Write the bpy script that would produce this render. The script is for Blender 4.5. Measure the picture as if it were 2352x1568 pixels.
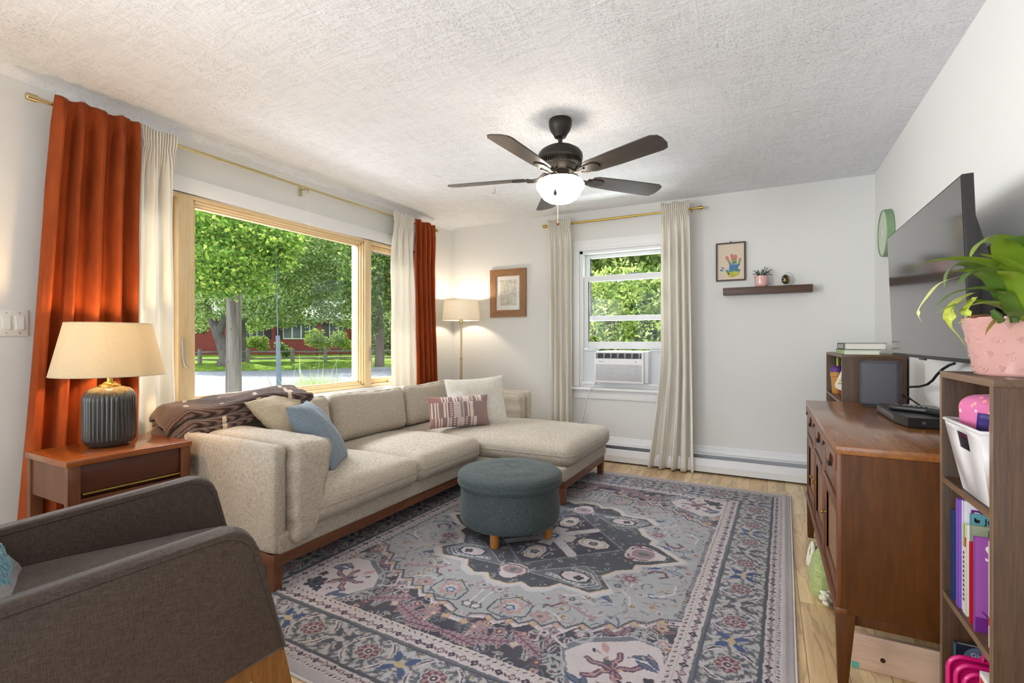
import bpy, bmesh, math, random
import numpy as np
from mathutils import Vector, Matrix, noise

for _o in list(bpy.data.objects):
    bpy.data.objects.remove(_o)
SC = bpy.context.scene
COL = SC.collection
PI = math.pi

# ---------------------------------------------------------------- camera (frame 2352 x 1568)
FPX, CX, CY = 1123.0, 1176.0, 783.5
YAW = math.atan(587.0 / FPX)
CAMZ = 1.147
FW = (-math.sin(YAW), math.cos(YAW))
RT = (math.cos(YAW), math.sin(YAW))
cd = bpy.data.cameras.new('camera')
cd.sensor_width = 36.0
cd.lens = 36.0 * FPX / 2352.0
cd.clip_start = 0.05
cd.clip_end = 400
cam = bpy.data.objects.new('camera', cd)
COL.objects.link(cam)
cam.location = (0, 0, CAMZ)
cam.rotation_euler = (PI / 2, 0, YAW)
SC.camera = cam

# ---------------------------------------------------------------- colour management, sky, sun, added daylight fills
SC.view_settings.view_transform = 'Standard'
SC.view_settings.look = 'None'
SC.view_settings.exposure = 0.0
SC.view_settings.gamma = 1.0
SC.view_settings.use_curve_mapping = False
w = bpy.data.worlds.new('sky')
SC.world = w
w.use_nodes = True
_nt = w.node_tree
_nt.nodes.clear()
_bg = _nt.nodes.new('ShaderNodeBackground')
_out = _nt.nodes.new('ShaderNodeOutputWorld')
_bg.inputs['Color'].default_value = (0.80, 0.90, 1.0, 1)
_bg.inputs['Strength'].default_value = 2.4
_nt.links.new(_bg.outputs[0], _out.inputs[0])


def sun_light(name, to_sun, strength, angle, color):
    ld = bpy.data.lights.new(name, 'SUN')
    ld.energy = strength
    ld.angle = math.radians(angle)
    ld.color = color
    o = bpy.data.objects.new(name, ld)
    COL.objects.link(o)
    o.rotation_euler = Vector(to_sun).normalized().to_track_quat('Z', 'Y').to_euler()
    o.location = (0, -3, 8)
    return o


def area_light(name, loc, to, sx, sy, energy, color, spread=180):
    ld = bpy.data.lights.new(name, 'AREA')
    ld.shape = 'RECTANGLE'
    ld.size = sx
    ld.size_y = sy
    ld.spread = math.radians(spread)
    ld.energy = energy
    ld.color = color
    o = bpy.data.objects.new(name, ld)
    COL.objects.link(o)
    o.location = loc
    d = Vector(to) - Vector(loc)
    o.rotation_euler = d.to_track_quat('-Z', 'Y').to_euler()
    return o


sun_light('sun', (-0.52, 0.06, 0.85), 7.0, 0.6, (1.0, 0.97, 0.92))
# added area lights standing in for sky and ground light at both windows,
# and two added fills behind the camera, one through an invented side opening
area_light('sky_fill_street_window', (-4.25, 2.6, 2.80), (-1.6, 2.7, 0.6), 3.2, 0.8, 230, (0.93, 0.97, 1.0))
area_light('ground_fill_street_window', (-5.6, 2.5, -0.05), (0.3, 2.6, 2.2), 4.6, 0.8, 90, (0.95, 0.98, 1.0))
area_light('sky_fill_garden_window', (-1.22, 5.3, 2.75), (-1.1, 3.4, 0.6), 1.4, 0.8, 80, (0.88, 0.95, 1.0))
area_light('ground_fill_garden_window', (-1.22, 6.4, 0.10), (-1.0, 2.0, 2.4), 2.4, 0.6, 130, (0.92, 0.97, 1.0))
area_light('added_side_fill', (-3.45, -0.95, 1.45), (0.7, 2.5, 1.75), 1.7, 1.3, 39, (0.97, 0.985, 1.0), 75)  # added fill through an invented opening, aimed at the right wall
area_light('added_rear_fill', (-1.2, -2.2, 1.0), (-1.0, 2.2, 2.3), 3.4, 1.3, 25, (0.96, 0.985, 1.0))  # unseen fill light added behind the camera


# ---------------------------------------------------------------- pixel -> world helpers (real depths given)
def ray(u, v):
    a = (u - CX) / FPX
    return (FW[0] + a * RT[0], FW[1] + a * RT[1], -(v - CY) / FPX)


def onX(u, v, x):
    t = ray(u, v); s = x / t[0]
    return Vector((x, s * t[1], CAMZ + s * t[2]))


def onY(u, v, y):
    t = ray(u, v); s = y / t[1]
    return Vector((s * t[0], y, CAMZ + s * t[2]))


def onZ(u, v, z):
    t = ray(u, v); s = (z - CAMZ) / t[2]
    return Vector((s * t[0], s * t[1], z))


def at(u, v, D):
    t = ray(u, v)
    return Vector((t[0] * D, t[1] * D, CAMZ + t[2] * D))


# ---------------------------------------------------------------- materials
def srgb(r, g, b):
    def f(c):
        c /= 255.0
        return c / 12.92 if c <= 0.04045 else ((c + 0.055) / 1.055) ** 2.4
    return (f(r), f(g), f(b), 1.0)


class NT:
    def __init__(s, name):
        s.m = bpy.data.materials.new(name)
        s.m.use_nodes = True
        s.t = s.m.node_tree
        s.t.nodes.clear()
        s.out = s.t.nodes.new('ShaderNodeOutputMaterial')

    def n(s, typ, props=None, **ins):
        nd = s.t.nodes.new(typ)
        for k, v in (props or {}).items():
            setattr(nd, k, v)
        for k, v in ins.items():
            key = int(k[1:]) if (k[0] == 'i' and k[1:].isdigit()) else k.replace('_', ' ')
            inp = nd.inputs[key]
            if hasattr(v, 'outputs'):
                s.t.links.new(v.outputs[0], inp)
            elif isinstance(v, tuple) and len(v) == 2 and hasattr(v[0], 'outputs'):
                s.t.links.new(v[0].outputs[v[1]], inp)
            else:
                inp.default_value = v
        return nd

    def coords(s, kind='Object', scale=(1, 1, 1), rot=(0, 0, 0), loc=(0, 0, 0)):
        tc = s.n('ShaderNodeTexCoord')
        mp = s.n('ShaderNodeMapping', Vector=(tc, kind))
        mp.inputs['Scale'].default_value = scale
        mp.inputs['Rotation'].default_value = rot
        mp.inputs['Location'].default_value = loc
        return mp

    def noise(s, vec, scale, detail=3, rough=0.5, dist=0.0):
        return s.n('ShaderNodeTexNoise', Vector=vec, Scale=scale, Detail=detail, Roughness=rough, Distortion=dist)

    def ramp(s, fac, stops):
        nd = s.n('ShaderNodeValToRGB', Fac=fac)
        e = nd.color_ramp.elements
        while len(e) < len(stops):
            e.new(0.5)
        for i, (p, c) in enumerate(stops):
            e[i].position = p
            e[i].color = c
        return nd

    def mix(s, fac, a, b, blend='MIX'):
        nd = s.t.nodes.new('ShaderNodeMix')
        nd.data_type = 'RGBA'
        nd.blend_type = blend
        for idx, v in ((0, fac), (6, a), (7, b)):
            if hasattr(v, 'outputs'):
                s.t.links.new(v.outputs[0], nd.inputs[idx])
            elif isinstance(v, tuple) and len(v) == 2 and hasattr(v[0], 'outputs'):
                s.t.links.new(v[0].outputs[v[1]], nd.inputs[idx])
            else:
                nd.inputs[idx].default_value = v
        r = s.t.nodes.new('NodeReroute')
        s.t.links.new(nd.outputs[2], r.inputs[0])
        return r

    def math(s, op, a, b=0.0, c=0.0):
        nd = s.t.nodes.new('ShaderNodeMath')
        nd.operation = op
        for idx, v in ((0, a), (1, b), (2, c)):
            if hasattr(v, 'outputs'):
                s.t.links.new(v.outputs[0], nd.inputs[idx])
            elif isinstance(v, tuple) and hasattr(v[0], 'outputs'):
                s.t.links.new(v[0].outputs[v[1]], nd.inputs[idx])
            else:
                nd.inputs[idx].default_value = v
        return nd

    def bump(s, h, strength=0.3, dist=0.002):
        return s.n('ShaderNodeBump', Height=h, Strength=strength, Distance=dist)

    def pbr(s, color, rough=0.5, metal=0.0, normal=None, spec=0.5, coat=0.0, sheen=0.0, emis=None, es=0.0):
        p = s.n('ShaderNodeBsdfPrincipled', Base_Color=color, Roughness=rough, Metallic=metal)
        p.inputs['Specular IOR Level'].default_value = spec
        if coat:
            p.inputs['Coat Weight'].default_value = coat
            p.inputs['Coat Roughness'].default_value = 0.12
        if sheen:
            p.inputs['Sheen Weight'].default_value = sheen
            p.inputs['Sheen Roughness'].default_value = 0.4
        if normal is not None:
            s.t.links.new(normal.outputs[0], p.inputs['Normal'])
        if emis is not None:
            p.inputs['Emission Color'].default_value = emis
            p.inputs['Emission Strength'].default_value = es
        s.t.links.new(p.outputs[0], s.out.inputs[0])
        return p


MC = {}


def cached(f):
    def g(name, *a, **k):
        if name not in MC:
            MC[name] = f(name, *a, **k)
        return MC[name]
    return g


def dark(c, k):
    return (c[0] * k, c[1] * k, c[2] * k, 1.0)


@cached
def plain(name, c, rough=0.5, metal=0.0, spec=0.5, coat=0.0, var=0.06):
    """a paint / plastic / metal with a slight procedural mottling"""
    t = NT(name)
    n = t.noise(t.coords(), 14, 3)
    col = t.mix(n, dark(c, 1 - var), dark(c, 1 + var))
    t.pbr(col, rough, metal, None, spec, coat)
    return t.m


@cached
def fabric(name, c, c2=None, scale=420, bump=0.35, sheen=0.15, rough=0.9, contrast=(0.35, 0.65), big=0.06):
    t = NT(name)
    c2 = c2 or dark(c, 0.62)
    a = t.noise(t.coords(scale=(1, 1, 0.12)), scale, 2)
    b = t.noise(t.coords(scale=(0.12, 0.12, 1)), scale, 2)
    m = t.math('MULTIPLY_ADD', a, 0.5, t.math('MULTIPLY', b, 0.5))
    r = t.ramp(m, [(contrast[0], c2), (contrast[1], c)])
    n = t.noise(t.coords(), 5, 3)
    col = t.mix(n, dark((1, 1, 1), 1 - big), dark((1, 1, 1), 1 + big))
    col = t.mix(1.0, r, col, 'MULTIPLY')
    t.pbr(col, rough, 0, t.bump(m, bump, 0.0015), 0.25, 0, sheen)
    return t.m


@cached
def wood(name, c1, c2, axis=0, scale=6.0, rough=0.4, coat=0.0, stretch=0.06, bump=0.05, spec=0.5, fine=1.0):
    t = NT(name)
    sc = [1, 1, 1]
    sc[axis] = stretch
    a = t.noise(t.coords(scale=tuple(sc)), scale * 3.2, 4, 0.6, 0.6)
    b = t.noise(t.coords(scale=tuple(sc)), scale * 26 * fine, 3, 0.6)
    m = t.math('MULTIPLY_ADD', b, 0.45, t.math('MULTIPLY', a, 0.55))
    r = t.ramp(m, [(0.36, c2), (0.62, c1)])
    t.pbr(r, rough, 0, t.bump(m, bump, 0.001), spec, coat)
    return t.m


@cached
def leafmat(name, c1, c2, c3, trans=0.45, rough=0.5):
    t = NT(name)
    g = t.n('ShaderNodeNewGeometry')
    r = t.ramp((g, 'Random Per Island'), [(0.0, c1), (0.55, c2), (1.0, c3)])
    d = t.n('ShaderNodeBsdfPrincipled', Base_Color=r, Roughness=rough)
    tr = t.n('ShaderNodeBsdfTranslucent', Color=r)
    mx = t.n('ShaderNodeMixShader', Fac=trans, i1=d, i2=tr)
    t.t.links.new(mx.outputs[0], t.out.inputs[0])
    return t.m


@cached
def cloth_thin(name, c, trans=0.3, scale=500, sheen=0.1, c2=None):
    t = NT(name)
    a = t.noise(t.coords(scale=(1, 1, 0.1)), scale, 2)
    col = t.mix(a, dark(c, 0.88) if c2 is None else c2, dark(c, 1.04))
    p = t.n('ShaderNodeBsdfPrincipled', Base_Color=col, Roughness=0.95)
    p.inputs['Specular IOR Level'].default_value = 0.15
    p.inputs['Sheen Weight'].default_value = sheen
    b = t.bump(a, 0.25, 0.001)
    t.t.links.new(b.outputs[0], p.inputs['Normal'])
    tr = t.n('ShaderNodeBsdfTranslucent', Color=col)
    mx = t.n('ShaderNodeMixShader', Fac=trans, i1=p, i2=tr)
    t.t.links.new(mx.outputs[0], t.out.inputs[0])
    return t.m


@cached
def glassmat(name, tint=(1, 1, 1, 1), refl=1.0):
    """thin window pane: clear with a fresnel reflection"""
    t = NT(name)
    fr = t.n('ShaderNodeFresnel', IOR=1.45)
    ge = t.n('ShaderNodeNewGeometry')
    f2 = t.math('MULTIPLY', t.math('MULTIPLY', fr, refl), t.math('SUBTRACT', 1.0, (ge, 'Backfacing')))
    tr = t.n('ShaderNodeBsdfTransparent', Color=tint)
    gl = t.n('ShaderNodeBsdfGlossy', Roughness=0.02)
    mx = t.n('ShaderNodeMixShader', Fac=f2, i1=tr, i2=gl)
    t.t.links.new(mx.outputs[0], t.out.inputs[0])
    return t.m


# ---------------------------------------------------------------- mesh helpers
def bx(bm, x0, x1, y0, y1, z0, z1, bev=0.0, M=None, seg=2):
    r = bmesh.ops.create_cube(bm, size=1.0)
    vs = r['verts']
    for v in vs:
        v.co = Vector(((x0 + x1) / 2 + v.co.x * (x1 - x0), (y0 + y1) / 2 + v.co.y * (y1 - y0), (z0 + z1) / 2 + v.co.z * (z1 - z0)))
    if bev > 0:
        es = list({e for v in vs for e in v.link_edges})
        r2 = bmesh.ops.bevel(bm, geom=es, offset=bev, segments=seg, affect='EDGES', profile=0.5)
        vs = list({v for f in r2['faces'] for v in f.verts} | {v for v in vs if v.is_valid})
    if M is not None:
        bmesh.ops.transform(bm, matrix=M, verts=[v for v in vs if v.is_valid])
    return bm


def lathe(bm, prof, cx=0, cy=0, n=32, M=None, cap=True):
    """prof: (radius, z) from bottom to top"""
    rings = []
    for r, z in prof:
        if r <= 1e-5:
            rings.append([bm.verts.new((cx, cy, z))])
        else:
            rings.append([bm.verts.new((cx + r * math.cos(2 * PI * i / n), cy + r * math.sin(2 * PI * i / n), z)) for i in range(n)])
    for a, b in zip(rings, rings[1:]):
        if len(a) == 1 and len(b) == 1:
            continue
        for i in range(n):
            j = (i + 1) % n
            if len(a) == 1:
                bm.faces.new((a[0], b[i], b[j]))
            elif len(b) == 1:
                bm.faces.new((a[i], b[0], a[j]))
            else:
                bm.faces.new((a[i], a[j], b[j], b[i]))
    if cap:
        if len(rings[0]) > 1:
            bm.faces.new(rings[0][::-1])
        if len(rings[-1]) > 1:
            bm.faces.new(rings[-1])
    if M is not None:
        bmesh.ops.transform(bm, matrix=M, verts=[v for r in rings for v in r])
    return bm


def tube(bm, pts, r, n=8, closed=False, caps=True, sq=None):
    pts = [Vector(p) for p in pts]
    m = len(pts)
    rs = r if isinstance(r, (list, tuple)) else [r] * m
    rings = []
    up = None
    for i in range(m):
        if closed:
            t = pts[(i + 1) % m] - pts[i - 1]
        else:
            t = pts[min(i + 1, m - 1)] - pts[max(i - 1, 0)]
        if t.length < 1e-9:
            t = Vector((0, 0, 1))
        t.normalize()
        if up is None:
            up = Vector((0, 0, 1)) if abs(t.z) < 0.9 else Vector((1, 0, 0))
        s = t.cross(up)
        if s.length < 1e-6:
            s = t.orthogonal()
        s.normalize()
        up = s.cross(t).normalized()
        ring = []
        for k in range(n):
            a = 2 * PI * k / n
            q = sq if sq else 1.0
            ring.append(bm.verts.new(pts[i] + s * math.cos(a) * rs[i] + up * math.sin(a) * rs[i] * q))
        rings.append(ring)
    rng = range(m) if closed else range(m - 1)
    for i in rng:
        a, b = rings[i], rings[(i + 1) % m]
        for k in range(n):
            j = (k + 1) % n
            bm.faces.new((a[k], a[j], b[j], b[k]))
    if caps and not closed:
        bm.faces.new(rings[0][::-1])
        bm.faces.new(rings[-1])
    return bm


def prism(bm, poly, d0, d1, plane='XZ', M=None):
    """poly in the given plane, extruded along the third axis from d0 to d1"""
    def P(a, b, c):
        return {'XY': (a, b, c), 'XZ': (a, c, b), 'YZ': (c, a, b)}[plane]
    A = [bm.verts.new(P(a, b, d0)) for a, b in poly]
    B = [bm.verts.new(P(a, b, d1)) for a, b in poly]
    n = len(poly)
    for i in range(n):
        j = (i + 1) % n
        bm.faces.new((A[i], A[j], B[j], B[i]))
    bm.faces.new(A[::-1])
    bm.faces.new(B)
    if M is not None:
        bmesh.ops.transform(bm, matrix=M, verts=A + B)
    return bm


def sgn(x):
    return -1.0 if x < 0 else 1.0


def cush_map(p, half, r, ct, cb, wr, seed, side=0.0):
    """p: point on the unit cube surface"""
    q = Vector((math.sin(p[0] * PI / 2) * half[0], math.sin(p[1] * PI / 2) * half[1], math.sin(p[2] * PI / 2) * half[2]))
    inn = Vector([max(-(half[i] - r), min(half[i] - r, q[i])) for i in range(3)])
    d = q - inn
    if d.length > 1e-9:
        q = inn + d.normalized() * r
    fx = max(0.0, 1 - (q.x / half[0]) ** 2)
    fy = max(0.0, 1 - (q.y / half[1]) ** 2)
    fz = max(0.0, 1 - (q.z / half[2]) ** 2)
    zz = q.z / half[2]
    q.z += (ct if zz > 0 else cb) * zz * (fx * fy) ** 0.75
    if side:
        q.x += side * sgn(q.x) * (abs(q.x) / half[0]) ** 4 * fz * (0.4 + 0.6 * fy)
        q.y += side * sgn(q.y) * (abs(q.y) / half[1]) ** 4 * fz * (0.4 + 0.6 * fx)
    if wr:
        k = noise.noise(Vector((q.x * 9 + seed, q.y * 9, q.z * 9))) + 0.5 * noise.noise(Vector((q.x * 26 + seed, q.y * 26, q.z * 26)))
        q += Vector((q.x / half[0] * 0.4, q.y / half[1] * 0.4, zz)) * wr * k
    return q


def cushion(bm, w, d, h, r=0.03, ct=0.03, cb=0.0, cuts=18, wr=0.003, seed=0.0, side=0.0, M=None, post=None):
    tmp = bmesh.new()
    bmesh.ops.create_cube(tmp, size=2.0)
    bmesh.ops.subdivide_edges(tmp, edges=tmp.edges[:], cuts=cuts, use_grid_fill=True)
    half = (w / 2, d / 2, h / 2)
    for v in tmp.verts:
        v.co = cush_map(v.co, half, r, ct, cb, wr, seed, side)
        if post:
            v.co = post(v.co)
        if M is not None:
            v.co = M @ v.co
    me = bpy.data.meshes.new('t')
    tmp.to_mesh(me)
    tmp.free()
    bm.from_mesh(me)
    bpy.data.meshes.remove(me)
    return bm


def cush_ring(w, d, h, zt, r=0.03, ct=0.03, cb=0.0, side=0.0, M=None, n=24, post=None, off=0.0):
    """points of a seam loop round the cushion at unit height zt"""
    half = (w / 2, d / 2, h / 2)
    pts = []
    for a, b in (((-1, -1), (1, -1)), ((1, -1), (1, 1)), ((1, 1), (-1, 1)), ((-1, 1), (-1, -1))):
        for i in range(n):
            t = i / n
            q = cush_map((a[0] + (b[0] - a[0]) * t, a[1] + (b[1] - a[1]) * t, zt), half, r, ct, cb, 0, 0, side)
            if post:
                q = post(q)
            if M is not None:
                q = M @ q
            pts.append(q)
    return pts


def pillow(bm, w, h, t, n=26, M=None, seed=0.0, wr=0.004, p=0.5, pinch=0.07):
    """knife-edge pillow in the XY plane, thickness along Z"""
    half = {}
    for s in (1, -1):
        for i in range(n + 1):
            for j in range(n + 1):
                u = math.sin((i / n * 2 - 1) * PI / 2)
                v = math.sin((j / n * 2 - 1) * PI / 2)
                edge = i in (0, n) or j in (0, n)
                if edge and s == -1:
                    half[(s, i, j)] = half[(1, i, j)]
                    continue
                x = u * w / 2 * (1 - pinch * (1 - v * v) * abs(u))
                y = v * h / 2 * (1 - pinch * (1 - u * u) * abs(v))
                z = 0 if edge else s * t / 2 * ((1 - abs(u) ** 2.6) * (1 - abs(v) ** 2.6)) ** p
                k = noise.noise(Vector((u * 3 + seed, v * 3, s * 2.0))) + .5 * noise.noise(Vector((u * 8 + seed, v * 8, s * 2.0)))
                co = Vector((x, y, z + (0 if edge else s * wr * k)))
                if M is not None:
                    co = M @ co
                half[(s, i, j)] = bm.verts.new(co)
    for s in (1, -1):
        for i in range(n):
            for j in range(n):
                q = [half[(s, i, j)], half[(s, i + 1, j)], half[(s, i + 1, j + 1)], half[(s, i, j + 1)]]
                bm.faces.new(q if s == 1 else q[::-1])
    return bm


def grid(bm, f, nu, nv, closed_u=False):
    V = [[bm.verts.new(f(i / nu, j / nv)) for j in range(nv + 1)] for i in range(nu if closed_u else nu + 1)]
    for i in range(nu):
        for j in range(nv):
            a = V[i]
            b = V[(i + 1) % nu] if closed_u else V[i + 1]
            bm.faces.new((a[j], b[j], b[j + 1], a[j + 1]))
    return bm


def T(x=0, y=0, z=0, rx=0, ry=0, rz=0):
    return Matrix.Translation((x, y, z)) @ Matrix.Rotation(rz, 4, 'Z') @ Matrix.Rotation(ry, 4, 'Y') @ Matrix.Rotation(rx, 4, 'X')


# ---------------------------------------------------------------- object helpers
def tag(o, label=None, cat=None, group=None, kind=None):
    if label: o['label'] = label
    if cat: o['category'] = cat
    if group: o['group'] = group
    if kind: o['kind'] = kind
    return o


def thing(name, label, cat, loc=(0, 0, 0), rz=0.0, group=None):
    o = bpy.data.objects.new(name, None)
    COL.objects.link(o)
    o.location = loc
    o.rotation_euler = (0, 0, rz)
    o.empty_display_size = 0.05
    tag(o, label, cat, group)
    return o


def root_of(o):
    while o.parent:
        o = o.parent
    return o


def obj(name, bm, m, parent=None, smooth=35, world=False, label=None, loc=None):
    """bm is in the thing's own space; world=True when it was built in world space"""
    bmesh.ops.remove_doubles(bm, verts=bm.verts[:], dist=1e-6)
    bmesh.ops.recalc_face_normals(bm, faces=bm.faces[:])
    me = bpy.data.meshes.new(name)
    if world and parent is not None:
        r = root_of(parent)
        Mx = Matrix.Translation(r.location) @ r.rotation_euler.to_matrix().to_4x4()
        bm.transform(Mx.inverted())
    if parent is None and loc is not None:
        bm.transform(Matrix.Translation(-Vector(loc)))
    bm.to_mesh(me)
    bm.free()
    if smooth:
        me.shade_smooth()
        me.set_sharp_from_angle(angle=math.radians(smooth))
    ms = m if isinstance(m, (list, tuple)) else [m]
    for q in ms:
        me.materials.append(q)
    o = bpy.data.objects.new(name, me)
    COL.objects.link(o)
    if loc is not None and parent is None:
        o.location = loc
    if parent is not None:
        o.parent = parent
    if label:
        o['label'] = label
    return o


def struct(name, bm, m, smooth=30, parent=None):
    o = obj(name, bm, m, parent, smooth)
    if parent is None:
        o['kind'] = 'structure'
    return o


def N():
    return bmesh.new()


def text_mesh(s, size, depth=0.0006, M=None, align='LEFT'):
    cu = bpy.data.curves.new('txt', 'FONT')
    cu.body = s
    cu.size = size
    cu.extrude = depth
    cu.align_x = align
    cu.resolution_u = 3
    o = bpy.data.objects.new('txt', cu)
    COL.objects.link(o)
    dg = bpy.context.evaluated_depsgraph_get()
    dg.update()
    me = bpy.data.meshes.new_from_object(o.evaluated_get(dg))
    bpy.data.objects.remove(o)
    bpy.data.curves.remove(cu)
    b = bmesh.new()
    b.from_mesh(me)
    bpy.data.meshes.remove(me)
    if M is not None:
        b.transform(M)
    return b


def copy_tree(o, parent=None):
    c = o.copy()
    COL.objects.link(c)
    c.parent = parent
    for ch in list(o.children):
        copy_tree(ch, c)
    return c


def fast_mesh(name, verts, faces, m, smooth=False):
    """verts (n,3) array, faces (k,4) array of quads"""
    me = bpy.data.meshes.new(name)
    nv, nf = len(verts), len(faces)
    k = faces.shape[1]
    me.vertices.add(nv)
    me.vertices.foreach_set('co', np.asarray(verts, dtype=np.float32).ravel())
    me.loops.add(nf * k)
    me.loops.foreach_set('vertex_index', np.asarray(faces, dtype=np.int32).ravel())
    me.polygons.add(nf)
    me.polygons.foreach_set('loop_start', np.arange(0, nf * k, k, dtype=np.int32))
    me.polygons.foreach_set('loop_total', np.full(nf, k, dtype=np.int32))
    me.update(calc_edges=True)
    me.validate()
    if smooth:
        me.shade_smooth()
    if m:
        me.materials.append(m)
    return me
# ================================================================ the room
XL, XR, YB, YR, ZC = -3.19, 0.735, 4.65, -2.2, 2.44


def wall_material(name, c):
    t = NT(name)
    n = t.noise(t.coords(), 130, 3)
    n2 = t.noise(t.coords(), 1.3, 2)
    col = t.mix(n2, dark(c, 0.98), dark(c, 1.02))
    t.pbr(col, 0.62, 0, t.bump(n, 0.08, 0.002), 0.35)
    return t.m


M_WALL = wall_material('wall_paint', srgb(226, 226, 223))
M_TRIM = plain('white_trim_paint', srgb(240, 240, 240), 0.35, var=0.02)


def ceiling_material():
    t = NT('ceiling_plaster')
    big = t.noise(t.coords(), 2.2, 3, 0.6)
    fine = t.noise(t.coords(), 95, 4, 0.65)
    strok = t.noise(t.coords(scale=(1.0, 0.22, 1), rot=(0, 0, 0.9)), 20, 4, 0.6, 1.2)
    strok2 = t.noise(t.coords(scale=(0.25, 1, 1), rot=(0, 0, 0.5)), 17, 4, 0.6, 1.4)
    vor = t.n('ShaderNodeTexVoronoi', {'feature': 'F1'}, Vector=t.coords(scale=(1, 0.7, 1)), Scale=75.0)
    # thin pits and trowel scratches
    pit = t.ramp(fine, [(0.37, (0, 0, 0, 1)), (0.43, (1, 1, 1, 1))])
    patch = t.ramp(strok, [(0.42, (0, 0, 0, 1)), (0.56, (1, 1, 1, 1))])
    patch2 = t.ramp(strok2, [(0.44, (0, 0, 0, 1)), (0.58, (1, 1, 1, 1))])
    h1 = t.math('MULTIPLY', pit, 0.30)
    h2 = t.math('MULTIPLY_ADD', patch, 0.35, h1)
    h3 = t.math('MULTIPLY_ADD', patch2, 0.35, h2)
    h4 = t.math('MULTIPLY_ADD', (vor, 'Distance'), 0.25, h3)
    c = srgb(235, 237, 241)
    dots = t.mix(t.ramp(big, [(0.35, (0.2, 0.2, 0.2, 1)), (0.65, (1, 1, 1, 1))]), pit, (1, 1, 1, 1))
    col = t.mix(dots, dark(c, 0.62), c)
    low = t.ramp(h3, [(0.25, dark((1, 1, 1), 0.93)), (0.75, (1, 1, 1, 1))])
    col = t.mix(1.0, col, low, 'MULTIPLY')
    t.pbr(col, 0.85, 0, t.bump(h4, 0.40, 0.006), 0.2)
    return t.m


M_CEIL = ceiling_material()


def floor_material():
    t = NT('hickory_planks')
    co = t.coords(rot=(0, 0, PI / 2))
    br = t.n('ShaderNodeTexBrick', {'offset': 0.37, 'offset_frequency': 2, 'squash': 1.0}, Vector=co, Scale=1.0,
             Color1=(0, 0, 0, 1), Color2=(1, 1, 1, 1), Mortar=(0.5, 0.5, 0.5, 1))
    br.inputs['Mortar Size'].default_value = 0.0012
    br.inputs['Mortar Smooth'].default_value = 0.2
    br.inputs['Bias'].default_value = 0.0
    br.inputs['Brick Width'].default_value = 1.25
    br.inputs['Row Height'].default_value = 0.125
    base = t.ramp((br, 'Color'), [(0.0, srgb(234, 202, 152)), (0.35, srgb(244, 220, 176)), (0.7, srgb(224, 190, 140)), (1.0, srgb(240, 212, 166))])
    # shifted grain per plank
    off = t.n('ShaderNodeVectorMath', {'operation': 'MULTIPLY_ADD'}, i0=(br, 'Color'), i1=(3.0, 7.0, 5.0), i2=t.coords())
    mp = t.n('ShaderNodeMapping', Vector=off)
    mp.inputs['Scale'].default_value = (1, 0.13, 1)
    g = t.noise(mp, 9, 4, 0.6, 1.5)
    g2 = t.noise(mp, 60, 3, 0.6, 0.3)
    heart = t.ramp(t.noise(mp, 3.4, 2, 0.5, 2.0), [(0.55, (0, 0, 0, 1)), (0.60, (1, 1, 1, 1))])
    streak = t.ramp(g, [(0.50, (0, 0, 0, 1)), (0.54, (1, 1, 1, 1)), (0.58, (0, 0, 0, 1))])
    col = t.mix(t.math('MULTIPLY', heart, 0.28), base, srgb(170, 122, 82))
    col = t.mix(t.math('MULTIPLY', streak, 0.4), col, srgb(128, 88, 66))
    fr = t.ramp(g2, [(0.3, dark((1, 1, 1), 0.86)), (0.7, dark((1, 1, 1), 1.04))])
    col = t.mix(1.0, col, fr, 'MULTIPLY')
    col = t.mix((br, 'Fac'), col, srgb(120, 90, 60))
    b = t.bump(t.math('SUBTRACT', 1.0, (br, 'Fac')), 0.3, 0.001)
    t.pbr(col, 0.32, 0, b, 0.45)
    return t.m


M_FLOOR = floor_material()

b = N(); bx(b, XL - 0.2, XR + 0.2, YR - 1.5, YB + 0.2, -0.12, 0.0)
struct('floor', b, M_FLOOR)
# ceiling with its plaster running down a little over the street wall
b = N(); bx(b, XL - 0.2, XR + 0.2, YR - 1.5, YB + 0.2, ZC, ZC + 0.15)


def cove(u, v):
    y = YR + (YB - YR) * u
    wob = 0.012 * noise.noise(Vector((y * 1.3, 0, 0))) + 0.004 * noise.noise(Vector((y * 9, 3, 0)))
    hump = 0.018 * math.exp(-((y - 1.35) / 0.32) ** 2) + 0.014 * math.exp(-((y - 4.1) / 0.35) ** 2)
    a = v * PI / 2
    rr = 0.04 + wob + hump
    return Vector((XL + rr * 1.9 * (1 - math.cos(a)) - 0.001, y, ZC - rr * (1 - math.sin(a)) + 0.001))


grid(b, cove, 160, 6)
struct('ceiling', b, M_CEIL, 40)

# street wall (left) with the picture window opening; garden wall (back) with the sash window opening
W1Y0, W1Y1, W1Z0, W1Z1 = 1.22, 3.95, 0.735, 2.062
b = N()
bx(b, XL - 0.18, XL, YR - 0.15, -1.85, 0, ZC)
bx(b, XL - 0.18, XL, -0.05, W1Y0, 0, ZC)
bx(b, XL - 0.18, XL, -1.85, -0.05, 0, 0.75)  # unseen second opening, cut for the added side fill
bx(b, XL - 0.18, XL, -1.85, -0.05, 2.15, ZC)
bx(b, XL - 0.18, XL, W1Y1, YB + 0.18, 0, ZC)
bx(b, XL - 0.18, XL, W1Y0, W1Y1, 0, W1Z0)
bx(b, XL - 0.18, XL, W1Y0, W1Y1, W1Z1, ZC)
struct('wall_left', b, M_WALL)
W2X0, W2X1, W2Z0, W2Z1 = -1.665, -0.775, 0.70, 2.045
b = N()
bx(b, XL, W2X0, YB, YB + 0.18, 0, ZC)
bx(b, W2X1, XR + 0.2, YB, YB + 0.18, 0, ZC)
bx(b, W2X0, W2X1, YB, YB + 0.18, 0, W2Z0)
bx(b, W2X0, W2X1, YB, YB + 0.18, W2Z1, ZC)
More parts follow.
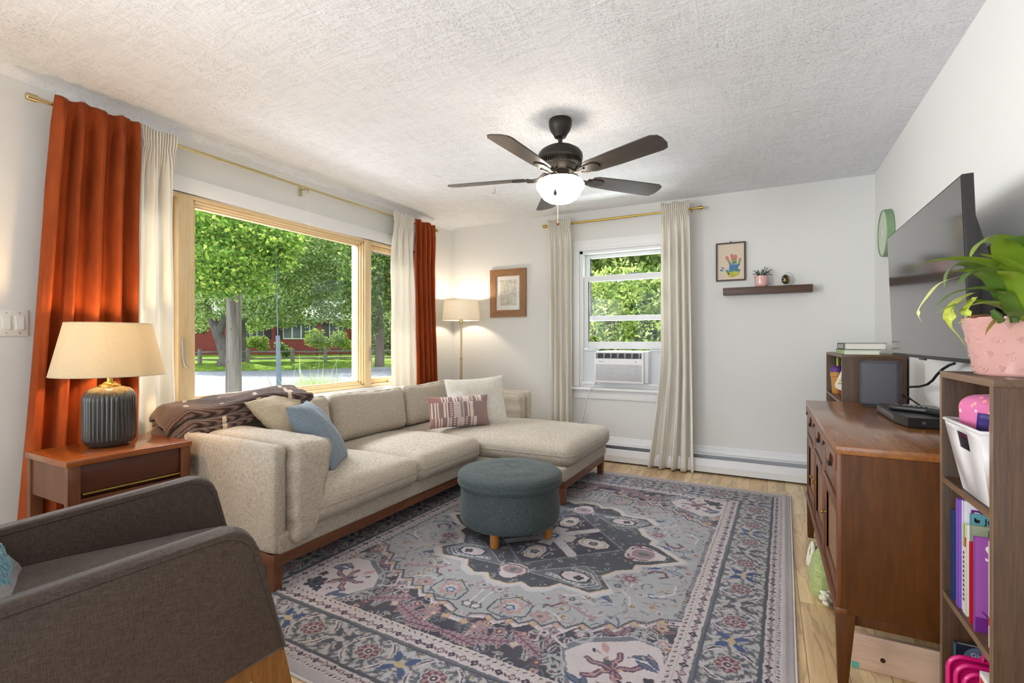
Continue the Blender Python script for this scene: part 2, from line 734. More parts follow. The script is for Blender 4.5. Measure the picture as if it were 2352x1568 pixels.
struct('wall_back', b, M_WALL)
b = N(); bx(b, XR, XR + 0.15, YR - 0.15, YB, 0, ZC)
struct('wall_right', b, M_WALL)
b = N()
bx(b, XL, -2.75, YR - 0.15, YR, 0, ZC); bx(b, 0.35, XR, YR - 0.15, YR, 0, ZC); bx(b, -2.75, 0.35, YR - 0.15, YR, 2.36, ZC)  # wide unseen opening left to let fill light in from behind
struct('wall_rear', b, M_WALL)

# ---- window_1: pale pine picture window with a casement each side
M_PINE = wood('clear_pine', srgb(234, 210, 166), srgb(220, 190, 140), axis=2, scale=4, rough=0.35, stretch=0.1, spec=0.4)
M_PINEY = wood('clear_pine_rail', srgb(234, 210, 166), srgb(220, 190, 140), axis=1, scale=4, rough=0.35, stretch=0.1, spec=0.4)
M_GLASS = glassmat('window_glass', refl=0.6)
M_GASKET = plain('grey_weatherseal', srgb(120, 125, 128), 0.5)
win = N()
xi = XL + 0.004
# jamb box lining the opening
bx(win, XL - 0.16, xi, W1Y0, W1Y0 + 0.03, W1Z0, W1Z1, 0.002)
bx(win, XL - 0.16, xi, W1Y1 - 0.03, W1Y1, W1Z0, W1Z1, 0.002)
o_win1 = bpy.data.objects.new('window_1', None)
COL.objects.link(o_win1)
o_win1.location = (XL, 2.5, W1Z0)
o_win1['kind'] = 'structure'
for y0, y1 in ((1.70, 1.79), (3.262, 3.338)):
    bx(win, XL - 0.16, xi + 0.002, y0, y1, W1Z0, W1Z1, 0.003)
obj('window_frame', win, M_PINE, o_win1, world=True)
rl = N()
bx(rl, XL - 0.16, xi, W1Y0, W1Y1, W1Z0, W1Z0 + 0.024, 0.002)
bx(rl, XL - 0.16, xi, W1Y0, W1Y1, W1Z1 - 0.026, W1Z1, 0.002)
obj('window_frame', rl, M_PINEY, o_win1, world=True)
# stepped stops round the fixed pane
st = N(); st2 = N()
for k, (dx, wd) in enumerate(((0.022, 0.014), (0.040, 0.026), (0.058, 0.037))):
    for (a, c) in ((1.79, 1.79 + wd), (3.262 - wd, 3.262)):
        bx(st, XL - 0.085, XL - dx + 0.012, a, c, W1Z0 + 0.024, W1Z1 - 0.026, 0.002)
    for (a, c) in ((W1Z0 + 0.024, W1Z0 + 0.024 + wd), (W1Z1 - 0.026 - wd * 1.05, W1Z1 - 0.026)):
        bx(st2, XL - 0.085, XL - dx + 0.012, 1.79, 3.262, a, c, 0.002)
obj('pane_stop', st, M_PINE, o_win1, world=True)
obj('pane_stop', st2, M_PINEY, o_win1, world=True)
g = N(); bx(g, XL - 0.070, XL - 0.066, 1.80, 3.25, W1Z0 + 0.035, W1Z1 - 0.04)
obj('pane', g, M_GLASS, o_win1, world=True)


def casement(y0, y1, hinge):
    s = N()
    e = 0.048
    xa, xb = XL - 0.10, XL - 0.045
    z0, z1 = W1Z0 + 0.026, W1Z1 - 0.028
    bx(s, xa, xb, y0, y0 + e, z0, z1, 0.004)
    bx(s, xa, xb, y1 - e, y1, z0, z1, 0.004)
    bx(s, xa, xb, y0 + e, y1 - e, z0, z0 + e, 0.004)
    bx(s, xa, xb, y0 + e, y1 - e, z1 - e, z1, 0.004)
    so = obj('sash', s, M_PINE, o_win1, world=True)
    g = N(); bx(g, XL - 0.078, XL - 0.074, y0 + e - 0.004, y1 - e + 0.004, z0 + e - 0.004, z1 - e + 0.004)
    obj('pane', g, M_GLASS, so, world=True)
    q = N()
    for (ya, yb, za, zb) in ((y0 + e - 0.002, y0 + e + 0.008, z0 + e, z1 - e), (y1 - e - 0.008, y1 - e + 0.002, z0 + e, z1 - e),
                             (y0 + e, y1 - e, z1 - e - 0.008, z1 - e + 0.002)):
        bx(q, XL - 0.082, XL - 0.068, ya, yb, za, zb)
    obj('weatherseal', q, M_GASKET, so, world=True)


casement(W1Y0 + 0.032, 1.698, 0)
casement(3.340, W1Y1 - 0.032, 1)
M_NICKEL = plain('satin_nickel', srgb(175, 172, 165), 0.3, 1.0)
hn = N()
yy = 1.733
tube(hn, [(XL + 0.010, yy - 0.01, 1.17), (XL + 0.014, yy - 0.01, 1.05), (XL + 0.018, yy, 1.0), (XL + 0.034, yy + 0.022, 0.975)], [0.006, 0.008, 0.008, 0.005], 8)
obj('casement_lock', hn, M_NICKEL, o_win1, world=True)
hn = N()
tube(hn, [(XL + 0.010, 3.325, 1.10), (XL + 0.014, 3.325, 1.0), (XL + 0.02, 3.33, 0.95), (XL + 0.03, 3.33, 0.93)], [0.005, 0.007, 0.007, 0.004], 8)
obj('casement_lock', hn, M_NICKEL, o_win1, world=True)
hn = N()
bx(hn, XL - 0.045, XL + 0.012, 3.60, 3.70, W1Z0 + 0.026, W1Z0 + 0.048, 0.006)
tube(hn, [(XL + 0.006, 3.66, W1Z0 + 0.05), (XL + 0.012, 3.60, W1Z0 + 0.062), (XL + 0.012, 3.575, W1Z0 + 0.06)], 0.007, 8)
obj('crank_handle', hn, plain('cream_crank', srgb(222, 210, 188), 0.4), o_win1, world=True)
# white head band, side casings, sill board
b = N()
bx(b, XL, XL + 0.018, W1Y0 - 0.07, W1Y1 + 0.09, W1Z1, W1Z1 + 0.098, 0.003)
bx(b, XL, XL + 0.018, W1Y0 - 0.07, W1Y0, W1Z0 - 0.03, W1Z1, 0.003)
bx(b, XL, XL + 0.018, W1Y1, W1Y1 + 0.09, W1Z0 - 0.03, W1Z1, 0.003)
struct('trim_1', b, M_TRIM)
b = N()
bx(b, XL + 0.0, XL + 0.042, W1Y0 - 0.02, W1Y1 + 0.02, W1Z0 - 0.03, W1Z0 - 0.002, 0.004)
bx(b, XL, XL + 0.015, W1Y0 - 0.08, W1Y1 + 0.08, W1Z0 - 0.11, W1Z0 - 0.03, 0.003)
struct('trim_2', b, M_TRIM)

b = N(); bx(b, XL - 0.60, XL - 0.181, -3, YB + 0.3, 2.42, 2.56)  # unseen eave added to cut off the sun above the street window
struct('added_sun_eave', b, M_TRIM)

# ---- window_2: white double hung sash, lower sash raised over an air conditioner
o_win2 = bpy.data.objects.new('window_2', None)
COL.objects.link(o_win2)
o_win2.location = ((W2X0 + W2X1) / 2, YB, W2Z0)
o_win2['kind'] = 'structure'
M_VINYL = plain('white_vinyl', srgb(236, 238, 238), 0.35, var=0.02)
f = N()
bx(f, W2X0, W2X0 + 0.035, YB - 0.004, YB + 0.15, W2Z0, W2Z1, 0.003)
bx(f, W2X1 - 0.035, W2X1, YB - 0.004, YB + 0.15, W2Z0, W2Z1, 0.003)
bx(f, W2X0, W2X1, YB - 0.004, YB + 0.15, W2Z1 - 0.03, W2Z1, 0.003)
bx(f, W2X0, W2X1, YB, YB + 0.15, W2Z0, W2Z0 + 0.03, 0.003)
obj('window_frame', f, M_VINYL, o_win2, world=True)


def sash(y0, y1, z0, z1, rb, rt, xa=W2X0 + 0.036, xb=W2X1 - 0.036, e=0.046):
    s = N()
    bx(s, xa, xa + e, y0, y1, z0, z1, 0.004)
    bx(s, xb - e, xb, y0, y1, z0, z1, 0.004)
    bx(s, xa + e, xb - e, y0, y1, z0, z0 + rb, 0.004)
    bx(s, xa + e, xb - e, y0, y1, z1 - rt, z1, 0.004)
    so = obj('sash', s, M_VINYL, o_win2, world=True)
    g = N(); bx(g, xa + e - 0.004, xb - e + 0.004, (y0 + y1) / 2 - 0.002, (y0 + y1) / 2 + 0.002, z0 + rb - 0.004, z1 - rt + 0.004)
    obj('pane', g, M_GLASS, so, world=True)
    return so


up = sash(YB + 0.075, YB + 0.115, 1.352, W2Z1 - 0.031, 0.05, 0.035)
lo = sash(YB + 0.020, YB + 0.062, 1.075, 1.795, 0.07, 0.055)
q = N(); bx(q, -1.33, -1.15, YB + 0.006, YB + 0.019, 1.098, 1.112, 0.004)
obj('lift_rail', q, M_VINYL, lo, world=True)
M_DGREY = plain('dark_grey_plastic', srgb(88, 90, 92), 0.5)
q = N()
bx(q, W2X0 + 0.085, W2X0 + 0.115, YB + 0.063, YB + 0.074, 1.796, 1.83, 0.003)
bx(q, -1.40, -1.34, YB + 0.063, YB + 0.074, 1.796, 1.808, 0.003)
bx(q, -1.20, -1.10, YB + 0.063, YB + 0.074, 1.796, 1.812, 0.003)
obj('sash_lock', q, M_DGREY, up, world=True)
b = N()
bx(b, W2X0 - 0.06, W2X0, YB - 0.018, YB, W2Z0 + 0.0, W2Z1 + 0.03, 0.003)
bx(b, W2X1, W2X1 + 0.06, YB - 0.018, YB, W2Z0 + 0.0, W2Z1 + 0.03, 0.003)
bx(b, W2X0 - 0.06, W2X1 + 0.06, YB - 0.022, YB, W2Z1, W2Z1 + 0.105, 0.003)
bx(b, W2X0 - 0.03, W2X1 + 0.03, YB - 0.030, YB - 0.018, W2Z1, W2Z1 + 0.022, 0.004)
struct('trim_3', b, M_TRIM)
b = N()
bx(b, W2X0 - 0.08, W2X1 + 0.08, YB - 0.065, YB, W2Z0 - 0.028, W2Z0 - 0.002, 0.005)
bx(b, W2X0 - 0.06, W2X1 + 0.06, YB - 0.016, YB, W2Z0 - 0.115, W2Z0 - 0.028, 0.003)
struct('trim_4', b, M_TRIM)

# ---- moulded board above the hydronic heater, and the heater itself
b = N()
prism(b, [(YB, 0.165), (YB - 0.022, 0.165), (YB - 0.022, 0.19), (YB - 0.016, 0.195), (YB - 0.018, 0.202), (YB - 0.010, 0.208), (YB - 0.012, 0.216), (YB - 0.005, 0.224), (YB, 0.224)], XL, XR, 'YZ')
struct('baseboard_back', b, M_TRIM, 20)
ht = thing('baseboard_heater', 'long white metal baseboard heater along the foot of the back wall', 'heater', (-1.3, YB - 0.06, 0))
M_HEAT = plain('white_enamel', srgb(234, 235, 238), 0.38, var=0.02)
b = N(); bx(b, -3.02, 0.39, YB - 0.008, YB - 0.001, 0.0, 0.164)
bx(b, -3.02, 0.39, YB - 0.085, YB - 0.001, 0.158, 0.164, 0.001)
obj('back_panel', b, M_HEAT, ht, world=True)
b = N()
prism(b, [(YB - 0.115, 0.016), (YB - 0.118, 0.070), (YB - 0.115, 0.078), (YB - 0.108, 0.124), (YB - 0.098, 0.131), (YB - 0.098, 0.127), (YB - 0.104, 0.121), (YB - 0.112, 0.078), (YB - 0.112, 0.016)], -3.02, 0.39, 'YZ')
obj('front_panel', b, M_HEAT, ht, 20, world=True)
b = N()
for x in np.arange(-3.0, 0.38, 0.018):
    bx(b, x, x + 0.003, YB - 0.095, YB - 0.02, 0.04, 0.10)
tube(b, [(-3.0, YB - 0.055, 0.07), (0.38, YB - 0.055, 0.07)], 0.011, 8)
obj('heating_fins', b, plain('dull_aluminium', srgb(120, 124, 135), 0.5, 0.8), ht, world=True)
for x in (-3.03, 0.385):
    b = N(); bx(b, x, x + 0.012, YB - 0.118, YB - 0.001, 0.0, 0.164, 0.002)
    obj('end_cap', b, M_HEAT, ht, world=True)

# ---- light switch on the street wall
sw = thing('light_switch', 'white double rocker switch plate on the left wall', 'light switch', (XL, 0.95, 1.235))
M_SW = plain('ivory_plastic', srgb(236, 234, 228), 0.3, var=0.02)
b = N(); bx(b, XL, XL + 0.007, 0.86, 1.018, 1.172, 1.298, 0.003)
obj('cover_plate', b, M_SW, sw, world=True)
for y in (0.892, 0.939, 0.986):
    b = N(); bx(b, XL + 0.006, XL + 0.010, y - 0.017, y + 0.017, 1.20, 1.27, 0.001)
    f = obj('rocker_frame', b, M_SW, sw, world=True)
    b = N(); prism(b, [(XL + 0.009, 1.206), (XL + 0.016, 1.206), (XL + 0.010, 1.264), (XL + 0.009, 1.264)], y - 0.013, y + 0.013, 'XZ')
    obj('rocker', b, M_SW, f, world=True)
    for z in (1.187, 1.283):
        b = N(); lathe(b, [(0.0032, 0), (0.0032, 0.0015), (0, 0.002)], n=10, M=T(XL + 0.0065, y, z, ry=PI / 2))
        obj('screw', b, M_NICKEL, sw, world=True)

# ---- small hook in the ceiling
hk = N()
p0 = onZ(1136, 432, ZC)
tube(hk, [(p0.x, p0.y, ZC + 0.004), (p0.x, p0.y, ZC - 0.018), (p0.x + 0.012, p0.y, ZC - 0.026), (p0.x + 0.006, p0.y, ZC - 0.040), (p0.x - 0.012, p0.y, ZC - 0.042), (p0.x - 0.016, p0.y, ZC - 0.030)], 0.0028, 6)
o = obj('ceiling_hook', hk, M_NICKEL, loc=(p0.x, p0.y, ZC))
tag(o, 'small bent wire hook screwed into the ceiling left of the fan', 'hook')
# ================================================================ curtains and rods
M_BRASS = plain('brushed_brass', srgb(200, 184, 140), 0.28, 1.0)
M_BRASS2 = plain('polished_brass', srgb(206, 178, 96), 0.25, 1.0)


def velvet(name, c, c2):
    t = NT(name)
    n = t.noise(t.coords(scale=(1, 1, 0.3)), 9, 4, 0.6)
    f = t.noise(t.coords(), 300, 2)
    col = t.ramp(n, [(0.3, c2), (0.7, c)])
    col = t.mix(f, col, t.mix(1.0, col, (0.8, 0.8, 0.8, 1), 'MULTIPLY'))
    p = t.pbr(col, 0.85, 0, t.bump(f, 0.2, 0.001), 0.2, 0, 0.3)
    p.inputs['Sheen Tint'].default_value = (0.8, 0.4, 0.2, 1)
    return t.m


M_RUST = velvet('rust_velvet', srgb(174, 80, 34), srgb(136, 58, 22))
M_CREAM = cloth_thin('cream_cotton', srgb(254, 250, 241), 0.32)


def curtain(name, label, axis, lo, hi, base, z0, z1, nfold, amp, top, seed, mat, group, cat='curtain', rev=1, flare=0.0, cols=260, rows=70):
    rnd = random.Random(seed)
    ph = [rnd.uniform(-0.5, 0.5) for _ in range(6)]

    def warp(s):
        return s + 0.018 * math.sin(2 * PI * s * 1.3 + ph[0] * 6) + 0.010 * math.sin(2 * PI * s * 3.1 + ph[1] * 6)

    def fold(s, z):
        a = 2 * PI * nfold * warp(s)
        f = math.sin(a + 0.25 * math.sin((z - z0) * 2.0 + ph[2] * 5 + s * 4))
        f = math.copysign(abs(f) ** 0.72, f)
        return f + 0.22 * math.sin(a * 2.1 + ph[3] * 6 + z * 1.5)

    def P(u, v):
        z = z1 + (z0 - z1) * v
        d = z1 - z
        al = lo(z) + (hi(z) - lo(z)) * u
        if top == 'pleat':      # pencil pleat tape, gathers spreading below it
            k = min(1.0, max(0.0, (d - 0.085) / 0.25))
            k = k * k * (3 - 2 * k)
            pl = math.cos(2 * PI * 13 * u)
            pin = 1.0 - 0.12 * math.exp(-((d - 0.10) / 0.03) ** 2)
            al = (lo(z) + hi(z)) / 2 + (al - (lo(z) + hi(z)) / 2) * pin
            dep = (1 - k) * (0.011 * math.copysign(abs(pl) ** 0.6, pl) + 0.012) + k * (amp * (1 + flare * (d / 2.3)) * fold(u, z) + 0.006 * math.sin(2 * PI * 13 * u) * max(0, 1 - d / 0.8))
            dep += 0.004 * math.sin(d * 9 + u * 14) + 0.012 * (1 - k)
        else:                   # gathered on the rod
            k = min(1.0, d / 0.12)
            sx = 1.0 - 0.30 * math.exp(-((d - 0.085) / 0.022) ** 2)
            dep = amp * (0.75 + 0.25 * k + flare * (d / 2.3)) * fold(u, z) * sx
            q_ = min(1.0, d / 0.45)
            dep = dep * (0.45 + 0.55 * min(1, d / 0.10)) + 0.012 + 0.020 * (1 - q_)
            dep += 0.003 * math.sin(u * 60 + ph[4]) * max(0, 1 - d / 0.2)
            if fold(u, z) < 0: dep = max(dep, 0.0135) if d < 0.09 else dep
        wr = 0.0035 * noise.noise(Vector((al * 11, z * 5.5, seed)))
        dep = dep * rev + wr
        if z - z0 < 0.02:
            dep *= 1.03
        if axis == 'Y':
            return Vector((base + dep, al, z + 0.006 * math.sin(u * 2 * PI * nfold * 0.5 + seed) * (1 if v == 0 else 0)))
        return Vector((al, base - dep, z + 0.006 * math.sin(u * 2 * PI * nfold * 0.5 + seed) * (1 if v == 0 else 0)))

    c0 = ((base, (lo(z0) + hi(z0)) / 2, z0) if axis == 'Y' else ((lo(z0) + hi(z0)) / 2, base, z0))
    b = N()
    grid(b, P, cols, rows)
    # header band and bottom hem are stitched folds of the same cloth
    o = obj(name, b, mat, loc=c0, smooth=70)
    md = o.modifiers.new('cloth', 'SOLIDIFY')
    md.thickness = 0.003
    md.offset = 0
    tag(o, label, cat, group)
    return o


def lin(za, a, zb, c):
    return lambda z: a + (c - a) * (z - za) / (zb - za)


BX = XL + 0.100
curtain('velvet_curtain', 'rust orange velvet curtain behind the table lamp', 'Y', lin(2.34, 1.075, 0.02, 0.935), lin(2.34, 1.435, 0.02, 1.40), BX, 0.015, 2.345, 4.3, 0.036, 'rod', 3, M_RUST, None, flare=0.5)
curtain('cotton_curtain', 'cream cotton curtain between the left rust curtain and the big window', 'Y', lin(2.34, 1.436, 0.02, 1.375), lin(2.34, 1.625, 0.02, 1.65), BX, 0.02, 2.345, 2.7, 0.032, 'pleat', 7, M_CREAM, None, flare=0.5)
curtain('cotton_curtain', 'cream cotton curtain at the right end of the big window', 'Y', lin(2.34, 3.50, 0.02, 3.48), lin(2.34, 3.775, 0.02, 3.86), BX, 0.02, 2.36, 3.3, 0.026, 'pleat', 12, M_CREAM, None, flare=0.5)
curtain('velvet_curtain', 'rust orange velvet curtain near the brass floor lamp', 'Y', lin(2.34, 3.79, 0.02, 3.865), lin(2.34, 4.125, 0.02, 4.20), BX, 0.015, 2.35, 4.5, 0.026, 'rod', 5, M_RUST, None, flare=0.4)
BY = YB - 0.078
curtain('cotton_curtain', 'cream cotton curtain to the left of the air conditioner window', 'X', lin(2.37, -1.965, 0.02, -1.955), lin(2.37, -1.715, 0.02, -1.71), BY - 0.005, 0.235, 2.365, 4.2, 0.024, 'pleat', 21, M_CREAM, None, flare=0.35)
curtain('cotton_curtain', 'cream cotton curtain to the right of the air conditioner window, reaching the floor', 'X', lambda z: (-0.845 if z > 1.0 else -0.845 - 0.115 * (1 - z) ** 1.3), lambda z: -0.603 + 0.035 * (2.37 - z) / 2.37, BY - 0.062, 0.012, 2.375, 4.2, 0.028, 'pleat', 33, M_CREAM, None, flare=0.5)


def rod(name, label, p0, p1, r, m, brackets, wall, finial=0.017, joint=None):
    th = thing(name, label, 'curtain rod', (Vector(p0) + Vector(p1)) / 2)
    p0, p1 = Vector(p0), Vector(p1)
    b = N()
    if joint:
        pj = p0.lerp(p1, joint)
        tube(b, [p0, pj], r, 14); tube(b, [pj, p1], r * 0.82, 14)
        tube(b, [pj - (p1 - p0).normalized() * 0.006, pj + (p1 - p0).normalized() * 0.004], r * 1.12, 14)
    else:
        tube(b, [p0, p1], r, 14)
    obj('pole', b, m, th, world=True)
    for p, s in ((p0, -1), (p1, 1)):
        d = (p1 - p0).normalized() * s
        b = N()
        tube(b, [p, p + d * 0.008, p + d * 0.0081, p + d * 0.045, p + d * 0.047], [r * 1.15, r * 1.15, finial, finial, finial * 0.9], 20)
        obj('finial', b, m, th, world=True)
    for t in brackets:
        q = p0.lerp(p1, t)
        b = N()
        wv = Vector(wall)
        tube(b, [q + wv * 0.012, q + wv * 0.075], 0.005, 8)
        e = q + wv * 0.083
        bx(b, e.x - (0.003 if wall[0] else 0.012), e.x + (0.003 if wall[0] else 0.012), e.y - (0.012 if wall[0] else 0.003), e.y + (0.012 if wall[0] else 0.003), e.z - 0.045, e.z + 0.02, 0.002)
        tube(b, [q + Vector((0, 0, -0.018)) + wv * 0.0, q + Vector((0, 0, -0.012)) + wv * 0.012, q + wv * 0.012, q + Vector((0, 0, -0.012)) - wv * 0.012], 0.0035, 6)
        tube(b, [q + Vector((0, 0, -0.012)), q + Vector((0, 0, -0.035))], 0.004, 8)
        obj('bracket', b, m, th, world=True)
    return th


rod('curtain_rod', 'long brass curtain rod above the big street window', (BX, 1.025, 2.303), (BX, 4.17, 2.312), 0.0105, M_BRASS, (0.04, 0.492, 0.965), (-1, 0, 0), joint=0.40)
rod('curtain_rod', 'short brass curtain rod above the air conditioner window', (-1.985, BY, 2.318), (-0.55, BY, 2.322), 0.011, M_BRASS2, (0.035, 0.965), (0, 1, 0), joint=0.63)
# thin pull cord hanging from the rod
b = N(); tube(b, [(BX, 2.575, 2.295), (BX, 2.575, 2.12)], 0.0012, 5)
tube(b, [(BX, 2.575, 2.13), (BX, 2.575, 2.10)], 0.0035, 6)
tube(b, [(BX, 2.575, 2.10), (BX, 2.575, 1.98)], 0.001, 5)
o = obj('pull_cord', b, plain('white_cord', srgb(235, 235, 230), 0.6), loc=(BX, 2.575, 2.295))
tag(o, 'thin white pull cord hanging from the middle of the long rod', 'cord')

# ================================================================ side table and table lamp
M_CHERRY = wood('cherry_top', srgb(152, 84, 34), srgb(120, 58, 20), axis=1, scale=5, rough=0.22, coat=0.35, stretch=0.08)
M_CHERRY2 = wood('cherry_frame', srgb(110, 60, 28), srgb(82, 42, 18), axis=2, scale=5, rough=0.4, coat=0.1, stretch=0.08)
M_CHERRY3 = wood('cherry_drawer', srgb(84, 42, 22), srgb(64, 30, 15), axis=1, scale=5, rough=0.4, stretch=0.08)
X0, X1, Y0, Y1, ZT = -2.935, -2.535, 0.925, 1.418, 0.655
tb = thing('side_table', 'reddish brown wooden side table with one drawer, left of the sofa', 'side table', ((X0 + X1) / 2, (Y0 + Y1) / 2, 0))
b = N(); bx(b, X0, X1, Y0, Y1, ZT - 0.026, ZT, 0.002)
obj('tabletop', b, M_CHERRY, tb, world=True)
for x in (X0 + 0.004, X1 - 0.04):
    for y in (Y0 + 0.006, Y1 - 0.05):
        b = N(); bx(b, x, x + 0.036, y, y + 0.044, 0, ZT - 0.026, 0.002)
        obj('leg', b, M_CHERRY2, tb, world=True)
for y in (Y0 + 0.012, Y1 - 0.022):
    b = N(); bx(b, X0 + 0.04, X1 - 0.04, y, y + 0.012, 0.47, ZT - 0.026)
    obj('side_panel', b, M_CHERRY2, tb, world=True)
b = N(); bx(b, X0 + 0.04, X1 - 0.05, Y0 + 0.024, Y1 - 0.024, 0.478, 0.49)
bx(b, X1 - 0.05, X1 - 0.012, Y0 + 0.05, Y1 - 0.05, 0.462, 0.486, 0.001)
bx(b, X0 + 0.01, X0 + 0.024, Y0 + 0.05, Y1 - 0.05, 0.47, ZT - 0.026)
obj('rail', b, M_CHERRY2, tb, world=True)
b = N(); bx(b, X1 - 0.028, X1 - 0.012, Y0 + 0.053, Y1 - 0.053, 0.512, ZT - 0.029, 0.0015)
bx(b, X0 + 0.05, X1 - 0.028, Y0 + 0.06, Y1 - 0.06, 0.505, ZT - 0.05)
dr = obj('drawer', b, M_CHERRY3, tb, world=True)
b = N(); bx(b, X1 - 0.014, X1 - 0.004, Y0 + 0.055, Y1 - 0.055, 0.503, 0.5095, 0.001)
obj('drawer_pull', b, M_BRASS2, dr, world=True, label='thin brass strip along the drawer bottom')

LX, LY = -2.775, 1.175
lp = thing('table_lamp', 'table lamp with ribbed dark ceramic base and linen shade, lit', 'table lamp', (LX, LY, ZT))
b = N()
prof = [(0.0, 0.0), (0.075, 0.0), (0.090, 0.008), (0.100, 0.03)]
prof += [(0.1015, z) for z in (0.06, 0.10, 0.14, 0.18, 0.22)]
prof += [(0.100, 0.235), (0.093, 0.258), (0.078, 0.272), (0.05, 0.280), (0.0, 0.283)]


def ribbed(u, v):
    k = v * (len(prof) - 1)
    i = min(int(k), len(prof) - 2)
    f = k - i
    r = prof[i][0] * (1 - f) + prof[i + 1][0] * f
    z = prof[i][1] * (1 - f) + prof[i + 1][1] * f
    a = u * 2 * PI
    flu = 0.0045 * abs(math.sin(a * 17)) * min(1, max(0, (z - 0.01) / 0.03)) * min(1, max(0, (0.262 - z) / 0.03))
    return Vector(((r - 0.0035 + flu) * math.cos(a), (r - 0.0035 + flu) * math.sin(a), z))


grid(b, ribbed, 272, 48, True)


def ceramic():
    t = NT('dark_glazed_ceramic')
    n = t.noise(t.coords(), 60, 3)
    sp = t.n('ShaderNodeSeparateXYZ', Vector=t.coords())
    top = t.ramp(t.math('MULTIPLY_ADD', n, 0.03, (sp, 'Z')), [(0.262, srgb(50, 48, 46)), (0.285, srgb(118, 104, 70))])
    t.pbr(top, 0.22, 0, None, 0.6, 0.4)
    return t.m


obj('lamp_base', b, ceramic(), lp, 60)
b = N(); lathe(b, [(0.042, 0.279), (0.042, 0.286), (0.030, 0.290), (0.024, 0.296), (0.024, 0.300), (0.012, 0.302), (0.010, 0.345), (0.014, 0.347), (0.014, 0.40), (0, 0.40)], n=24)
obj('lamp_neck', b, M_BRASS2, lp)
SHZ0, SHZ1 = 0.333, 0.577
M_SHADE = None


def shade_mat(name, c, trans):
    t = NT(name)
    a = t.noise(t.coords(scale=(1, 1, 0.08)), 240, 2)
    bb = t.noise(t.coords(scale=(0.15, 0.15, 1)), 300, 2)
    m = t.math('MULTIPLY_ADD', a, 0.5, t.math('MULTIPLY', bb, 0.5))
    col = t.mix(m, dark(c, 0.82), dark(c, 1.08))
    p = t.n('ShaderNodeBsdfPrincipled', Base_Color=col, Roughness=0.9)
    tr = t.n('ShaderNodeBsdfTranslucent', Color=col)
    mx = t.n('ShaderNodeMixShader', Fac=trans, i1=p, i2=tr)
    t.t.links.new(mx.outputs[0], t.out.inputs[0])
    return t.m


M_SHADE = shade_mat('linen_lampshade', srgb(232, 224, 200), 0.46)
M_SHADE2 = shade_mat('white_lampshade', srgb(250, 246, 236), 0.5)


def shade(th, r0, r1, z0, z1, m, mring):
    b = N()
    lathe(b, [(r0, z0), (r1, z1)], n=56, cap=False)
    lathe(b, [(r0 - 0.002, z0), (r1 - 0.002, z1)], n=56, cap=False)
    o = obj('lamp_shade', b, m, th)
    b = N()
    for r, z in ((r0 - 0.001, z0), (r1 - 0.001, z1)):
        tube(b, [(r * math.cos(a), r * math.sin(a), z) for a in np.linspace(0, 2 * PI, 57)[:-1]], 0.0022, 5, closed=True)
    for k in range(3):
        a = k * 2 * PI / 3 + 0.4
        tube(b, [(0, 0, z1 - 0.03), (r1 * math.cos(a), r1 * math.sin(a), z1 - 0.004)], 0.0015, 5)
    obj('shade_ring', b, mring, o)
    return o


shade(lp, 0.218, 0.165, SHZ0, SHZ1, M_SHADE, M_SHADE)


def bulb(th, z, energy, color, r=0.028):
    b = N()
    lathe(b, [(0.0, z - r), (r * 0.7, z - r * 0.7), (r, z), (r * 0.7, z + r * 0.7), (0, z + r)], n=16)
    t = NT('bulb_glow_%s' % th.name)
    e = t.n('ShaderNodeEmission', Color=(color[0], color[1], color[2], 1), Strength=3.0)
    t.t.links.new(e.outputs[0], t.out.inputs[0])
    o = obj('bulb', b, t.m, th)
    ld = bpy.data.lights.new('bulb_light', 'POINT')
    ld.energy = energy
    ld.color = color
    ld.shadow_soft_size = 0.035
    lo_ = bpy.data.objects.new('bulb_light', ld)
    COL.objects.link(lo_)
    lo_.parent = o
    lo_.location = (0, 0, z + r + 0.04)
    return o


bulb(lp, 0.43, 13.0, (1.0, 0.64, 0.32))

# floor lamp in the far corner
FLX, FLY = -2.905, 4.385
fl = thing('floor_lamp', 'slim brass floor lamp with white drum shade in the corner, lit', 'floor lamp', (FLX, FLY, 0))
b = N(); lathe(b, [(0.0, 0), (0.13, 0), (0.13, 0.012), (0.10, 0.02), (0.02, 0.028), (0.0, 0.03)], n=40)
obj('lamp_foot', b, M_BRASS, fl)
b = N(); lathe(b, [(0.013, 0.02), (0.013, 0.965)], n=16)
lathe(b, [(0.010, 0.965), (0.010, 1.36)], n=16)
lathe(b, [(0.013, 0.958), (0.019, 0.962), (0.019, 0.968), (0.010, 0.974)], n=16)
obj('pole', b, M_BRASS, fl)
b = N(); lathe(b, [(0.012, 1.335), (0.020, 1.345), (0.021, 1.37), (0.016, 1.375), (0.016, 1.43), (0, 1.43)], n=20)
obj('socket', b, M_BRASS, fl)
shade(fl, 0.202, 0.181, 1.372, 1.585, M_SHADE2, M_BRASS)
bulb(fl, 1.46, 11.0, (1.0, 0.84, 0.64))

# ================================================================ framed pictures on the back wall
M_OAK = wood('oak_frame', srgb(164, 122, 82), srgb(128, 90, 56), axis=2, scale=7, rough=0.5, stretch=0.1)
M_OAKX = wood('oak_frame_rail', srgb(164, 122, 82), srgb(128, 90, 56), axis=0, scale=7, rough=0.5, stretch=0.1)


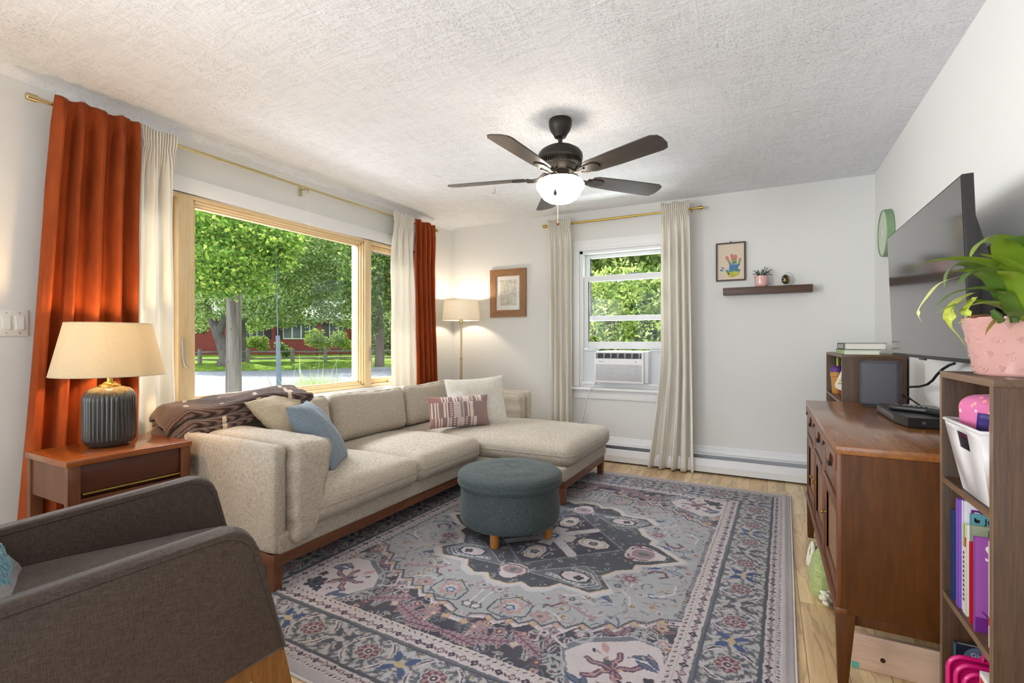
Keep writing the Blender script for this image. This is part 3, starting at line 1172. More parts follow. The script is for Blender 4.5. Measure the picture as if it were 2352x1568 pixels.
def frame(th, x0, x1, z0, z1, y, wd, dp, mv, mh):
    for (a, c, s) in ((x0, x0 + wd, 1), (x1 - wd, x1, -1)):
        b = N()
        o, i = (a, c) if s == 1 else (c, a)
        prism(b, [(o, z0), (i, z0 + wd), (i, z1 - wd), (o, z1)], y - dp, y, 'XZ')
        obj('frame_side', b, mv, th, world=True)
    for (a, c, s) in ((z0, z0 + wd, 1), (z1 - wd, z1, -1)):
        b = N()
        o, i = (a, c) if s == 1 else (c, a)
        prism(b, [(x0, o), (x1, o), (x1 - wd, i), (x0 + wd, i)], y - dp, y, 'XZ')
        obj('frame_side', b, mh, th, world=True)


pf = thing('picture_frame', 'oak framed pale print with white mat hanging right of the floor lamp', 'picture', (-2.47, YB, 1.41))
px0, px1, pz0, pz1 = -2.69, -2.255, 1.41, 1.925
frame(pf, px0, px1, pz0, pz1, YB - 0.001, 0.075, 0.024, M_OAK, M_OAKX)
b = N(); bx(b, px0 + 0.07, px1 - 0.07, YB - 0.010, YB - 0.004, pz0 + 0.07, pz1 - 0.07)
obj('mat_board', b, plain('mat_board', srgb(232, 230, 224), 0.7), pf, world=True)


def print_mat():
    t = NT('pale_leafy_print')
    n = t.noise(t.coords(), 22, 5, 0.65, 1.2)
    n2 = t.noise(t.coords(), 60, 4, 0.6, 0.6)
    a = t.ramp(n, [(0.38, srgb(216, 208, 196)), (0.5, srgb(190, 188, 168)), (0.6, srgb(150, 158, 128)), (0.72, srgb(205, 190, 170))])
    c = t.mix(t.ramp(n2, [(0.45, (0, 0, 0, 1)), (0.6, (1, 1, 1, 1))]), a, srgb(222, 216, 204))
    t.pbr(c, 0.6)
    return t.m


b = N(); bx(b, px0 + 0.118, px1 - 0.118, YB - 0.012, YB - 0.010, pz0 + 0.125, pz1 - 0.115)
obj('print', b, print_mat(), pf, world=True)
b = N(); bx(b, px0 + 0.072, px1 - 0.072, YB - 0.016, YB - 0.0145, pz0 + 0.072, pz1 - 0.072)
obj('glazing', b, glassmat('picture_glass', refl=1.2), pf, world=True)

M_DWOOD = wood('dark_walnut', srgb(88, 62, 46), srgb(62, 42, 30), axis=0, scale=6, rough=0.45, stretch=0.08)
M_DWOODZ = wood('dark_walnut_upright', srgb(78, 54, 40), srgb(56, 38, 28), axis=2, scale=6, rough=0.45, stretch=0.08)
hp = thing('picture_frame', 'thin dark framed multicoloured handprint painting above the wall shelf', 'picture', (-0.285, YB, 1.678))
hx0, hx1, hz0, hz1 = -0.402, -0.166, 1.672, 2.005
frame(hp, hx0, hx1, hz0, hz1, YB - 0.001, 0.013, 0.022, M_DWOODZ, M_DWOOD)
b = N(); bx(b, hx0 + 0.012, hx1 - 0.012, YB - 0.010, YB - 0.006, hz0 + 0.012, hz1 - 0.012)
obj('mat_board', b, plain('cream_paper', srgb(222, 206, 184), 0.8, var=0.05), hp, world=True)
b = N(); bx(b, hx0 + 0.012, hx0 + 0.016, YB - 0.014, YB - 0.010, hz0 + 0.012, hz1 - 0.012); bx(b, hx1 - 0.016, hx1 - 0.012, YB - 0.014, YB - 0.010, hz0 + 0.012, hz1 - 0.012)
bx(b, hx0 + 0.012, hx1 - 0.012, YB - 0.014, YB - 0.010, hz0 + 0.012, hz0 + 0.016); bx(b, hx0 + 0.012, hx1 - 0.012, YB - 0.014, YB - 0.010, hz1 - 0.016, hz1 - 0.012)
obj('inner_edge', b, plain('white_mat_edge', srgb(238, 232, 222), 0.6), hp, world=True)
b = N(); bx(b, -0.288, -0.280, YB - 0.016, YB - 0.002, hz1, hz1 + 0.012, 0.002)
obj('hanger', b, M_DWOOD, hp, world=True)


def hand_mat():
    t = NT('finger_paint')
    sp = t.n('ShaderNodeSeparateXYZ', Vector=t.coords())
    n = t.noise(t.coords(), 48, 3)
    z = t.math('MULTIPLY_ADD', n, 0.05, (sp, 'Z'))
    r = t.ramp(z, [(0.020, srgb(190, 120, 90)), (0.090, srgb(190, 200, 70)), (0.105, srgb(80, 130, 140)), (0.155, srgb(82, 118, 180)), (0.175, srgb(120, 160, 96)), (0.215, srgb(206, 130, 120)), (0.30, srgb(214, 120, 106))])
    t.pbr(r, 0.7)
    return t.m


def blob(bm, pts, ws, y):
    """flat dab of paint along a stroke"""
    n = len(pts)
    L, R = [], []
    for i in range(n):
        a = Vector(pts[min(i + 1, n - 1)]) - Vector(pts[max(i - 1, 0)])
        nn = Vector((-a.y, a.x)).normalized() * ws[i]
        L.append((pts[i][0] + nn.x, pts[i][1] + nn.y)); R.append((pts[i][0] - nn.x, pts[i][1] - nn.y))
    poly = L + R[::-1]
    prism(bm, poly, y - 0.0015, y, 'XZ')


b = N()
yh = YB - 0.0102
cxh, czh = -0.262, 1.760
blob(b, [(cxh - 0.045, czh - 0.03), (cxh - 0.01, czh - 0.036), (cxh + 0.03, czh - 0.02), (cxh + 0.045, czh + 0.01)], [0.012, 0.022, 0.02, 0.012], yh)
blob(b, [(cxh - 0.005, czh - 0.034), (cxh, czh), (cxh + 0.004, czh + 0.055)], [0.026, 0.036, 0.034], yh - 0.0005)
blob(b, [(cxh - 0.030, czh - 0.02), (cxh - 0.048, czh - 0.005), (cxh - 0.058, czh + 0.008)], [0.016, 0.012, 0.006], yh)
for (dx, dz, ex, ez, w_) in ((-0.022, 0.055, -0.058, 0.128, 0.0115), (0.0, 0.06, -0.014, 0.145, 0.0125), (0.016, 0.06, 0.016, 0.137, 0.0125), (0.038, 0.04, 0.056, 0.107, 0.0105)):
    pts = [(cxh + dx + (ex - dx) * t, czh + dz + (ez - dz) * t) for t in (0, 0.3, 0.6, 0.85, 1.0)]
    blob(b, pts, [w_, w_ * 0.75, w_ * 0.9, w_ * 1.1, w_ * 0.5], yh)
blob(b, [(cxh - 0.107, czh + 0.012), (cxh - 0.095, czh + 0.008), (cxh - 0.082, czh + 0.004)], [0.004, 0.009, 0.004], yh)
blob(b, [(cxh - 0.092, czh + 0.036), (cxh - 0.082, czh + 0.026), (cxh - 0.074, czh + 0.015)], [0.003, 0.006, 0.003], yh)
bmesh.ops.translate(b, verts=b.verts, vec=(0, 0, 0))
ho = obj('handprint', b, hand_mat(), hp, 0, world=True, label='rainbow coloured painted handprint')
# ================================================================ sectional sofa
M_SOFA = fabric('oatmeal_upholstery', srgb(200, 190, 175), srgb(134, 122, 108), 480, 0.35, contrast=(0.28, 0.62), big=0.03)
M_WELT = fabric('oatmeal_piping', srgb(180, 170, 156), srgb(150, 140, 126), 620, 0.2)
M_LEG = wood('walnut_leg', srgb(124, 74, 44), srgb(92, 52, 30), axis=2, scale=8, rough=0.4, stretch=0.1)
M_LEGY = wood('walnut_rail', srgb(116, 68, 40), srgb(88, 48, 28), axis=1, scale=8, rough=0.4, stretch=0.1)
M_LEGX = wood('walnut_rail_side', srgb(116, 68, 40), srgb(88, 48, 28), axis=0, scale=8, rough=0.4, stretch=0.1)
SF = thing('sectional_sofa', 'oatmeal upholstered sectional sofa with a chaise under the street window', 'sofa', (-2.3, 2.8, 0))
SZ0 = 0.172
# legs and wooden rail
for (x, y) in ((-2.005, 1.485), (-1.272, 3.19), (-1.272, 4.075), (-3.0, 1.485), (-3.0, 4.11), (-1.99, 3.19)):
    b = N()
    bx(b, x - 0.026, x + 0.026, y - 0.026, y + 0.026, 0.012, 0.125)
    for v in b.verts:
        if v.co.z < 0.05:
            v.co.x = x + (v.co.x - x) * 0.82
            v.co.y = y + (v.co.y - y) * 0.82
    obj('leg', b, M_LEG, SF, world=True)
for (xa_, xb_, yb_) in ((-2.031, -1.979, 3.17), (-3.03, -2.98, 4.14)):
    b = N(); bx(b, xa_, xb_, 1.46, yb_, 0.118, SZ0 + 0.004, 0.002)
    obj('base_rail', b, M_LEGY, SF, world=True)
b = N(); bx(b, -1.298, -1.246, 3.165, 4.10, 0.118, SZ0 + 0.004, 0.002)
obj('base_rail', b, M_LEGY, SF, world=True)
for (xa_, xb_, ya_, yb_) in ((-3.0, -2.0, 1.459, 1.505), (-3.0, -1.27, 4.08, 4.12), (-2.0, -1.27, 3.164, 3.21)):
    b = N(); bx(b, xa_, xb_, ya_, yb_, 0.118, SZ0 + 0.004, 0.002)
    obj('base_rail', b, M_LEGX, SF, world=True)


def sbox(name, x0, x1, y0, y1, z0, z1, r=0.022, ct=0.0, seam=None, cuts=14, wr=0.0015, seed=1.0, m=None, post=None, cb=0.0, side=0.0):
    b = N()
    Mx = T((x0 + x1) / 2, (y0 + y1) / 2, (z0 + z1) / 2)
    cushion(b, x1 - x0, y1 - y0, z1 - z0, r, ct, cb, cuts, wr, seed, side, Mx, post)
    return obj(name, b, m or M_SOFA, SF, 60, world=True)


sbox('seat_platform', -3.02, -1.965, 1.475, 3.165, SZ0, 0.27, 0.02)
sbox('chaise_platform', -3.02, -1.235, 3.155, 4.125, SZ0, 0.272, 0.02)
sbox('sofa_back', -3.045, -2.95, 1.47, 4.17, SZ0, 0.655, 0.03)


def piping(parent, pts, r=0.0032, closed=True, m=None):
    b = N()
    tube(b, pts, r, 6, closed=closed)
    return obj('piping', b, m or M_WELT, parent, 60, world=True)


def arm(y0, y1, ztop, x1):
    a = sbox('armrest', -3.04, x1, y0, y1, SZ0, ztop, 0.028, 0.006, wr=0.002)
    yy = y0 + 0.010 if y0 < 2 else y1 - 0.010
    rr = 0.030
    f = []
    for t in np.linspace(0, 1, 8):
        f.append((x1 - rr + rr * math.sin(t * PI / 2) - 0.002, yy, ztop - rr + rr * math.cos(t * PI / 2) - 0.001))
    return a


arm(1.457, 1.530, 0.668, -1.972)
arm(4.095, 4.165, 0.684, -1.962)

# seat cushions with knife seam
for (y0, y1, sd) in ((1.60, 2.432, 2.0), (2.432, 3.172, 5.0)):
    w_, d_, h_ = 0.82, y1 - y0 - 0.004, 0.165
    Mx = T(-1.915 - w_ / 2, (y0 + y1) / 2, 0.258 + h_ / 2)
    b = N(); cushion(b, w_, d_, h_, 0.062, 0.036, 0.0, 24, 0.004, sd, 0.012, Mx)
    so = obj('seat_cushion', b, M_SOFA, SF, 60, world=True)
    piping(so, cush_ring(w_, d_, h_, 0.02, 0.062, 0.036, 0, 0.012, Mx, 26))
w_, d_, h_ = 1.56, 0.962, 0.160
Mx = T(-1.205 - w_ / 2, 3.660, 0.262 + h_ / 2)
b = N(); cushion(b, w_, d_, h_, 0.060, 0.042, 0.0, 30, 0.004, 9.0, 0.012, Mx)
so = obj('chaise_cushion', b, M_SOFA, SF, 60, world=True)
piping(so, cush_ring(w_, d_, h_, 0.02, 0.060, 0.042, 0, 0.012, Mx, 30))

# back cushions, slumped a little
for (y0, y1, zt, sd) in ((1.66, 2.425, 0.765, 1.3), (2.435, 3.205, 0.772, 4.4), (3.215, 3.99, 0.775, 7.7)):
    w_, d_, h_ = y1 - y0, 0.345, 0.205
    # local: x -> Y world, y -> up, z -> +X (thickness)
    R = Matrix(((0, 0, 1, 0), (1, 0, 0, 0), (0, 1, 0, 0), (0, 0, 0, 1)))
    Mx = T(-2.765, (y0 + y1) / 2, (0.425 + zt) / 2) @ Matrix.Rotation(-0.16, 4, 'Y') @ R

    def sag(q, w_=w_, d_=d_, sd=sd):
        k = q.y / (d_ / 2)
        if k > 0:
            q.y -= 0.012 * math.cos(q.x / w_ * 2 * PI * 0.9 + sd) * k * 0.6
            q.y -= 0.010 * (1 - (2 * q.x / w_) ** 2) * k
            # seam puckers along the top edge
            q.z += 0.0035 * math.sin(q.x * 95 + sd) * k * k
        return q
    b = N(); cushion(b, w_, d_, h_, 0.055, 0.028, 0.02, 24, 0.006, sd, 0.0, Mx, sag)
    bo = obj('back_cushion', b, M_SOFA, SF, 60, world=True)
    piping(bo, cush_ring(w_, d_, h_, 0.62, 0.055, 0.028, 0.02, 0, Mx, 26, sag), 0.0028)


# loose wedge cushions along both arms
def wedge(x0, x1, ya, yt, yb, z0, z1, sd, s):
    w_, d_, h_ = x1 - x0, abs(yt - ya), z1 - z0
    Mx = T((x0 + x1) / 2, (ya + yt) / 2, (z0 + z1) / 2)

    def post(q):
        k = (q.z + h_ / 2) / h_           # 0 bottom .. 1 top
        k = max(0.0, min(1.0, k))
        full = d_
        nar = abs(yb - ya)
        wd = nar + (full - nar) * (k ** 0.8)
        q.y = -s * d_ / 2 + s * (q.y * s + d_ / 2) / d_ * wd
        q.y += 0.004 * math.sin(q.z * 60 + sd) * (1 if q.x > 0.3 * w_ else 0)
        return q
    b = N(); cushion(b, w_, d_, h_, 0.045, 0.014, 0.0, 24, 0.006, sd, 0.01, Mx, post)
    o = obj('arm_cushion', b, M_SOFA, SF, 60, world=True)
    pts = []
    for t in np.linspace(-1, 1, 18):
        q = post(cush_map((0.9, -0.72 * s, t), (w_ / 2, d_ / 2, h_ / 2), 0.045, 0.014, 0, 0, 0, 0.01))
        pts.append(Mx @ q)
    q1 = [Mx @ post(cush_map((0.93, 0.62 * s, t), (w_ / 2, d_ / 2, h_ / 2), 0.045, 0.014, 0, 0, 0, 0.01)) for t in np.linspace(-0.95, 0.93, 20)]
    q2 = [Mx @ post(cush_map((t, 0.62 * s, 0.95), (w_ / 2, d_ / 2, h_ / 2), 0.045, 0.014, 0, 0, 0, 0.01)) for t in np.linspace(0.93, -0.95, 24)]
    piping(o, q1 + q2[1:], 0.0028, closed=False)
    return o


wedge(-2.88, -1.915, 1.532, 1.765, 1.625, 0.205, 0.668, 3.3, 1)
wedge(-2.86, -1.99, 4.093, 3.965, 3.985, 0.415, 0.672, 6.1, -1)


# ================================================================ loose pillows
def frame_from(A, B, C):
    """A top-left corner, B top-right, C bottom-left -> matrix with local x along A->B, y along C->A"""
    A, B, C = Vector(A), Vector(B), Vector(C)
    ex = (B - A); wd = ex.length; ex.normalize()
    ey = (A - C); ht_ = ey.length
    ey = (ey - ex * ey.dot(ex)).normalized()
    ez = ex.cross(ey).normalized()
    ctr = (B + C) / 2
    M = Matrix((ex, ey, ez)).transposed().to_4x4()
    M.translation = ctr
    return M, wd, ht_


def loose_pillow(name, label, A, B, C, t, m, seed, p=0.5, wr=0.006, welt=None, grow=1.05, shift=(0, 0, 0)):
    Mx, wd, h_ = frame_from(A, B, C)
    wd *= grow; h_ *= grow
    Mx.translation = Mx.translation + Vector(shift)
    ctr = Mx.translation.copy()
    th = thing(name, label, 'pillow', ctr)
    b = N(); pillow(b, wd, h_, t, 30, Mx, seed, wr, p)
    c = obj('pillow_cover', b, m, th, 60, world=True)
    if welt:
        pts = []
        for a, bb in (((-1, -1), (1, -1)), ((1, -1), (1, 1)), ((1, 1), (-1, 1)), ((-1, 1), (-1, -1))):
            for i in range(14):
                k = i / 14
                u = math.sin((a[0] + (bb[0] - a[0]) * k) * PI / 2); v = math.sin((a[1] + (bb[1] - a[1]) * k) * PI / 2)
                pts.append(Mx @ Vector((u * wd / 2 * (1 - 0.07 * (1 - v * v) * abs(u)), v * h_ / 2 * (1 - 0.07 * (1 - u * u) * abs(v)), 0)))
        b = N(); tube(b, pts, 0.0035, 6, closed=True)
        obj('piping', b, welt, th, 60, world=True)
    return th, Mx, wd, h_


M_BEIGE = fabric('beige_cotton', srgb(200, 186, 160), srgb(168, 152, 128), 300, 0.3)
loose_pillow('throw_pillow', 'large plain beige pillow slumped over the near sofa arm', at(548, 943, 2.62), at(657, 905, 3.05), at(695, 1020, 2.80), 0.17, M_BEIGE, 2.0, 0.55, 0.010, M_BEIGE, grow=1.05)
M_BLUE = fabric('slate_blue_linen', srgb(134, 148, 160), srgb(104, 118, 130), 400, 0.35)
bp, Mx, wd, h_ = loose_pillow('throw_pillow', 'slate blue pillow tilted on the near seat of the sofa', at(659, 938, 2.62), at(703, 923, 2.95), at(765, 1078, 2.66), 0.16, M_BLUE, 5.0, 0.5, 0.006, None, grow=1.05)
b = N()
# stitched band across the cover and a small black tag
tube(b, [Mx @ Vector((wd / 2 * s * (1 - 0.05 * abs(s)), h_ * 0.12, -(0.17 / 2 * ((1 - abs(s) ** 2.6) * (1 - 0.24 ** 2.6)) ** 0.5) - 0.001)) for s in np.linspace(-0.97, 0.97, 20)], 0.0018, 5)
obj('seam', b, M_BLUE, bp, 60, world=True)
b = N()
tp = Mx @ Vector((wd * 0.47, h_ * 0.10, -0.02))
bx(b, -0.004, 0.022, -0.012, 0.012, -0.001, 0.001, M=Mx @ T(wd * 0.475, h_ * 0.06, -0.012))
obj('label_tag', b, plain('black_ribbon', srgb(24, 24, 28), 0.7), bp, world=True, label='small black ribbon tag')
M_WHITEP = fabric('pale_linen', srgb(226, 222, 212), srgb(196, 190, 178), 280, 0.3)
loose_pillow('throw_pillow', 'big pale linen pillow standing behind the patterned pillow', at(1030, 873, 4.10), at(1160, 863, 4.28), at(1026, 992, 4.0), 0.15, M_WHITEP, 8.0, 0.42, 0.008, M_WHITEP, grow=1.03)


def kilim():
    """woven pillow: blush, mauve and brown blocks with cream stripes and lattices (local u across, v up)"""
    t = NT('woven_blush_pattern')
    tc = t.n('ShaderNodeUVMap')
    sp = t.n('ShaderNodeSeparateXYZ', Vector=tc)
    U, V = (sp, 'X'), (sp, 'Y')
    nz = t.noise(t.coords(), 160, 2)
    # three rows, each shifting the stripe layout
    row = t.math('FLOOR', t.math('MULTIPLY_ADD', V, 1.0, 0.0))
    r1 = t.math('GREATER_THAN', V, 0.30)
    r2 = t.math('GREATER_THAN', V, 0.78)
    sh = t.math('ADD', t.math('MULTIPLY', r1, -0.05), t.math('MULTIPLY', r2, 0.16))
    x = t.math('SUBTRACT', U, sh)
    base = t.ramp(x, [(0.0, srgb(150, 112, 102)), (0.14, srgb(158, 128, 126)), (0.45, srgb(146, 120, 124)), (0.62, srgb(140, 120, 118)), (1.0, srgb(160, 136, 130))])
    st = t.ramp(x, [(0.0, (0, 0, 0, 1)), (0.10, (1, 1, 1, 1)), (0.115, (0, 0, 0, 1)), (0.145, (1, 1, 1, 1)), (0.165, (0, 0, 0, 1)), (0.185, (1, 1, 1, 1)), (0.205, (0, 0, 0, 1)),
                    (0.28, (1, 1, 1, 1)), (0.31, (0, 0, 0, 1)), (0.325, (1, 1, 1, 1)), (0.35, (0, 0, 0, 1)), (0.66, (1, 1, 1, 1)), (0.685, (0, 0, 0, 1)), (0.70, (1, 1, 1, 1)), (0.755, (0, 0, 0, 1))])
    st.color_ramp.interpolation = 'CONSTANT'
    # ladder columns
    lad = t.math('MULTIPLY', t.math('GREATER_THAN', t.math('SINE', t.math('MULTIPLY', V, 92.0)), 0.1),
                 t.math('ADD', t.math('MULTIPLY', t.math('GREATER_THAN', x, 0.385), t.math('LESS_THAN', x, 0.42)),
                        t.math('MULTIPLY', t.math('GREATER_THAN', x, 0.575), t.math('LESS_THAN', x, 0.61))))
    # cream lattice of small diamonds
    inl = t.math('MULTIPLY', t.math('GREATER_THAN', x, 0.44), t.math('LESS_THAN', x, 0.555))
    d1 = t.math('SINE', t.math('MULTIPLY', t.math('ADD', x, t.math('MULTIPLY', V, 0.46)), 150.0))
    d2 = t.math('SINE', t.math('MULTIPLY', t.math('SUBTRACT', x, t.math('MULTIPLY', V, 0.46)), 150.0))
    lat = t.math('MULTIPLY', inl, t.math('GREATER_THAN', t.math('MULTIPLY', d1, d2), -0.35))
    f = t.math('MAXIMUM', t.math('MAXIMUM', st, lad), lat)
    col = t.mix(f, base, srgb(226, 214, 202))
    col = t.mix(t.math('MULTIPLY', nz, 0.35), col, srgb(120, 90, 84))
    t.pbr(col, 0.95, 0, t.bump(nz, 0.6, 0.002), 0.1, 0, 0.2)
    return t.m


lp2, Mx, wd, h_ = loose_pillow('throw_pillow', 'blush and cream woven lumbar pillow with stripes on the chaise', at(988, 913, 3.93), at(1122, 906, 4.10), at(982, 984, 3.86), 0.13, kilim(), 11.0, 0.5, 0.005, None, grow=1.04)
for ch in lp2.children:
    me = ch.data
    uv = me.uv_layers.new(name='UVMap')
    inv = Mx.inverted()
    Wm = Matrix.Translation(lp2.location)
    for lpp in me.loops:
        q = inv @ (Wm @ me.vertices[lpp.vertex_index].co)
        uv.data[lpp.index].uv = (q.x / wd + 0.5, q.y / h_ + 0.5)


# ================================================================ folded knit throw over the back corner of the arm
def knit():
    t = NT('brown_chunky_knit')
    co = t.coords(rot=(0, 0, 0.5))
    sp = t.n('ShaderNodeSeparateXYZ', Vector=co)
    n = t.noise(t.coords(), 40, 2)
    rib = t.math('SINE', t.math('MULTIPLY_ADD', (sp, 'X'), 620.0, t.math('MULTIPLY', n, 2.0)))
    st = t.n('ShaderNodeTexWave', {'wave_type': 'BANDS', 'bands_direction': 'Y'}, Vector=co, Scale=60.0, Distortion=1.5)
    h = t.math('MULTIPLY_ADD', rib, 0.5, t.math('MULTIPLY', (st, 'Fac'), 0.5))
    base = t.mix(t.ramp(h, [(0.1, (0, 0, 0, 1)), (0.7, (1, 1, 1, 1))]), srgb(70, 52, 46), srgb(134, 112, 104))
    # light dashes knitted in
    so = t.n('ShaderNodeSeparateXYZ', Vector=t.coords())
    n2 = t.noise(t.coords(), 60, 2)
    ya = t.math('FRACT', t.math('ADD', t.math('MULTIPLY', (so, 'Y'), 5.2), t.math('MULTIPLY', (so, 'X'), 2.6)))
    xa = t.math('FRACT', t.math('ADD', t.math('MULTIPLY', (so, 'X'), 6.3), t.math('MULTIPLY', (so, 'Y'), -1.7)))
    m = t.math('MULTIPLY', t.math('LESS_THAN', t.math('MULTIPLY_ADD', n2, 0.06, ya), 0.15), t.math('LESS_THAN', t.math('MULTIPLY_ADD', n2, 0.1, xa), 0.52))
    col = t.mix(m, base, srgb(214, 196, 172))
    t.pbr(col, 0.95, 0, t.bump(h, 0.9, 0.004), 0.1, 0, 0.3)
    return t.m


M_KNIT = knit()
kb = N()
layers = [(0.0, 0.62, 0.56, 0.0), (0.032, 0.60, 0.54, 0.4), (0.076, 0.60, 0.53, 0.9)]


def throw_map(q):
    # q in sofa corner space: x along X, y along Y (from the arm side), z up
    y = q.y
    z = q.z
    drop = 0.0
    if y < 1.50:
        k = 1.50 - y
        drop = 1.1 * k ** 1.2
        y = 1.50 - k * 0.62
    # lies over arm (0.67) then up onto the back cushion
    lift = 0.055 / (1 + math.exp(-(y - 1.78) * 14))
    x = q.x
    if x < -2.98:
        k = -2.98 - x
        drop += 0.3 * k
    z += 0.010 * math.sin(y * 9 + x * 13) + 0.006 * math.sin(x * 31 - y * 17)
    return Vector((x, y, z - drop + lift))


for i, (dz, lx, ly, ph) in enumerate(layers):
    Mx = T(-2.765 - 0.012 * i, 1.775 + 0.012 * i, 0.686 + dz, rz=-0.30 - 0.03 * i)
    tmp = N()
    cushion(tmp, 0.42 - 0.02 * i, 0.80 - 0.05 * (i % 2), 0.034 + 0.010 * i, 0.016 + 0.005 * i, 0.006, 0.0, 40, 0.003, ph * 3, 0.0, Mx)
    for v in tmp.verts:
        v.co = throw_map(v.co)
    me = bpy.data.meshes.new('t'); tmp.to_mesh(me); tmp.free(); kb.from_mesh(me); bpy.data.meshes.remove(me)
o = obj('knit_throw', kb, M_KNIT, loc=(-2.775, 1.7, 0.70), smooth=60)
tag(o, 'brown chunky knit blanket folded over the back corner of the sofa arm', 'blanket')

# ================================================================ round ottoman
M_OTT = fabric('teal_grey_upholstery', srgb(84, 94, 94), srgb(50, 57, 60), 500, 0.35)
OT = thing('ottoman', 'round grey green storage ottoman with lid in front of the sofa', 'ottoman', (-1.36, 2.575, 0))
b = N()
Rr = 0.298
prof = [(0, 0.084), (Rr - 0.045, 0.086), (Rr - 0.018, 0.096), (Rr - 0.006, 0.115)] + [(Rr - 0.004 + 0.003 * math.sin(k * 0.8), 0.115 + 0.2 * k / 8) for k in range(1, 9)] + [(Rr - 0.012, 0.318), (0, 0.318)]
lathe(b, prof, n=72)
obj('body', b, M_OTT, OT, 50)
b = N()


def lid(u, v):
    a = u * 2 * PI
    prof = [(Rr - 0.012, 0.318), (Rr + 0.006, 0.320), (Rr + 0.012, 0.330), (Rr + 0.012, 0.362), (Rr + 0.007, 0.374), (Rr - 0.006, 0.385), (Rr - 0.035, 0.394), (Rr - 0.08, 0.399), (0.16, 0.405), (0.11, 0.406), (0.06, 0.406), (0.0, 0.406)]
    k = v * (len(prof) - 1); i = min(int(k), len(prof) - 2); f = k - i
    r = prof[i][0] * (1 - f) + prof[i + 1][0] * f
    z = prof[i][1] * (1 - f) + prof[i + 1][1] * f
    x, y = r * math.cos(a), r * math.sin(a)
    if r < 0.2:
        g_ = max(0, 1 - r / 0.17)
        z += -0.010 * abs(noise.noise(Vector((x * 16 + y * 22, (y - x) * 5, 2)))) * g_ * 2 + 0.002
    z += 0.002 * noise.noise(Vector((x * 14, y * 14, 5)))
    return Vector((x, y, z))


grid(b, lid, 96, 60, True)
ld_ = obj('lid', b, M_OTT, OT, 60)
b = N()
for z, r in ((0.332, Rr + 0.0115), (0.322, Rr + 0.008)):
    tube(b, [(r * math.cos(a), r * math.sin(a), z) for a in np.linspace(0, 2 * PI, 73)[:-1]], 0.0028, 6, closed=True)
obj('piping', b, M_OTT, ld_, 60)
M_HONEY = wood('honey_leg', srgb(176, 118, 56), srgb(146, 92, 40), axis=2, scale=9, rough=0.4)
for a in (-83, 7, 97, 187):
    a = math.radians(a)
    b = N(); lathe(b, [(0, 0.012), (0.022, 0.012), (0.025, 0.02), (0.028, 0.09), (0, 0.09)], 0.236 * math.cos(a), 0.236 * math.sin(a), 24)
    obj('leg', b, M_HONEY, OT)

# ================================================================ armchair in the near left corner
M_CH = fabric('taupe_tweed', srgb(90, 77, 70), srgb(56, 46, 41), 520, 0.3, contrast=(0.3, 0.7), big=0.03)
M_CHW = fabric('taupe_piping', srgb(58, 48, 44), srgb(44, 36, 33), 330, 0.2)
M_AMBER = wood('amber_beech', srgb(136, 88, 34), srgb(100, 60, 18), axis=2, scale=8, rough=0.35, stretch=0.12)
CH = thing('armchair', 'taupe tweed armchair with amber wooden legs in the near left corner', 'armchair', (-1.667, 0.679, 0), -math.atan2(0.387, 0.92))


def arm_poly(n=8):
    pts = []

    def arc(cx_, cz_, r, a0, a1):
        for t in np.linspace(a0, a1, n):
            pts.append((cx_ + r * math.cos(math.radians(t)), cz_ + r * math.sin(math.radians(t))))
    # y, z ; front edge leans, top slopes down to the back
    pts.append((0.405, 0.300))
    arc(0.262, 0.578, 0.072, 14, 97)
    pts.append((-0.20, 0.588))
    pts.append((-0.50, 0.552))
    pts.append((-0.50, 0.17))
    pts.append((-0.10, 0.215))
    pts.append((0.22, 0.262))
    return pts


for s in (1, -1):
    b = N()
    xo, xi_ = 0.362 * s, 0.286 * s
    prism(b, arm_poly(), min(xo, xi_), max(xo, xi_), 'YZ')
    es = [e for e in b.edges if all(abs(abs(v.co.x) - abs(xo)) < 1e-4 for v in e.verts) or all(abs(abs(v.co.x) - abs(xi_)) < 1e-4 for v in e.verts)]
    bmesh.ops.bevel(b, geom=es, offset=0.016, segments=4, affect='EDGES', profile=0.5)
    a = obj('armrest', b, M_CH, CH, 50)
    for k, xs in enumerate((xo - 0.012 * s, xi_ + 0.012 * s)):
        b = N()
        P_ = arm_poly()
        c_ = Vector((0, 0.42))
        pts = []
        for (y, z) in P_[0:11]:
            pts.append((xs + (0.0115 * s if k == 0 else -0.0115 * s), y - 0.012 * (1 if y > 0.2 else 0), z - 0.016 * (1 if z > 0.5 else 0)))
        tube(b, pts, 0.0014, 6)
        obj('piping', b, M_CHW, a, 60)
b = N(); cushion(b, 0.566, 0.62, 0.15, 0.045, 0.022, 0.0, 22, 0.003, 3.0, 0.0, T(0, 0.075, 0.40))
obj('seat_cushion', b, M_CH, CH, 60)
b = N(); cushion(b, 0.572, 0.60, 0.075, 0.02, 0.0, 0.0, 12, 0.001, 3.0, 0.0, T(0, 0.06, 0.292, rx=0.05))
obj('seat_base', b, M_CH, CH, 60)
b = N(); cushion(b, 0.70, 0.62, 0.10, 0.035, 0.01, 0.01, 20, 0.003, 8.0, 0.0, T(0, -0.50, 0.58, rx=PI / 2 + 0.55))
obj('backrest', b, M_CH, CH, 60)
M_CHB = fabric('pale_grey_tweed', srgb(150, 146, 148), srgb(112, 108, 112), 320, 0.35)
b = N(); cushion(b, 0.555, 0.46, 0.12, 0.055, 0.025, 0.01, 20, 0.004, 8.0, 0.0, T(0, -0.330, 0.600, rx=PI / 2 + 0.60))
obj('back_cushion', b, M_CHB, CH, 60, label='pale grey back cushion')
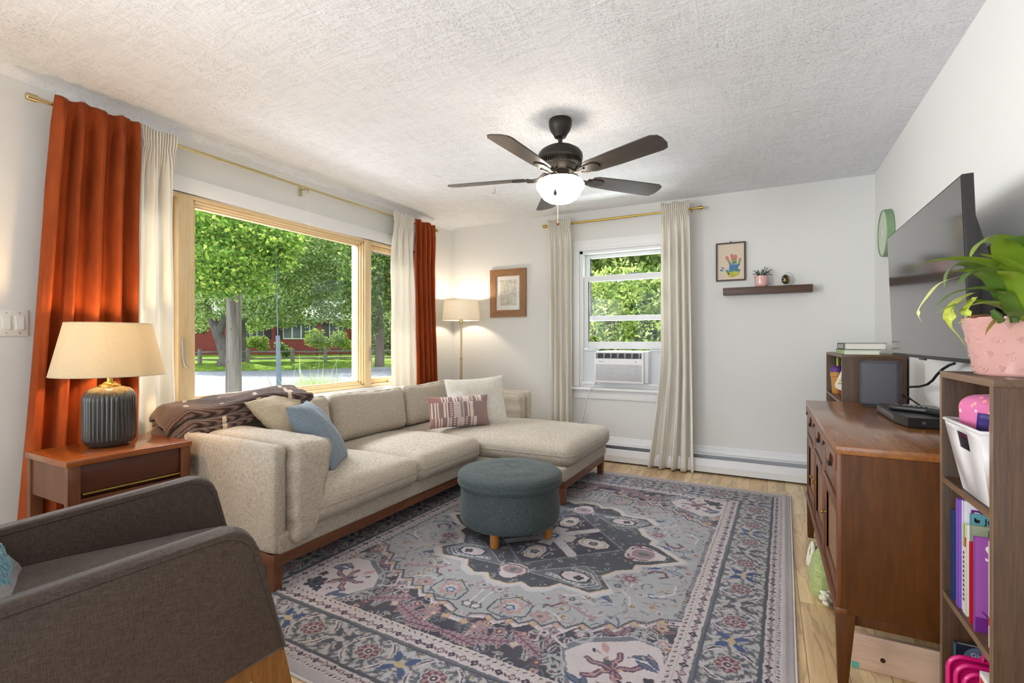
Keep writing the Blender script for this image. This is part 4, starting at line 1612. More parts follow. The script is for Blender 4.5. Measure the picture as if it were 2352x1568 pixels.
# wooden underframe and splayed legs
for s in (1, -1):
    b = N()
    xx = 0.322 * s
    prism(b, [(0.10, 0.243), (0.375, 0.292), (0.40, 0.292), (0.455, 0.012), (0.420, 0.012), (0.318, 0.235), (0.10, 0.195)], xx - 0.022, xx + 0.022, 'YZ')
    obj('leg', b, M_AMBER, CH, 30)
    b = N()
    prism(b, [(-0.40, 0.200), (-0.10, 0.215), (0.12, 0.246), (0.12, 0.200), (-0.34, 0.150), (-0.48, 0.012), (-0.515, 0.012), (-0.45, 0.19)], xx - 0.022, xx + 0.022, 'YZ')
    obj('leg', b, M_AMBER, CH, 30)
b = N(); bx(b, -0.30, 0.30, 0.30, 0.335, 0.215, 0.262, 0.003); bx(b, -0.30, 0.30, -0.40, -0.37, 0.15, 0.20, 0.003)
obj('front_rail', b, M_AMBER, CH)


def fur():
    t = NT('teal_faux_fur')
    n = t.noise(t.coords(scale=(1, 1, 0.4)), 90, 3)
    col = t.ramp(n, [(0.3, srgb(20, 74, 90)), (0.7, srgb(66, 146, 164))])
    t.pbr(col, 0.9, 0, t.bump(n, 1.0, 0.008), 0.1, 0, 0.6)
    return t.m


Mc = Matrix.Translation(CH.location) @ Matrix.Rotation(CH.rotation_euler.z, 4, 'Z')
Ml = T(-0.10, -0.275, 0.560, rx=PI / 2 + 0.55, ry=0.0)
b = N(); pillow(b, 0.36, 0.30, 0.12, 40, Mc @ Ml, 4.0, 0.006, 0.5)
for v in b.verts:
    v.co += Vector((noise.noise(v.co * 120), noise.noise(v.co * 120 + Vector((9, 0, 0))), noise.noise(v.co * 120 + Vector((0, 7, 0))))) * 0.006
ctr = (Mc @ Ml).translation
o = obj('throw_pillow', b, fur(), loc=ctr, smooth=70)
tag(o, 'teal fluffy pillow on the armchair at the left edge', 'pillow')
# ================================================================ ceiling fan
FX, FY = -1.073, 2.661
M_BRONZE = plain('matte_bronze_black', srgb(48, 44, 40), 0.45, 0.55, var=0.08)
M_BLADE = wood('dark_blade', srgb(72, 62, 56), srgb(48, 40, 36), axis=0, scale=8, rough=0.42, stretch=0.06, coat=0.15)
FN = thing('ceiling_fan', 'dark bronze five blade ceiling fan with a lit white glass bowl', 'ceiling fan', (FX, FY, ZC))
z0 = lambda z: z - ZC
b = N(); lathe(b, [(0, z0(2.335)), (0.020, z0(2.332)), (0.034, z0(2.338)), (0.040, z0(2.352)), (0.058, z0(2.378)), (0.067, z0(2.405)), (0.067, z0(2.432)), (0.064, z0(2.4395)), (0, z0(2.4395))], n=40)
obj('canopy', b, M_BRONZE, FN)
b = N(); lathe(b, [(0.0125, z0(2.27)), (0.0125, z0(2.345))], n=18)
lathe(b, [(0.030, z0(2.283)), (0.028, z0(2.293)), (0.018, z0(2.302)), (0.0125, z0(2.304))], n=24)
obj('downrod', b, M_BRONZE, FN)
b = N(); lathe(b, [(0, z0(2.288)), (0.04, z0(2.287)), (0.085, z0(2.274)), (0.115, z0(2.256)), (0.129, z0(2.236)), (0.131, z0(2.212)), (0.130, z0(2.206)), (0.112, z0(2.200)), (0.112, z0(2.195)), (0.106, z0(2.193)), (0.106, z0(2.187)), (0.100, z0(2.185)), (0.098, z0(2.178)), (0.094, z0(2.176)), (0.092, z0(2.168)), (0.075, z0(2.152)), (0.070, z0(2.138)), (0, z0(2.138))][::-1], n=56)
for k in range(56):
    a = 2 * PI * k / 56
    bx(b, 0.104, 0.126, -0.0015, 0.0015, z0(2.170), z0(2.196), M=Matrix.Rotation(a, 4, 'Z'))
obj('motor_housing', b, M_BRONZE, FN)
b = N(); lathe(b, [(0, z0(2.082)), (0.096, z0(2.082)), (0.098, z0(2.088)), (0.066, z0(2.092)), (0.066, z0(2.100)), (0.058, z0(2.118)), (0.052, z0(2.14)), (0, z0(2.14))], n=40)
obj('switch_housing', b, M_BRONZE, FN)


def fan_glass():
    t = NT('frosted_glass_bowl_lit')
    t.pbr(srgb(250, 246, 238), 0.3, 0, None, 0.5, 0, 0, srgb(255, 241, 222), 29.0)
    return t.m


b = N()
lathe(b, [(0, z0(1.952)), (0.03, z0(1.954)), (0.07, z0(1.965)), (0.10, z0(1.984)), (0.116, z0(2.006)), (0.121, z0(2.022)), (0.133, z0(2.034)), (0.1405, z0(2.048)), (0.140, z0(2.062)), (0.130, z0(2.078)), (0.118, z0(2.086)), (0.108, z0(2.0885)), (0.100, z0(2.086))], n=56, cap=False)
obj('glass_bowl', b, fan_glass(), FN, 70)
M_CHAIN = plain('aged_chain', srgb(150, 138, 118), 0.35, 0.9)
for (dx, dy, ze, zs) in ((-0.043, -0.152, 1.955, 2.095), (0.0, 0.155, 1.862, 2.095)):
    p = Vector((dx * RT[0] - dy * FW[0] * -1, dx * RT[1] + dy * FW[1], 0)) if False else Vector((dx * RT[0] + dy * FW[0], dx * RT[1] + dy * FW[1], 0))
    b = N(); tube(b, [(p.x * 0.55, p.y * 0.55, z0(zs + 0.006)), (p.x * 0.85, p.y * 0.85, z0(zs)), (p.x, p.y, z0(zs - 0.01)), (p.x, p.y, z0(ze + 0.03))], 0.0014, 6)
    c = obj('pull_chain', b, M_CHAIN, FN)
    b = N(); lathe(b, [(0, z0(ze - 0.002)), (0.006, z0(ze)), (0.0105, z0(ze + 0.010)), (0.009, z0(ze + 0.018)), (0.004, z0(ze + 0.030)), (0.0015, z0(ze + 0.036))], p.x, p.y, 16)
    obj('pendant', b, M_DWOODZ, c)
# blade: one made with its bracket, four copies
BZ = 2.105


def make_blade():
    b = N()
    poly = [(0.205, -0.044), (0.235, -0.056), (0.40, -0.064), (0.60, -0.068), (0.655, -0.068), (0.685, -0.050), (0.693, -0.020), (0.690, 0.030), (0.672, 0.062), (0.645, 0.070), (0.40, 0.066), (0.235, 0.056), (0.205, 0.044)]
    prism(b, poly, -0.003, 0.003, 'XY', M=Matrix.Rotation(math.radians(-12), 4, 'X'))
    bl = obj('blade', b, M_BLADE, FN)
    b = N()
    R12 = Matrix.Rotation(math.radians(-12), 4, 'X')
    # forked arm under the blade
    for s in (-1, 1):
        tube(b, [(0.060, 0.010 * s, 0.040), (0.095, 0.018 * s, 0.022), (0.13, 0.014 * s, -0.006), (0.165, 0.012 * s, -0.010), (0.20, 0.020 * s, -0.006)], [0.007, 0.006, 0.006, 0.007, 0.007], 8)
    prism(b, [(0.175, -0.030), (0.20, -0.034), (0.262, -0.034), (0.285, -0.018), (0.290, 0.0), (0.285, 0.018), (0.262, 0.034), (0.20, 0.034), (0.175, 0.030)], -0.009, -0.0035, 'XY', M=R12)
    obj('blade_bracket', b, M_BRONZE, bl)
    bl.location = (0, 0, z0(BZ))
    return bl


bl0 = make_blade()
angs = [math.radians(a) + YAW for a in (21.5, -50.3, -121.5, 166, 93.5)]
bl0.rotation_euler = (0, 0, angs[0])
for a in angs[1:]:
    c = copy_tree(bl0, FN)
    c.rotation_euler = (0, 0, a)

# ================================================================ window air conditioner
AC = thing('air_conditioner', 'white window air conditioner with perforated front below the raised sash', 'air conditioner', (-1.247, YB, 0.75))
M_ACW = plain('ac_white_plastic', srgb(240, 241, 244), 0.35, var=0.015)
ax0, ax1, az0, az1, ay = -1.485, -1.012, 0.752, 1.048, YB - 0.10
b = N(); bx(b, ax0 + 0.01, ax1 + 0.035, YB - 0.06, YB + 0.35, az0 + 0.004, az1 + 0.006, 0.01)
obj('housing', b, M_ACW, AC, world=True)
b = N()
zg0, zg1 = az1 - 0.062, az1 - 0.014
# front bezel with an air outlet cut across the top
bx(b, ax0, ax1, ay, ay + 0.045, az0, zg0, 0.008)
bx(b, ax0, ax1, ay, ay + 0.045, zg1, az1, 0.006)
bx(b, ax0, ax0 + 0.02, ay, ay + 0.045, zg0 - 0.01, zg1 + 0.01, 0.002)
bx(b, ax1 - 0.02, ax1, ay, ay + 0.045, zg0 - 0.01, zg1 + 0.01, 0.002)
fr = obj('front_panel', b, M_ACW, AC, world=True)
b = N(); bx(b, ax0 + 0.015, ax1 - 0.015, ay + 0.034, ay + 0.044, zg0 - 0.004, zg1 + 0.004)
obj('outlet_recess', b, plain('outlet_black', srgb(30, 32, 36), 0.6), fr, world=True)
b = N()
for k in range(7):
    x = ax0 + 0.035 + k * (ax1 - ax0 - 0.07) / 6
    prism(b, [(x - 0.012, zg0), (x - 0.004, zg0), (x + 0.006, zg1), (x - 0.016, zg1)], ay + 0.012, ay + 0.016, 'XZ')
for k in range(6):
    z = zg0 + 0.006 + k * 0.007
    bx(b, ax0 + 0.02, ax1 - 0.02, ay + 0.018, ay + 0.024, z, z + 0.0015)
obj('louvre', b, plain('louvre_grey', srgb(150, 153, 158), 0.4), fr, world=True)


def perforated():
    t = NT('perforated_grille')
    sp = t.n('ShaderNodeSeparateXYZ', Vector=t.coords())
    p_ = 0.0145
    xs = t.math('DIVIDE', (sp, 'X'), p_)
    zs = t.math('DIVIDE', (sp, 'Z'), p_ * 0.86)
    rowp = t.math('MULTIPLY', t.math('FLOORED_MODULO', t.math('FLOOR', zs), 2.0), 0.5)
    fx = t.math('SUBTRACT', t.math('FRACT', t.math('ADD', xs, rowp)), 0.5)
    fz = t.math('MULTIPLY', t.math('SUBTRACT', t.math('FRACT', zs), 0.5), 0.86)
    d = t.math('ADD', t.math('ABSOLUTE', fx), t.math('ABSOLUTE', fz))
    f = t.math('LESS_THAN', d, 0.37)
    col = t.mix(f, srgb(240, 241, 244), srgb(34, 38, 48))
    t.pbr(col, 0.4, 0, t.bump(t.math('SUBTRACT', 1.0, f), 0.5, 0.002))
    return t.m


b = N(); bx(b, ax0 + 0.018, ax1 - 0.018, ay - 0.003, ay + 0.004, az0 + 0.022, az1 - 0.118, 0.002)
obj('grille', b, perforated(), fr, world=True)
b = text_mesh('Hisense', 0.016, 0.0004, T(ax0 + 0.048, ay - 0.0006, az1 - 0.096, rx=PI / 2))
obj('lettering', b, M_DGREY, fr, 0, world=True)
b = N()
for x in (0.14, 0.21, 0.30, 0.345):
    bx(b, ax0 + x, ax0 + x + 0.008, ay - 0.0008, ay, az1 - 0.094, az1 - 0.091)
bx(b, ax0 + 0.395, ax0 + 0.408, ay - 0.0008, ay, az1 - 0.098, az1 - 0.086)
obj('touch_marks', b, plain('mark_grey', srgb(170, 174, 180), 0.5), fr, world=True)
for (a, c) in ((W2X0 + 0.037, ax0 + 0.012), (ax1 + 0.032, W2X1 - 0.037)):
    b = N(); bx(b, a, c, YB + 0.02, YB + 0.028, 0.735, 1.072)
    bx(b, a, c, YB + 0.006, YB + 0.030, 1.052, 1.072, 0.002)
    bx(b, a, c, YB + 0.006, YB + 0.030, 0.735, 0.750, 0.002)
    obj('side_curtain_panel', b, plain('white_accordion', srgb(226, 229, 236), 0.5, var=0.02), AC, world=True)
b = N(); bx(b, W2X0 + 0.036, W2X1 - 0.036, YB - 0.02, YB + 0.02, 0.728, 0.752, 0.003)
obj('sill_bracket', b, M_ACW, AC, world=True)
M_CORD = plain('white_cord_plastic', srgb(232, 234, 238), 0.4)
b = N()
cpts = [(-1.47, YB - 0.05, 0.752), (-1.49, YB - 0.075, 0.735), (-1.53, YB - 0.088, 0.68), (-1.57, YB - 0.07, 0.58), (-1.60, YB - 0.045, 0.48), (-1.63, YB - 0.035, 0.38), (-1.66, YB - 0.03, 0.26)]
tube(b, cpts, 0.0055, 8)
obj('power_cord', b, M_CORD, AC, 60, world=True)

# ================================================================ floating shelf with its ornaments
SHY = YB - 0.115
b = N(); bx(b, -0.338, 0.318, SHY, YB - 0.001, 1.545, 1.603, 0.0015)
o = obj('floating_shelf', b, wood('dark_shelf', srgb(92, 66, 50), srgb(66, 45, 34), axis=0, scale=6, rough=0.45, stretch=0.06), loc=(0, YB, 1.545))
tag(o, 'dark brown floating wall shelf on the back wall', 'shelf')
pt = thing('potted_succulent', 'small zigzag leaved succulent in a scalloped pink pot on the wall shelf', 'potted plant', (-0.045, YB - 0.062, 1.603))
b = N()


def scallop(u, v):
    a = u * 2 * PI
    prof = [(0.0, 0.0), (0.036, 0.0), (0.044, 0.006), (0.049, 0.020), (0.051, 0.05), (0.051, 0.078), (0.051, 0.088)]
    inner = [(0.047, 0.086), (0.046, 0.07), (0.0, 0.068)]
    P_ = prof + inner
    k = v * (len(P_) - 1); i = min(int(k), len(P_) - 2); f = k - i
    r = P_[i][0] * (1 - f) + P_[i + 1][0] * f
    z = P_[i][1] * (1 - f) + P_[i + 1][1] * f
    if z > 0.08:
        z += 0.004 * abs(math.sin(a * 6))
    return Vector((r * math.cos(a), r * math.sin(a), z))


grid(b, scallop, 72, 36, True)
M_PINKP = plain('pink_glaze', srgb(226, 178, 172), 0.18, coat=0.5, var=0.03)
obj('pot', b, M_PINKP, pt, 60)
b = N(); lathe(b, [(0, 0.067), (0.046, 0.067), (0.046, 0.074), (0, 0.078)], n=24)
obj('soil', b, plain('potting_soil', srgb(60, 46, 34), 0.95, var=0.3), pt)
M_SUC = leafmat('dark_zigzag_leaf', srgb(34, 52, 34), srgb(52, 74, 44), srgb(66, 92, 52), 0.15, 0.4)
rnd = random.Random(4)
b = N()
for (dx, dz, ln) in ((-0.066, 0.052, 1), (-0.070, 0.020, 1), (-0.058, -0.006, 1), (0.086, 0.056, 1), (0.088, 0.004, 1), (0.030, 0.084, 1), (0.010, 0.062, .8), (0.05, 0.075, 1), (-0.03, 0.05, .8), (-0.045, 0.036, .8), (0.05, 0.035, .9), (0.062, 0.030, .8), (0.02, 0.050, .9)):
    yv = rnd.uniform(-0.02, 0.028)
    base = Vector((rnd.uniform(-0.015, 0.015), rnd.uniform(-0.012, 0.012), 0.076))
    tip = Vector((dx, yv, 0.086 + dz))
    n_ = 9
    for i in range(n_):
        t0 = i / n_
        t1 = (i + 1) / n_
        p_ = base.lerp(tip, t0); q_ = base.lerp(tip, t1)
        arch = lambda t: Vector((0, 0, 0.016 * math.sin(PI * t)))
        p_ += arch(t0); q_ += arch(t1)
        s_ = 0.0105 * (1.0 if i % 2 else 0.5)
        s2 = 0.0105 * (0.5 if i % 2 else 1.0) * (0.2 if i == n_ - 1 else 1)
        tube(b, [p_, (p_ + q_) / 2 + Vector((rnd.uniform(-.002, .002), 0, 0.004 * (1 if i % 2 else -1))), q_], [s_ * 0.8, s2, s_ * 0.35], 5, sq=0.45)
obj('foliage', b, M_SUC, pt)

go = thing('egg_ornament', 'pyrite egg hanging in an open clear glass ring on the wall shelf', 'ornament', (0.145, YB - 0.062, 1.603))
b = N()
M_RING = plain('clear_acrylic', srgb(225, 228, 226), 0.06, 0.0, 0.8)


def glassy(name):
    t = NT(name)
    fr_ = t.n('ShaderNodeFresnel', IOR=1.6)
    tr = t.n('ShaderNodeBsdfTransparent', Color=(0.86, 0.88, 0.86, 1))
    gl = t.n('ShaderNodeBsdfGlossy', Roughness=0.04)
    ge = t.n('ShaderNodeNewGeometry')
    f = t.math('MULTIPLY', t.math('MULTIPLY_ADD', fr_, 1.2, 0.12), t.math('SUBTRACT', 1.0, (ge, 'Backfacing')))
    mx = t.n('ShaderNodeMixShader', Fac=f, i1=tr, i2=gl)
    t.t.links.new(mx.outputs[0], t.out.inputs[0])
    return t.m


pts = []
for a in np.linspace(-95, 100, 30):
    pts.append((0.0 + 0.052 * math.cos(math.radians(a)), 0, 0.056 + 0.052 * math.sin(math.radians(a)) * 1.0))
pts = [(-0.028, 0, 0.0035)] + pts + [(-0.010, 0, 0.102), (-0.006, 0, 0.098)]
tube(b, pts, 0.0036, 8)
obj('glass_ring', b, glassy('clear_glass_rod'), go, 60)


def pyrite():
    t = NT('pyrite_mineral')
    v = t.n('ShaderNodeTexVoronoi', Vector=t.coords(), Scale=90.0)
    n = t.noise(t.coords(), 60, 3)
    col = t.ramp(n, [(0.40, srgb(36, 34, 28)), (0.52, srgb(96, 84, 50)), (0.60, srgb(206, 186, 120)), (0.7, srgb(70, 62, 44))])
    t.pbr(col, 0.3, 0.6, t.bump((v, 'Distance'), 0.8, 0.003), 0.6)
    return t.m


b = N(); lathe(b, [(0.030 * math.sin(t) * (1 + 0.12 * math.cos(t)), 0.054 - 0.040 * math.cos(t)) for t in np.linspace(0, PI, 16)], -0.014, 0, 24)
obj('egg', b, pyrite(), go, 60)

# ================================================================ wall clock
CK = thing('wall_clock', 'round sage green wall clock beside the television', 'clock', (XR, 4.12, 1.882))
M_SAGE = plain('sage_green_case', srgb(122, 152, 116), 0.45, var=0.03)
b = N(); lathe(b, [(0.156, -0.0), (0.159, 0.004), (0.159, 0.040), (0.156, 0.044), (0.152, 0.044), (0.150, 0.036), (0, 0.036)], n=64, cap=False, M=T(XR - 0.001, 4.12, 1.882, ry=-PI / 2))
obj('case', b, M_SAGE, CK, world=True)
b = N(); lathe(b, [(0, 0.0365), (0.1505, 0.0365), (0.1505, 0.0375), (0, 0.0375)], n=64, M=T(XR - 0.001, 4.12, 1.882, ry=-PI / 2))
obj('dial', b, plain('pale_sage_dial', srgb(196, 206, 184), 0.5, var=0.02), CK, world=True)
M_HAND = plain('white_hand', srgb(240, 240, 232), 0.4)
xh = XR - 0.041
for (dy, dz) in ((0.068, 0.0), (0.012, 0.046)):
    b = N(); tube(b, [(xh, 4.12 - 0.0, 1.868), (xh, 4.12 + dy, 1.868 + dz)], 0.0022, 6)
    obj('clock_hand', b, M_HAND, CK, world=True)

# ================================================================ television on a wall bracket
TV = thing('television', 'flat black television tilted forward on the right wall', 'television', (0.60, 2.52, 1.07))
M_TVB = plain('tv_black_plastic', srgb(34, 32, 33), 0.4)
t = NT('tv_screen')
t.pbr(t.mix(t.noise(t.coords(), 30, 2), srgb(20, 20, 22), srgb(23, 23, 25)), 0.10, 0, None, 0.9, 0.6)
M_SCREEN = t.m
ty0, ty1, tz0, tz1 = 1.995, 3.058, 1.078, 1.668
tilt = Matrix.Translation((0.556, 0, tz0)) @ Matrix.Rotation(-0.036, 4, 'Y') @ Matrix.Translation((-0.556, 0, -tz0))
b = N(); bx(b, 0.556, 0.585, ty0, ty1, tz0, tz1, 0.002, M=tilt)
obj('bezel', b, M_TVB, TV, world=True)
b = N(); bx(b, 0.5545, 0.558, ty0 + 0.006, ty1 - 0.006, tz0 + 0.014, tz1 - 0.006, M=tilt)
obj('screen', b, M_SCREEN, TV, world=True)
b = N(); prism(b, [(0.585, tz0 + 0.01), (0.622, tz0 + 0.03), (0.622, tz0 + 0.30), (0.585, tz0 + 0.47)], ty0 + 0.01, ty1 - 0.01, 'XZ', M=tilt)
obj('back_housing', b, M_TVB, TV, world=True)
b = N(); bx(b, 0.553, 0.558, 2.47, 2.57, tz0 - 0.006, tz0 + 0.002, 0.001, M=tilt)
obj('ir_window', b, M_TVB, TV, world=True)
b = N(); bx(b, 0.615, XR - 0.004, 2.42, 2.62, 1.22, 1.44, 0.004); bx(b, XR - 0.012, XR - 0.001, 2.30, 2.74, 1.18, 1.50, 0.002)
obj('wall_mount', b, M_DGREY, TV, world=True)
M_BLKC = plain('black_rubber', srgb(18, 18, 18), 0.5)
b = N()
tube(b, [at(2192, 834, 1.98), at(2180, 838, 2.05), at(2165, 847, 2.1), at(2152, 860, 2.15), at(2142, 873, 2.2), at(2130, 882, 2.25), at(2112, 887, 2.35), at(2085, 888, 2.48)], 0.0055, 8)
obj('power_cord', b, M_BLKC, TV, 60, world=True)

# ================================================================ sideboard
M_TEAK = wood('teak_top', srgb(146, 92, 44), srgb(112, 66, 26), axis=1, scale=3.2, rough=0.25, coat=0.3, stretch=0.12)
M_TEAKS = wood('teak_side_shaded', srgb(90, 50, 9), srgb(68, 36, 5), axis=2, scale=3.2, rough=0.5, coat=0.0, spec=0.25, stretch=0.1)  # same teak as the top, with the near side's shade put into the colour
M_TEAKF = wood('teak_front', srgb(112, 62, 26), srgb(84, 44, 16), axis=1, scale=5, rough=0.35, coat=0.1, stretch=0.1)
M_TEAKV = wood('teak_front_upright', srgb(112, 62, 26), srgb(84, 44, 16), axis=2, scale=5, rough=0.35, coat=0.1, stretch=0.1)
SB = thing('sideboard', 'long mid century walnut sideboard with cane doors along the right wall', 'sideboard', (0.45, 2.66, 0))
sx0, sx1, sy0, sy1 = 0.205, 0.70, 1.945, 3.378
b = N(); bx(b, sx0 - 0.004, sx1, sy0, sy1, 0.772, 0.80, 0.003)
obj('top', b, M_TEAK, SB, world=True)
for y in (sy0 + 0.002, sy1 - 0.022):
    b = N(); bx(b, sx0 + 0.014, sx1 - 0.004, y, y + 0.020, 0.245, 0.772, 0.002)
    obj('side_panel', b, M_TEAKS, SB, world=True)
b = N(); bx(b, sx0 + 0.06, sx1 - 0.02, sy0 + 0.03, sy1 - 0.03, 0.25, 0.27); bx(b, sx1 - 0.012, sx1 - 0.006, sy0 + 0.02, sy1 - 0.02, 0.25, 0.772); bx(b, sx0 + 0.06, sx1 - 0.02, sy0 + 0.03, sy1 - 0.03, 0.60, 0.612)
obj('carcase', b, M_TEAKS, SB, world=True)
b = N()
bx(b, sx0 + 0.03, sx1 - 0.03, sy0 + 0.02, sy0 + 0.04, 0.205, 0.246, 0.002); bx(b, sx0 + 0.03, sx1 - 0.03, sy1 - 0.04, sy1 - 0.02, 0.205, 0.246, 0.002)
bx(b, sx0 + 0.022, sx0 + 0.042, sy0 + 0.02, sy1 - 0.02, 0.205, 0.246, 0.002)
obj('base_rail', b, M_TEAKS, SB, world=True)
# front ledge along the foot
b = N(); bx(b, sx0 - 0.006, sx0 + 0.03, sy0 + 0.0, sy1, 0.240, 0.262, 0.003)
obj('front_ledge', b, M_TEAKF, SB, world=True)
for x in (sx0 + 0.026, sx1 - 0.05):
    for y, s in ((sy0 + 0.03, 1), (sy1 - 0.03, -1)):
        b = N()
        q = [(x - 0.026, y - 0.026), (x + 0.026, y - 0.026), (x + 0.026, y + 0.026), (x - 0.026, y + 0.026)]
        bx(b, x - 0.027, x + 0.027, y - 0.027, y + 0.027, 0.0, 0.245, 0.003)
        for v in b.verts:
            k = 1 - v.co.z / 0.245
            v.co.x = x - 0.008 * k + (v.co.x - x) * (1 - 0.48 * k)
            v.co.y = y - 0.006 * s * k + (v.co.y - y) * (1 - 0.48 * k)
        obj('leg', b, M_TEAKS, SB, world=True)
bw = (sy1 - sy0 - 0.02) / 3


def cane():
    t = NT('woven_cane')
    sp = t.n('ShaderNodeSeparateXYZ', Vector=t.coords())
    n = t.noise(t.coords(), 30, 2)
    w1 = t.math('SINE', t.math('MULTIPLY_ADD', (sp, 'Z'), 620.0, t.math('MULTIPLY', t.math('SINE', t.math('MULTIPLY', (sp, 'Y'), 300.0)), 0.9)))
    w2 = t.math('SINE', t.math('MULTIPLY', (sp, 'Y'), 520.0))
    h = t.math('MULTIPLY_ADD', w1, 0.5, t.math('MULTIPLY', w2, 0.3))
    col = t.ramp(t.math('MULTIPLY_ADD', h, 0.5, 0.5), [(0.25, srgb(90, 54, 34)), (0.7, srgb(170, 128, 94))])
    t.pbr(col, 0.55, 0, t.bump(h, 0.6, 0.002))
    return t.m


M_CANE = cane()
for k in range(3):
    ya = sy0 + 0.01 + bw * k
    yb = ya + bw
    # post between the bays
    for yp in (ya, yb - 0.030):
        b = N(); bx(b, sx0 + 0.001, sx0 + 0.026, yp, yp + 0.030, 0.262, 0.772, 0.002)
        obj('post', b, M_TEAKV, SB, world=True)
    # scalloped valance under the top
    b = N()
    y_, z_ = ya + 0.006, 0.772
    P_ = [(ya + 0.004, 0.772), (yb - 0.004, 0.772), (yb - 0.004, 0.712), (yb - 0.030, 0.722), (yb - 0.055, 0.744)]
    m_ = (ya + yb) / 2
    P_ += [(m_ + 0.09, 0.748), (m_ + 0.065, 0.736), (m_ + 0.050, 0.715), (m_ + 0.030, 0.700), (m_ - 0.030, 0.700), (m_ - 0.050, 0.715), (m_ - 0.065, 0.736), (m_ - 0.09, 0.748)]
    P_ += [(ya + 0.055, 0.744), (ya + 0.030, 0.722), (ya + 0.004, 0.712)]
    prism(b, P_, sx0 - 0.004, sx0 + 0.010, 'YZ')
    obj('valance', b, M_TEAKF, SB, world=True)
    # drawer with a solid dark piece as the shade in its grip
    b = N(); bx(b, sx0 + 0.006, sx0 + 0.022, ya + 0.032, yb - 0.032, 0.618, 0.742, 0.002); bx(b, sx0 + 0.03, sx1 - 0.05, ya + 0.04, yb - 0.04, 0.622, 0.71)
    d = obj('drawer', b, M_TEAKF, SB, world=True)
    b = N(); prism(b, [(m_ - 0.034, 0.700), (m_ + 0.034, 0.700), (m_ + 0.026, 0.684), (m_ - 0.026, 0.684)], sx0 - 0.0045, sx0 + 0.007, 'YZ')
    obj('grip_notch_shade', b, plain('notch_shade', srgb(34, 18, 10), 0.7), d, world=True)
    b = N(); bx(b, sx0 + 0.000, sx0 + 0.024, ya + 0.028, yb - 0.028, 0.600, 0.612, 0.002)
    obj('rail', b, M_TEAKF, SB, world=True)
    # door with a cane panel
    b = N()
    da, db, dz0, dz1 = ya + 0.033, yb - 0.033, 0.270, 0.596
    bx(b, sx0 + 0.006, sx0 + 0.024, da, da + 0.045, dz0, dz1, 0.002)
    bx(b, sx0 + 0.006, sx0 + 0.024, db - 0.045, db, dz0, dz1, 0.002)
    bx(b, sx0 + 0.006, sx0 + 0.024, da + 0.045, db - 0.045, dz0, dz0 + 0.05, 0.002)
    bx(b, sx0 + 0.006, sx0 + 0.024, da + 0.045, db - 0.045, dz1 - 0.045, dz1, 0.002)
    dd = obj('door', b, M_TEAKV, SB, world=True)
    b = N(); bx(b, sx0 + 0.014, sx0 + 0.018, da + 0.04, db - 0.04, dz0 + 0.045, dz1 - 0.04)
    obj('cane_panel', b, M_CANE, dd, world=True)
    b = N(); lathe(b, [(0.004, 0), (0.004, 0.008), (0.008, 0.012), (0.008, 0.018), (0, 0.021)], n=16, M=T(sx0 + 0.007, (db - 0.02) if k != 2 else da + 0.02, 0.45, ry=-PI / 2))
    obj('knob', b, M_BRASS2, dd, world=True)

# board on edge under the sideboard with a strip of teal tape
b = N(); bx(b, 0.262, 0.66, 2.085, 2.103, 0.001, 0.122, 0.001)
BD = thing('plywood_board', 'pale plywood board standing on edge under the sideboard', 'board', (0.46, 2.09, 0))
obj('board', b, wood('pale_plywood', srgb(222, 190, 164), srgb(204, 170, 144), axis=0, scale=5, rough=0.6, stretch=0.08), BD, world=True)
b = N(); bx(b, 0.262, 0.285, 2.0838, 2.085, 0.001, 0.022)
obj('tape', b, plain('teal_tape', srgb(104, 182, 168), 0.5), BD, world=True)
b = N(); lathe(b, [(0.0, 0), (0.0075, 0), (0.0075, 0.002), (0, 0.002)], n=20, M=T(0.352, 2.0855, 0.048, rx=PI / 2))  # dark disc laid on for the shade in a peg hole
obj('peg_hole_shade', b, plain('hole_shade', srgb(70, 36, 22), 0.9), BD, world=True)

# plush toy peeking out from under the sideboard
TY = thing('plush_toy', 'green plush toy with cream frills peeking out under the sideboard', 'toy', (0.235, 2.62, 0))
b = N(); cushion(b, 0.085, 0.30, 0.15, 0.04, 0.02, 0.0, 16, 0.012, 3.0, 0, T(0.222, 2.66, 0.082, ry=0.15))
obj('body', b, fabric('lime_plush', srgb(178, 190, 128), srgb(140, 154, 92), 200, 0.5), TY, 60, world=True)
b = N(); cushion(b, 0.05, 0.30, 0.06, 0.025, 0.01, 0.0, 14, 0.008, 5.0, 0, T(0.262, 2.66, 0.045))
obj('underside', b, fabric('olive_plush', srgb(118, 118, 80), srgb(92, 92, 60), 200, 0.5), TY, 60, world=True)
b = N()
rnd = random.Random(2)
fr_pts = [(0.196, 2.83, 0.13), (0.190, 2.80, 0.155), (0.194, 2.77, 0.172), (0.2, 2.74, 0.178)]
for i in range(30):
    a = i / 29 * 2 * PI
    c_ = Vector((0.186 + 0.010 * math.sin(a), 2.775 + 0.045 * math.cos(a), 0.118 + 0.05 * math.sin(a)))
    bmesh.ops.create_icosphere(b, subdivisions=1, radius=0.011, matrix=Matrix.Translation(c_))
obj('frill', b, fabric('cream_pompom', srgb(236, 230, 212), srgb(206, 198, 176), 200, 0.5), TY, 60, world=True)
b = N()
for i in range(16):
    c_ = Vector((0.208 + rnd.uniform(0, 0.03), 2.50 + rnd.uniform(-0.02, 0.03), 0.02 + rnd.uniform(0, 0.05)))
    bmesh.ops.create_icosphere(b, subdivisions=1, radius=0.014, matrix=Matrix.Translation(c_))
obj('frill', b, fabric('cream_pompom', srgb(236, 230, 212), srgb(206, 198, 176), 200, 0.5), TY, 60, world=True)
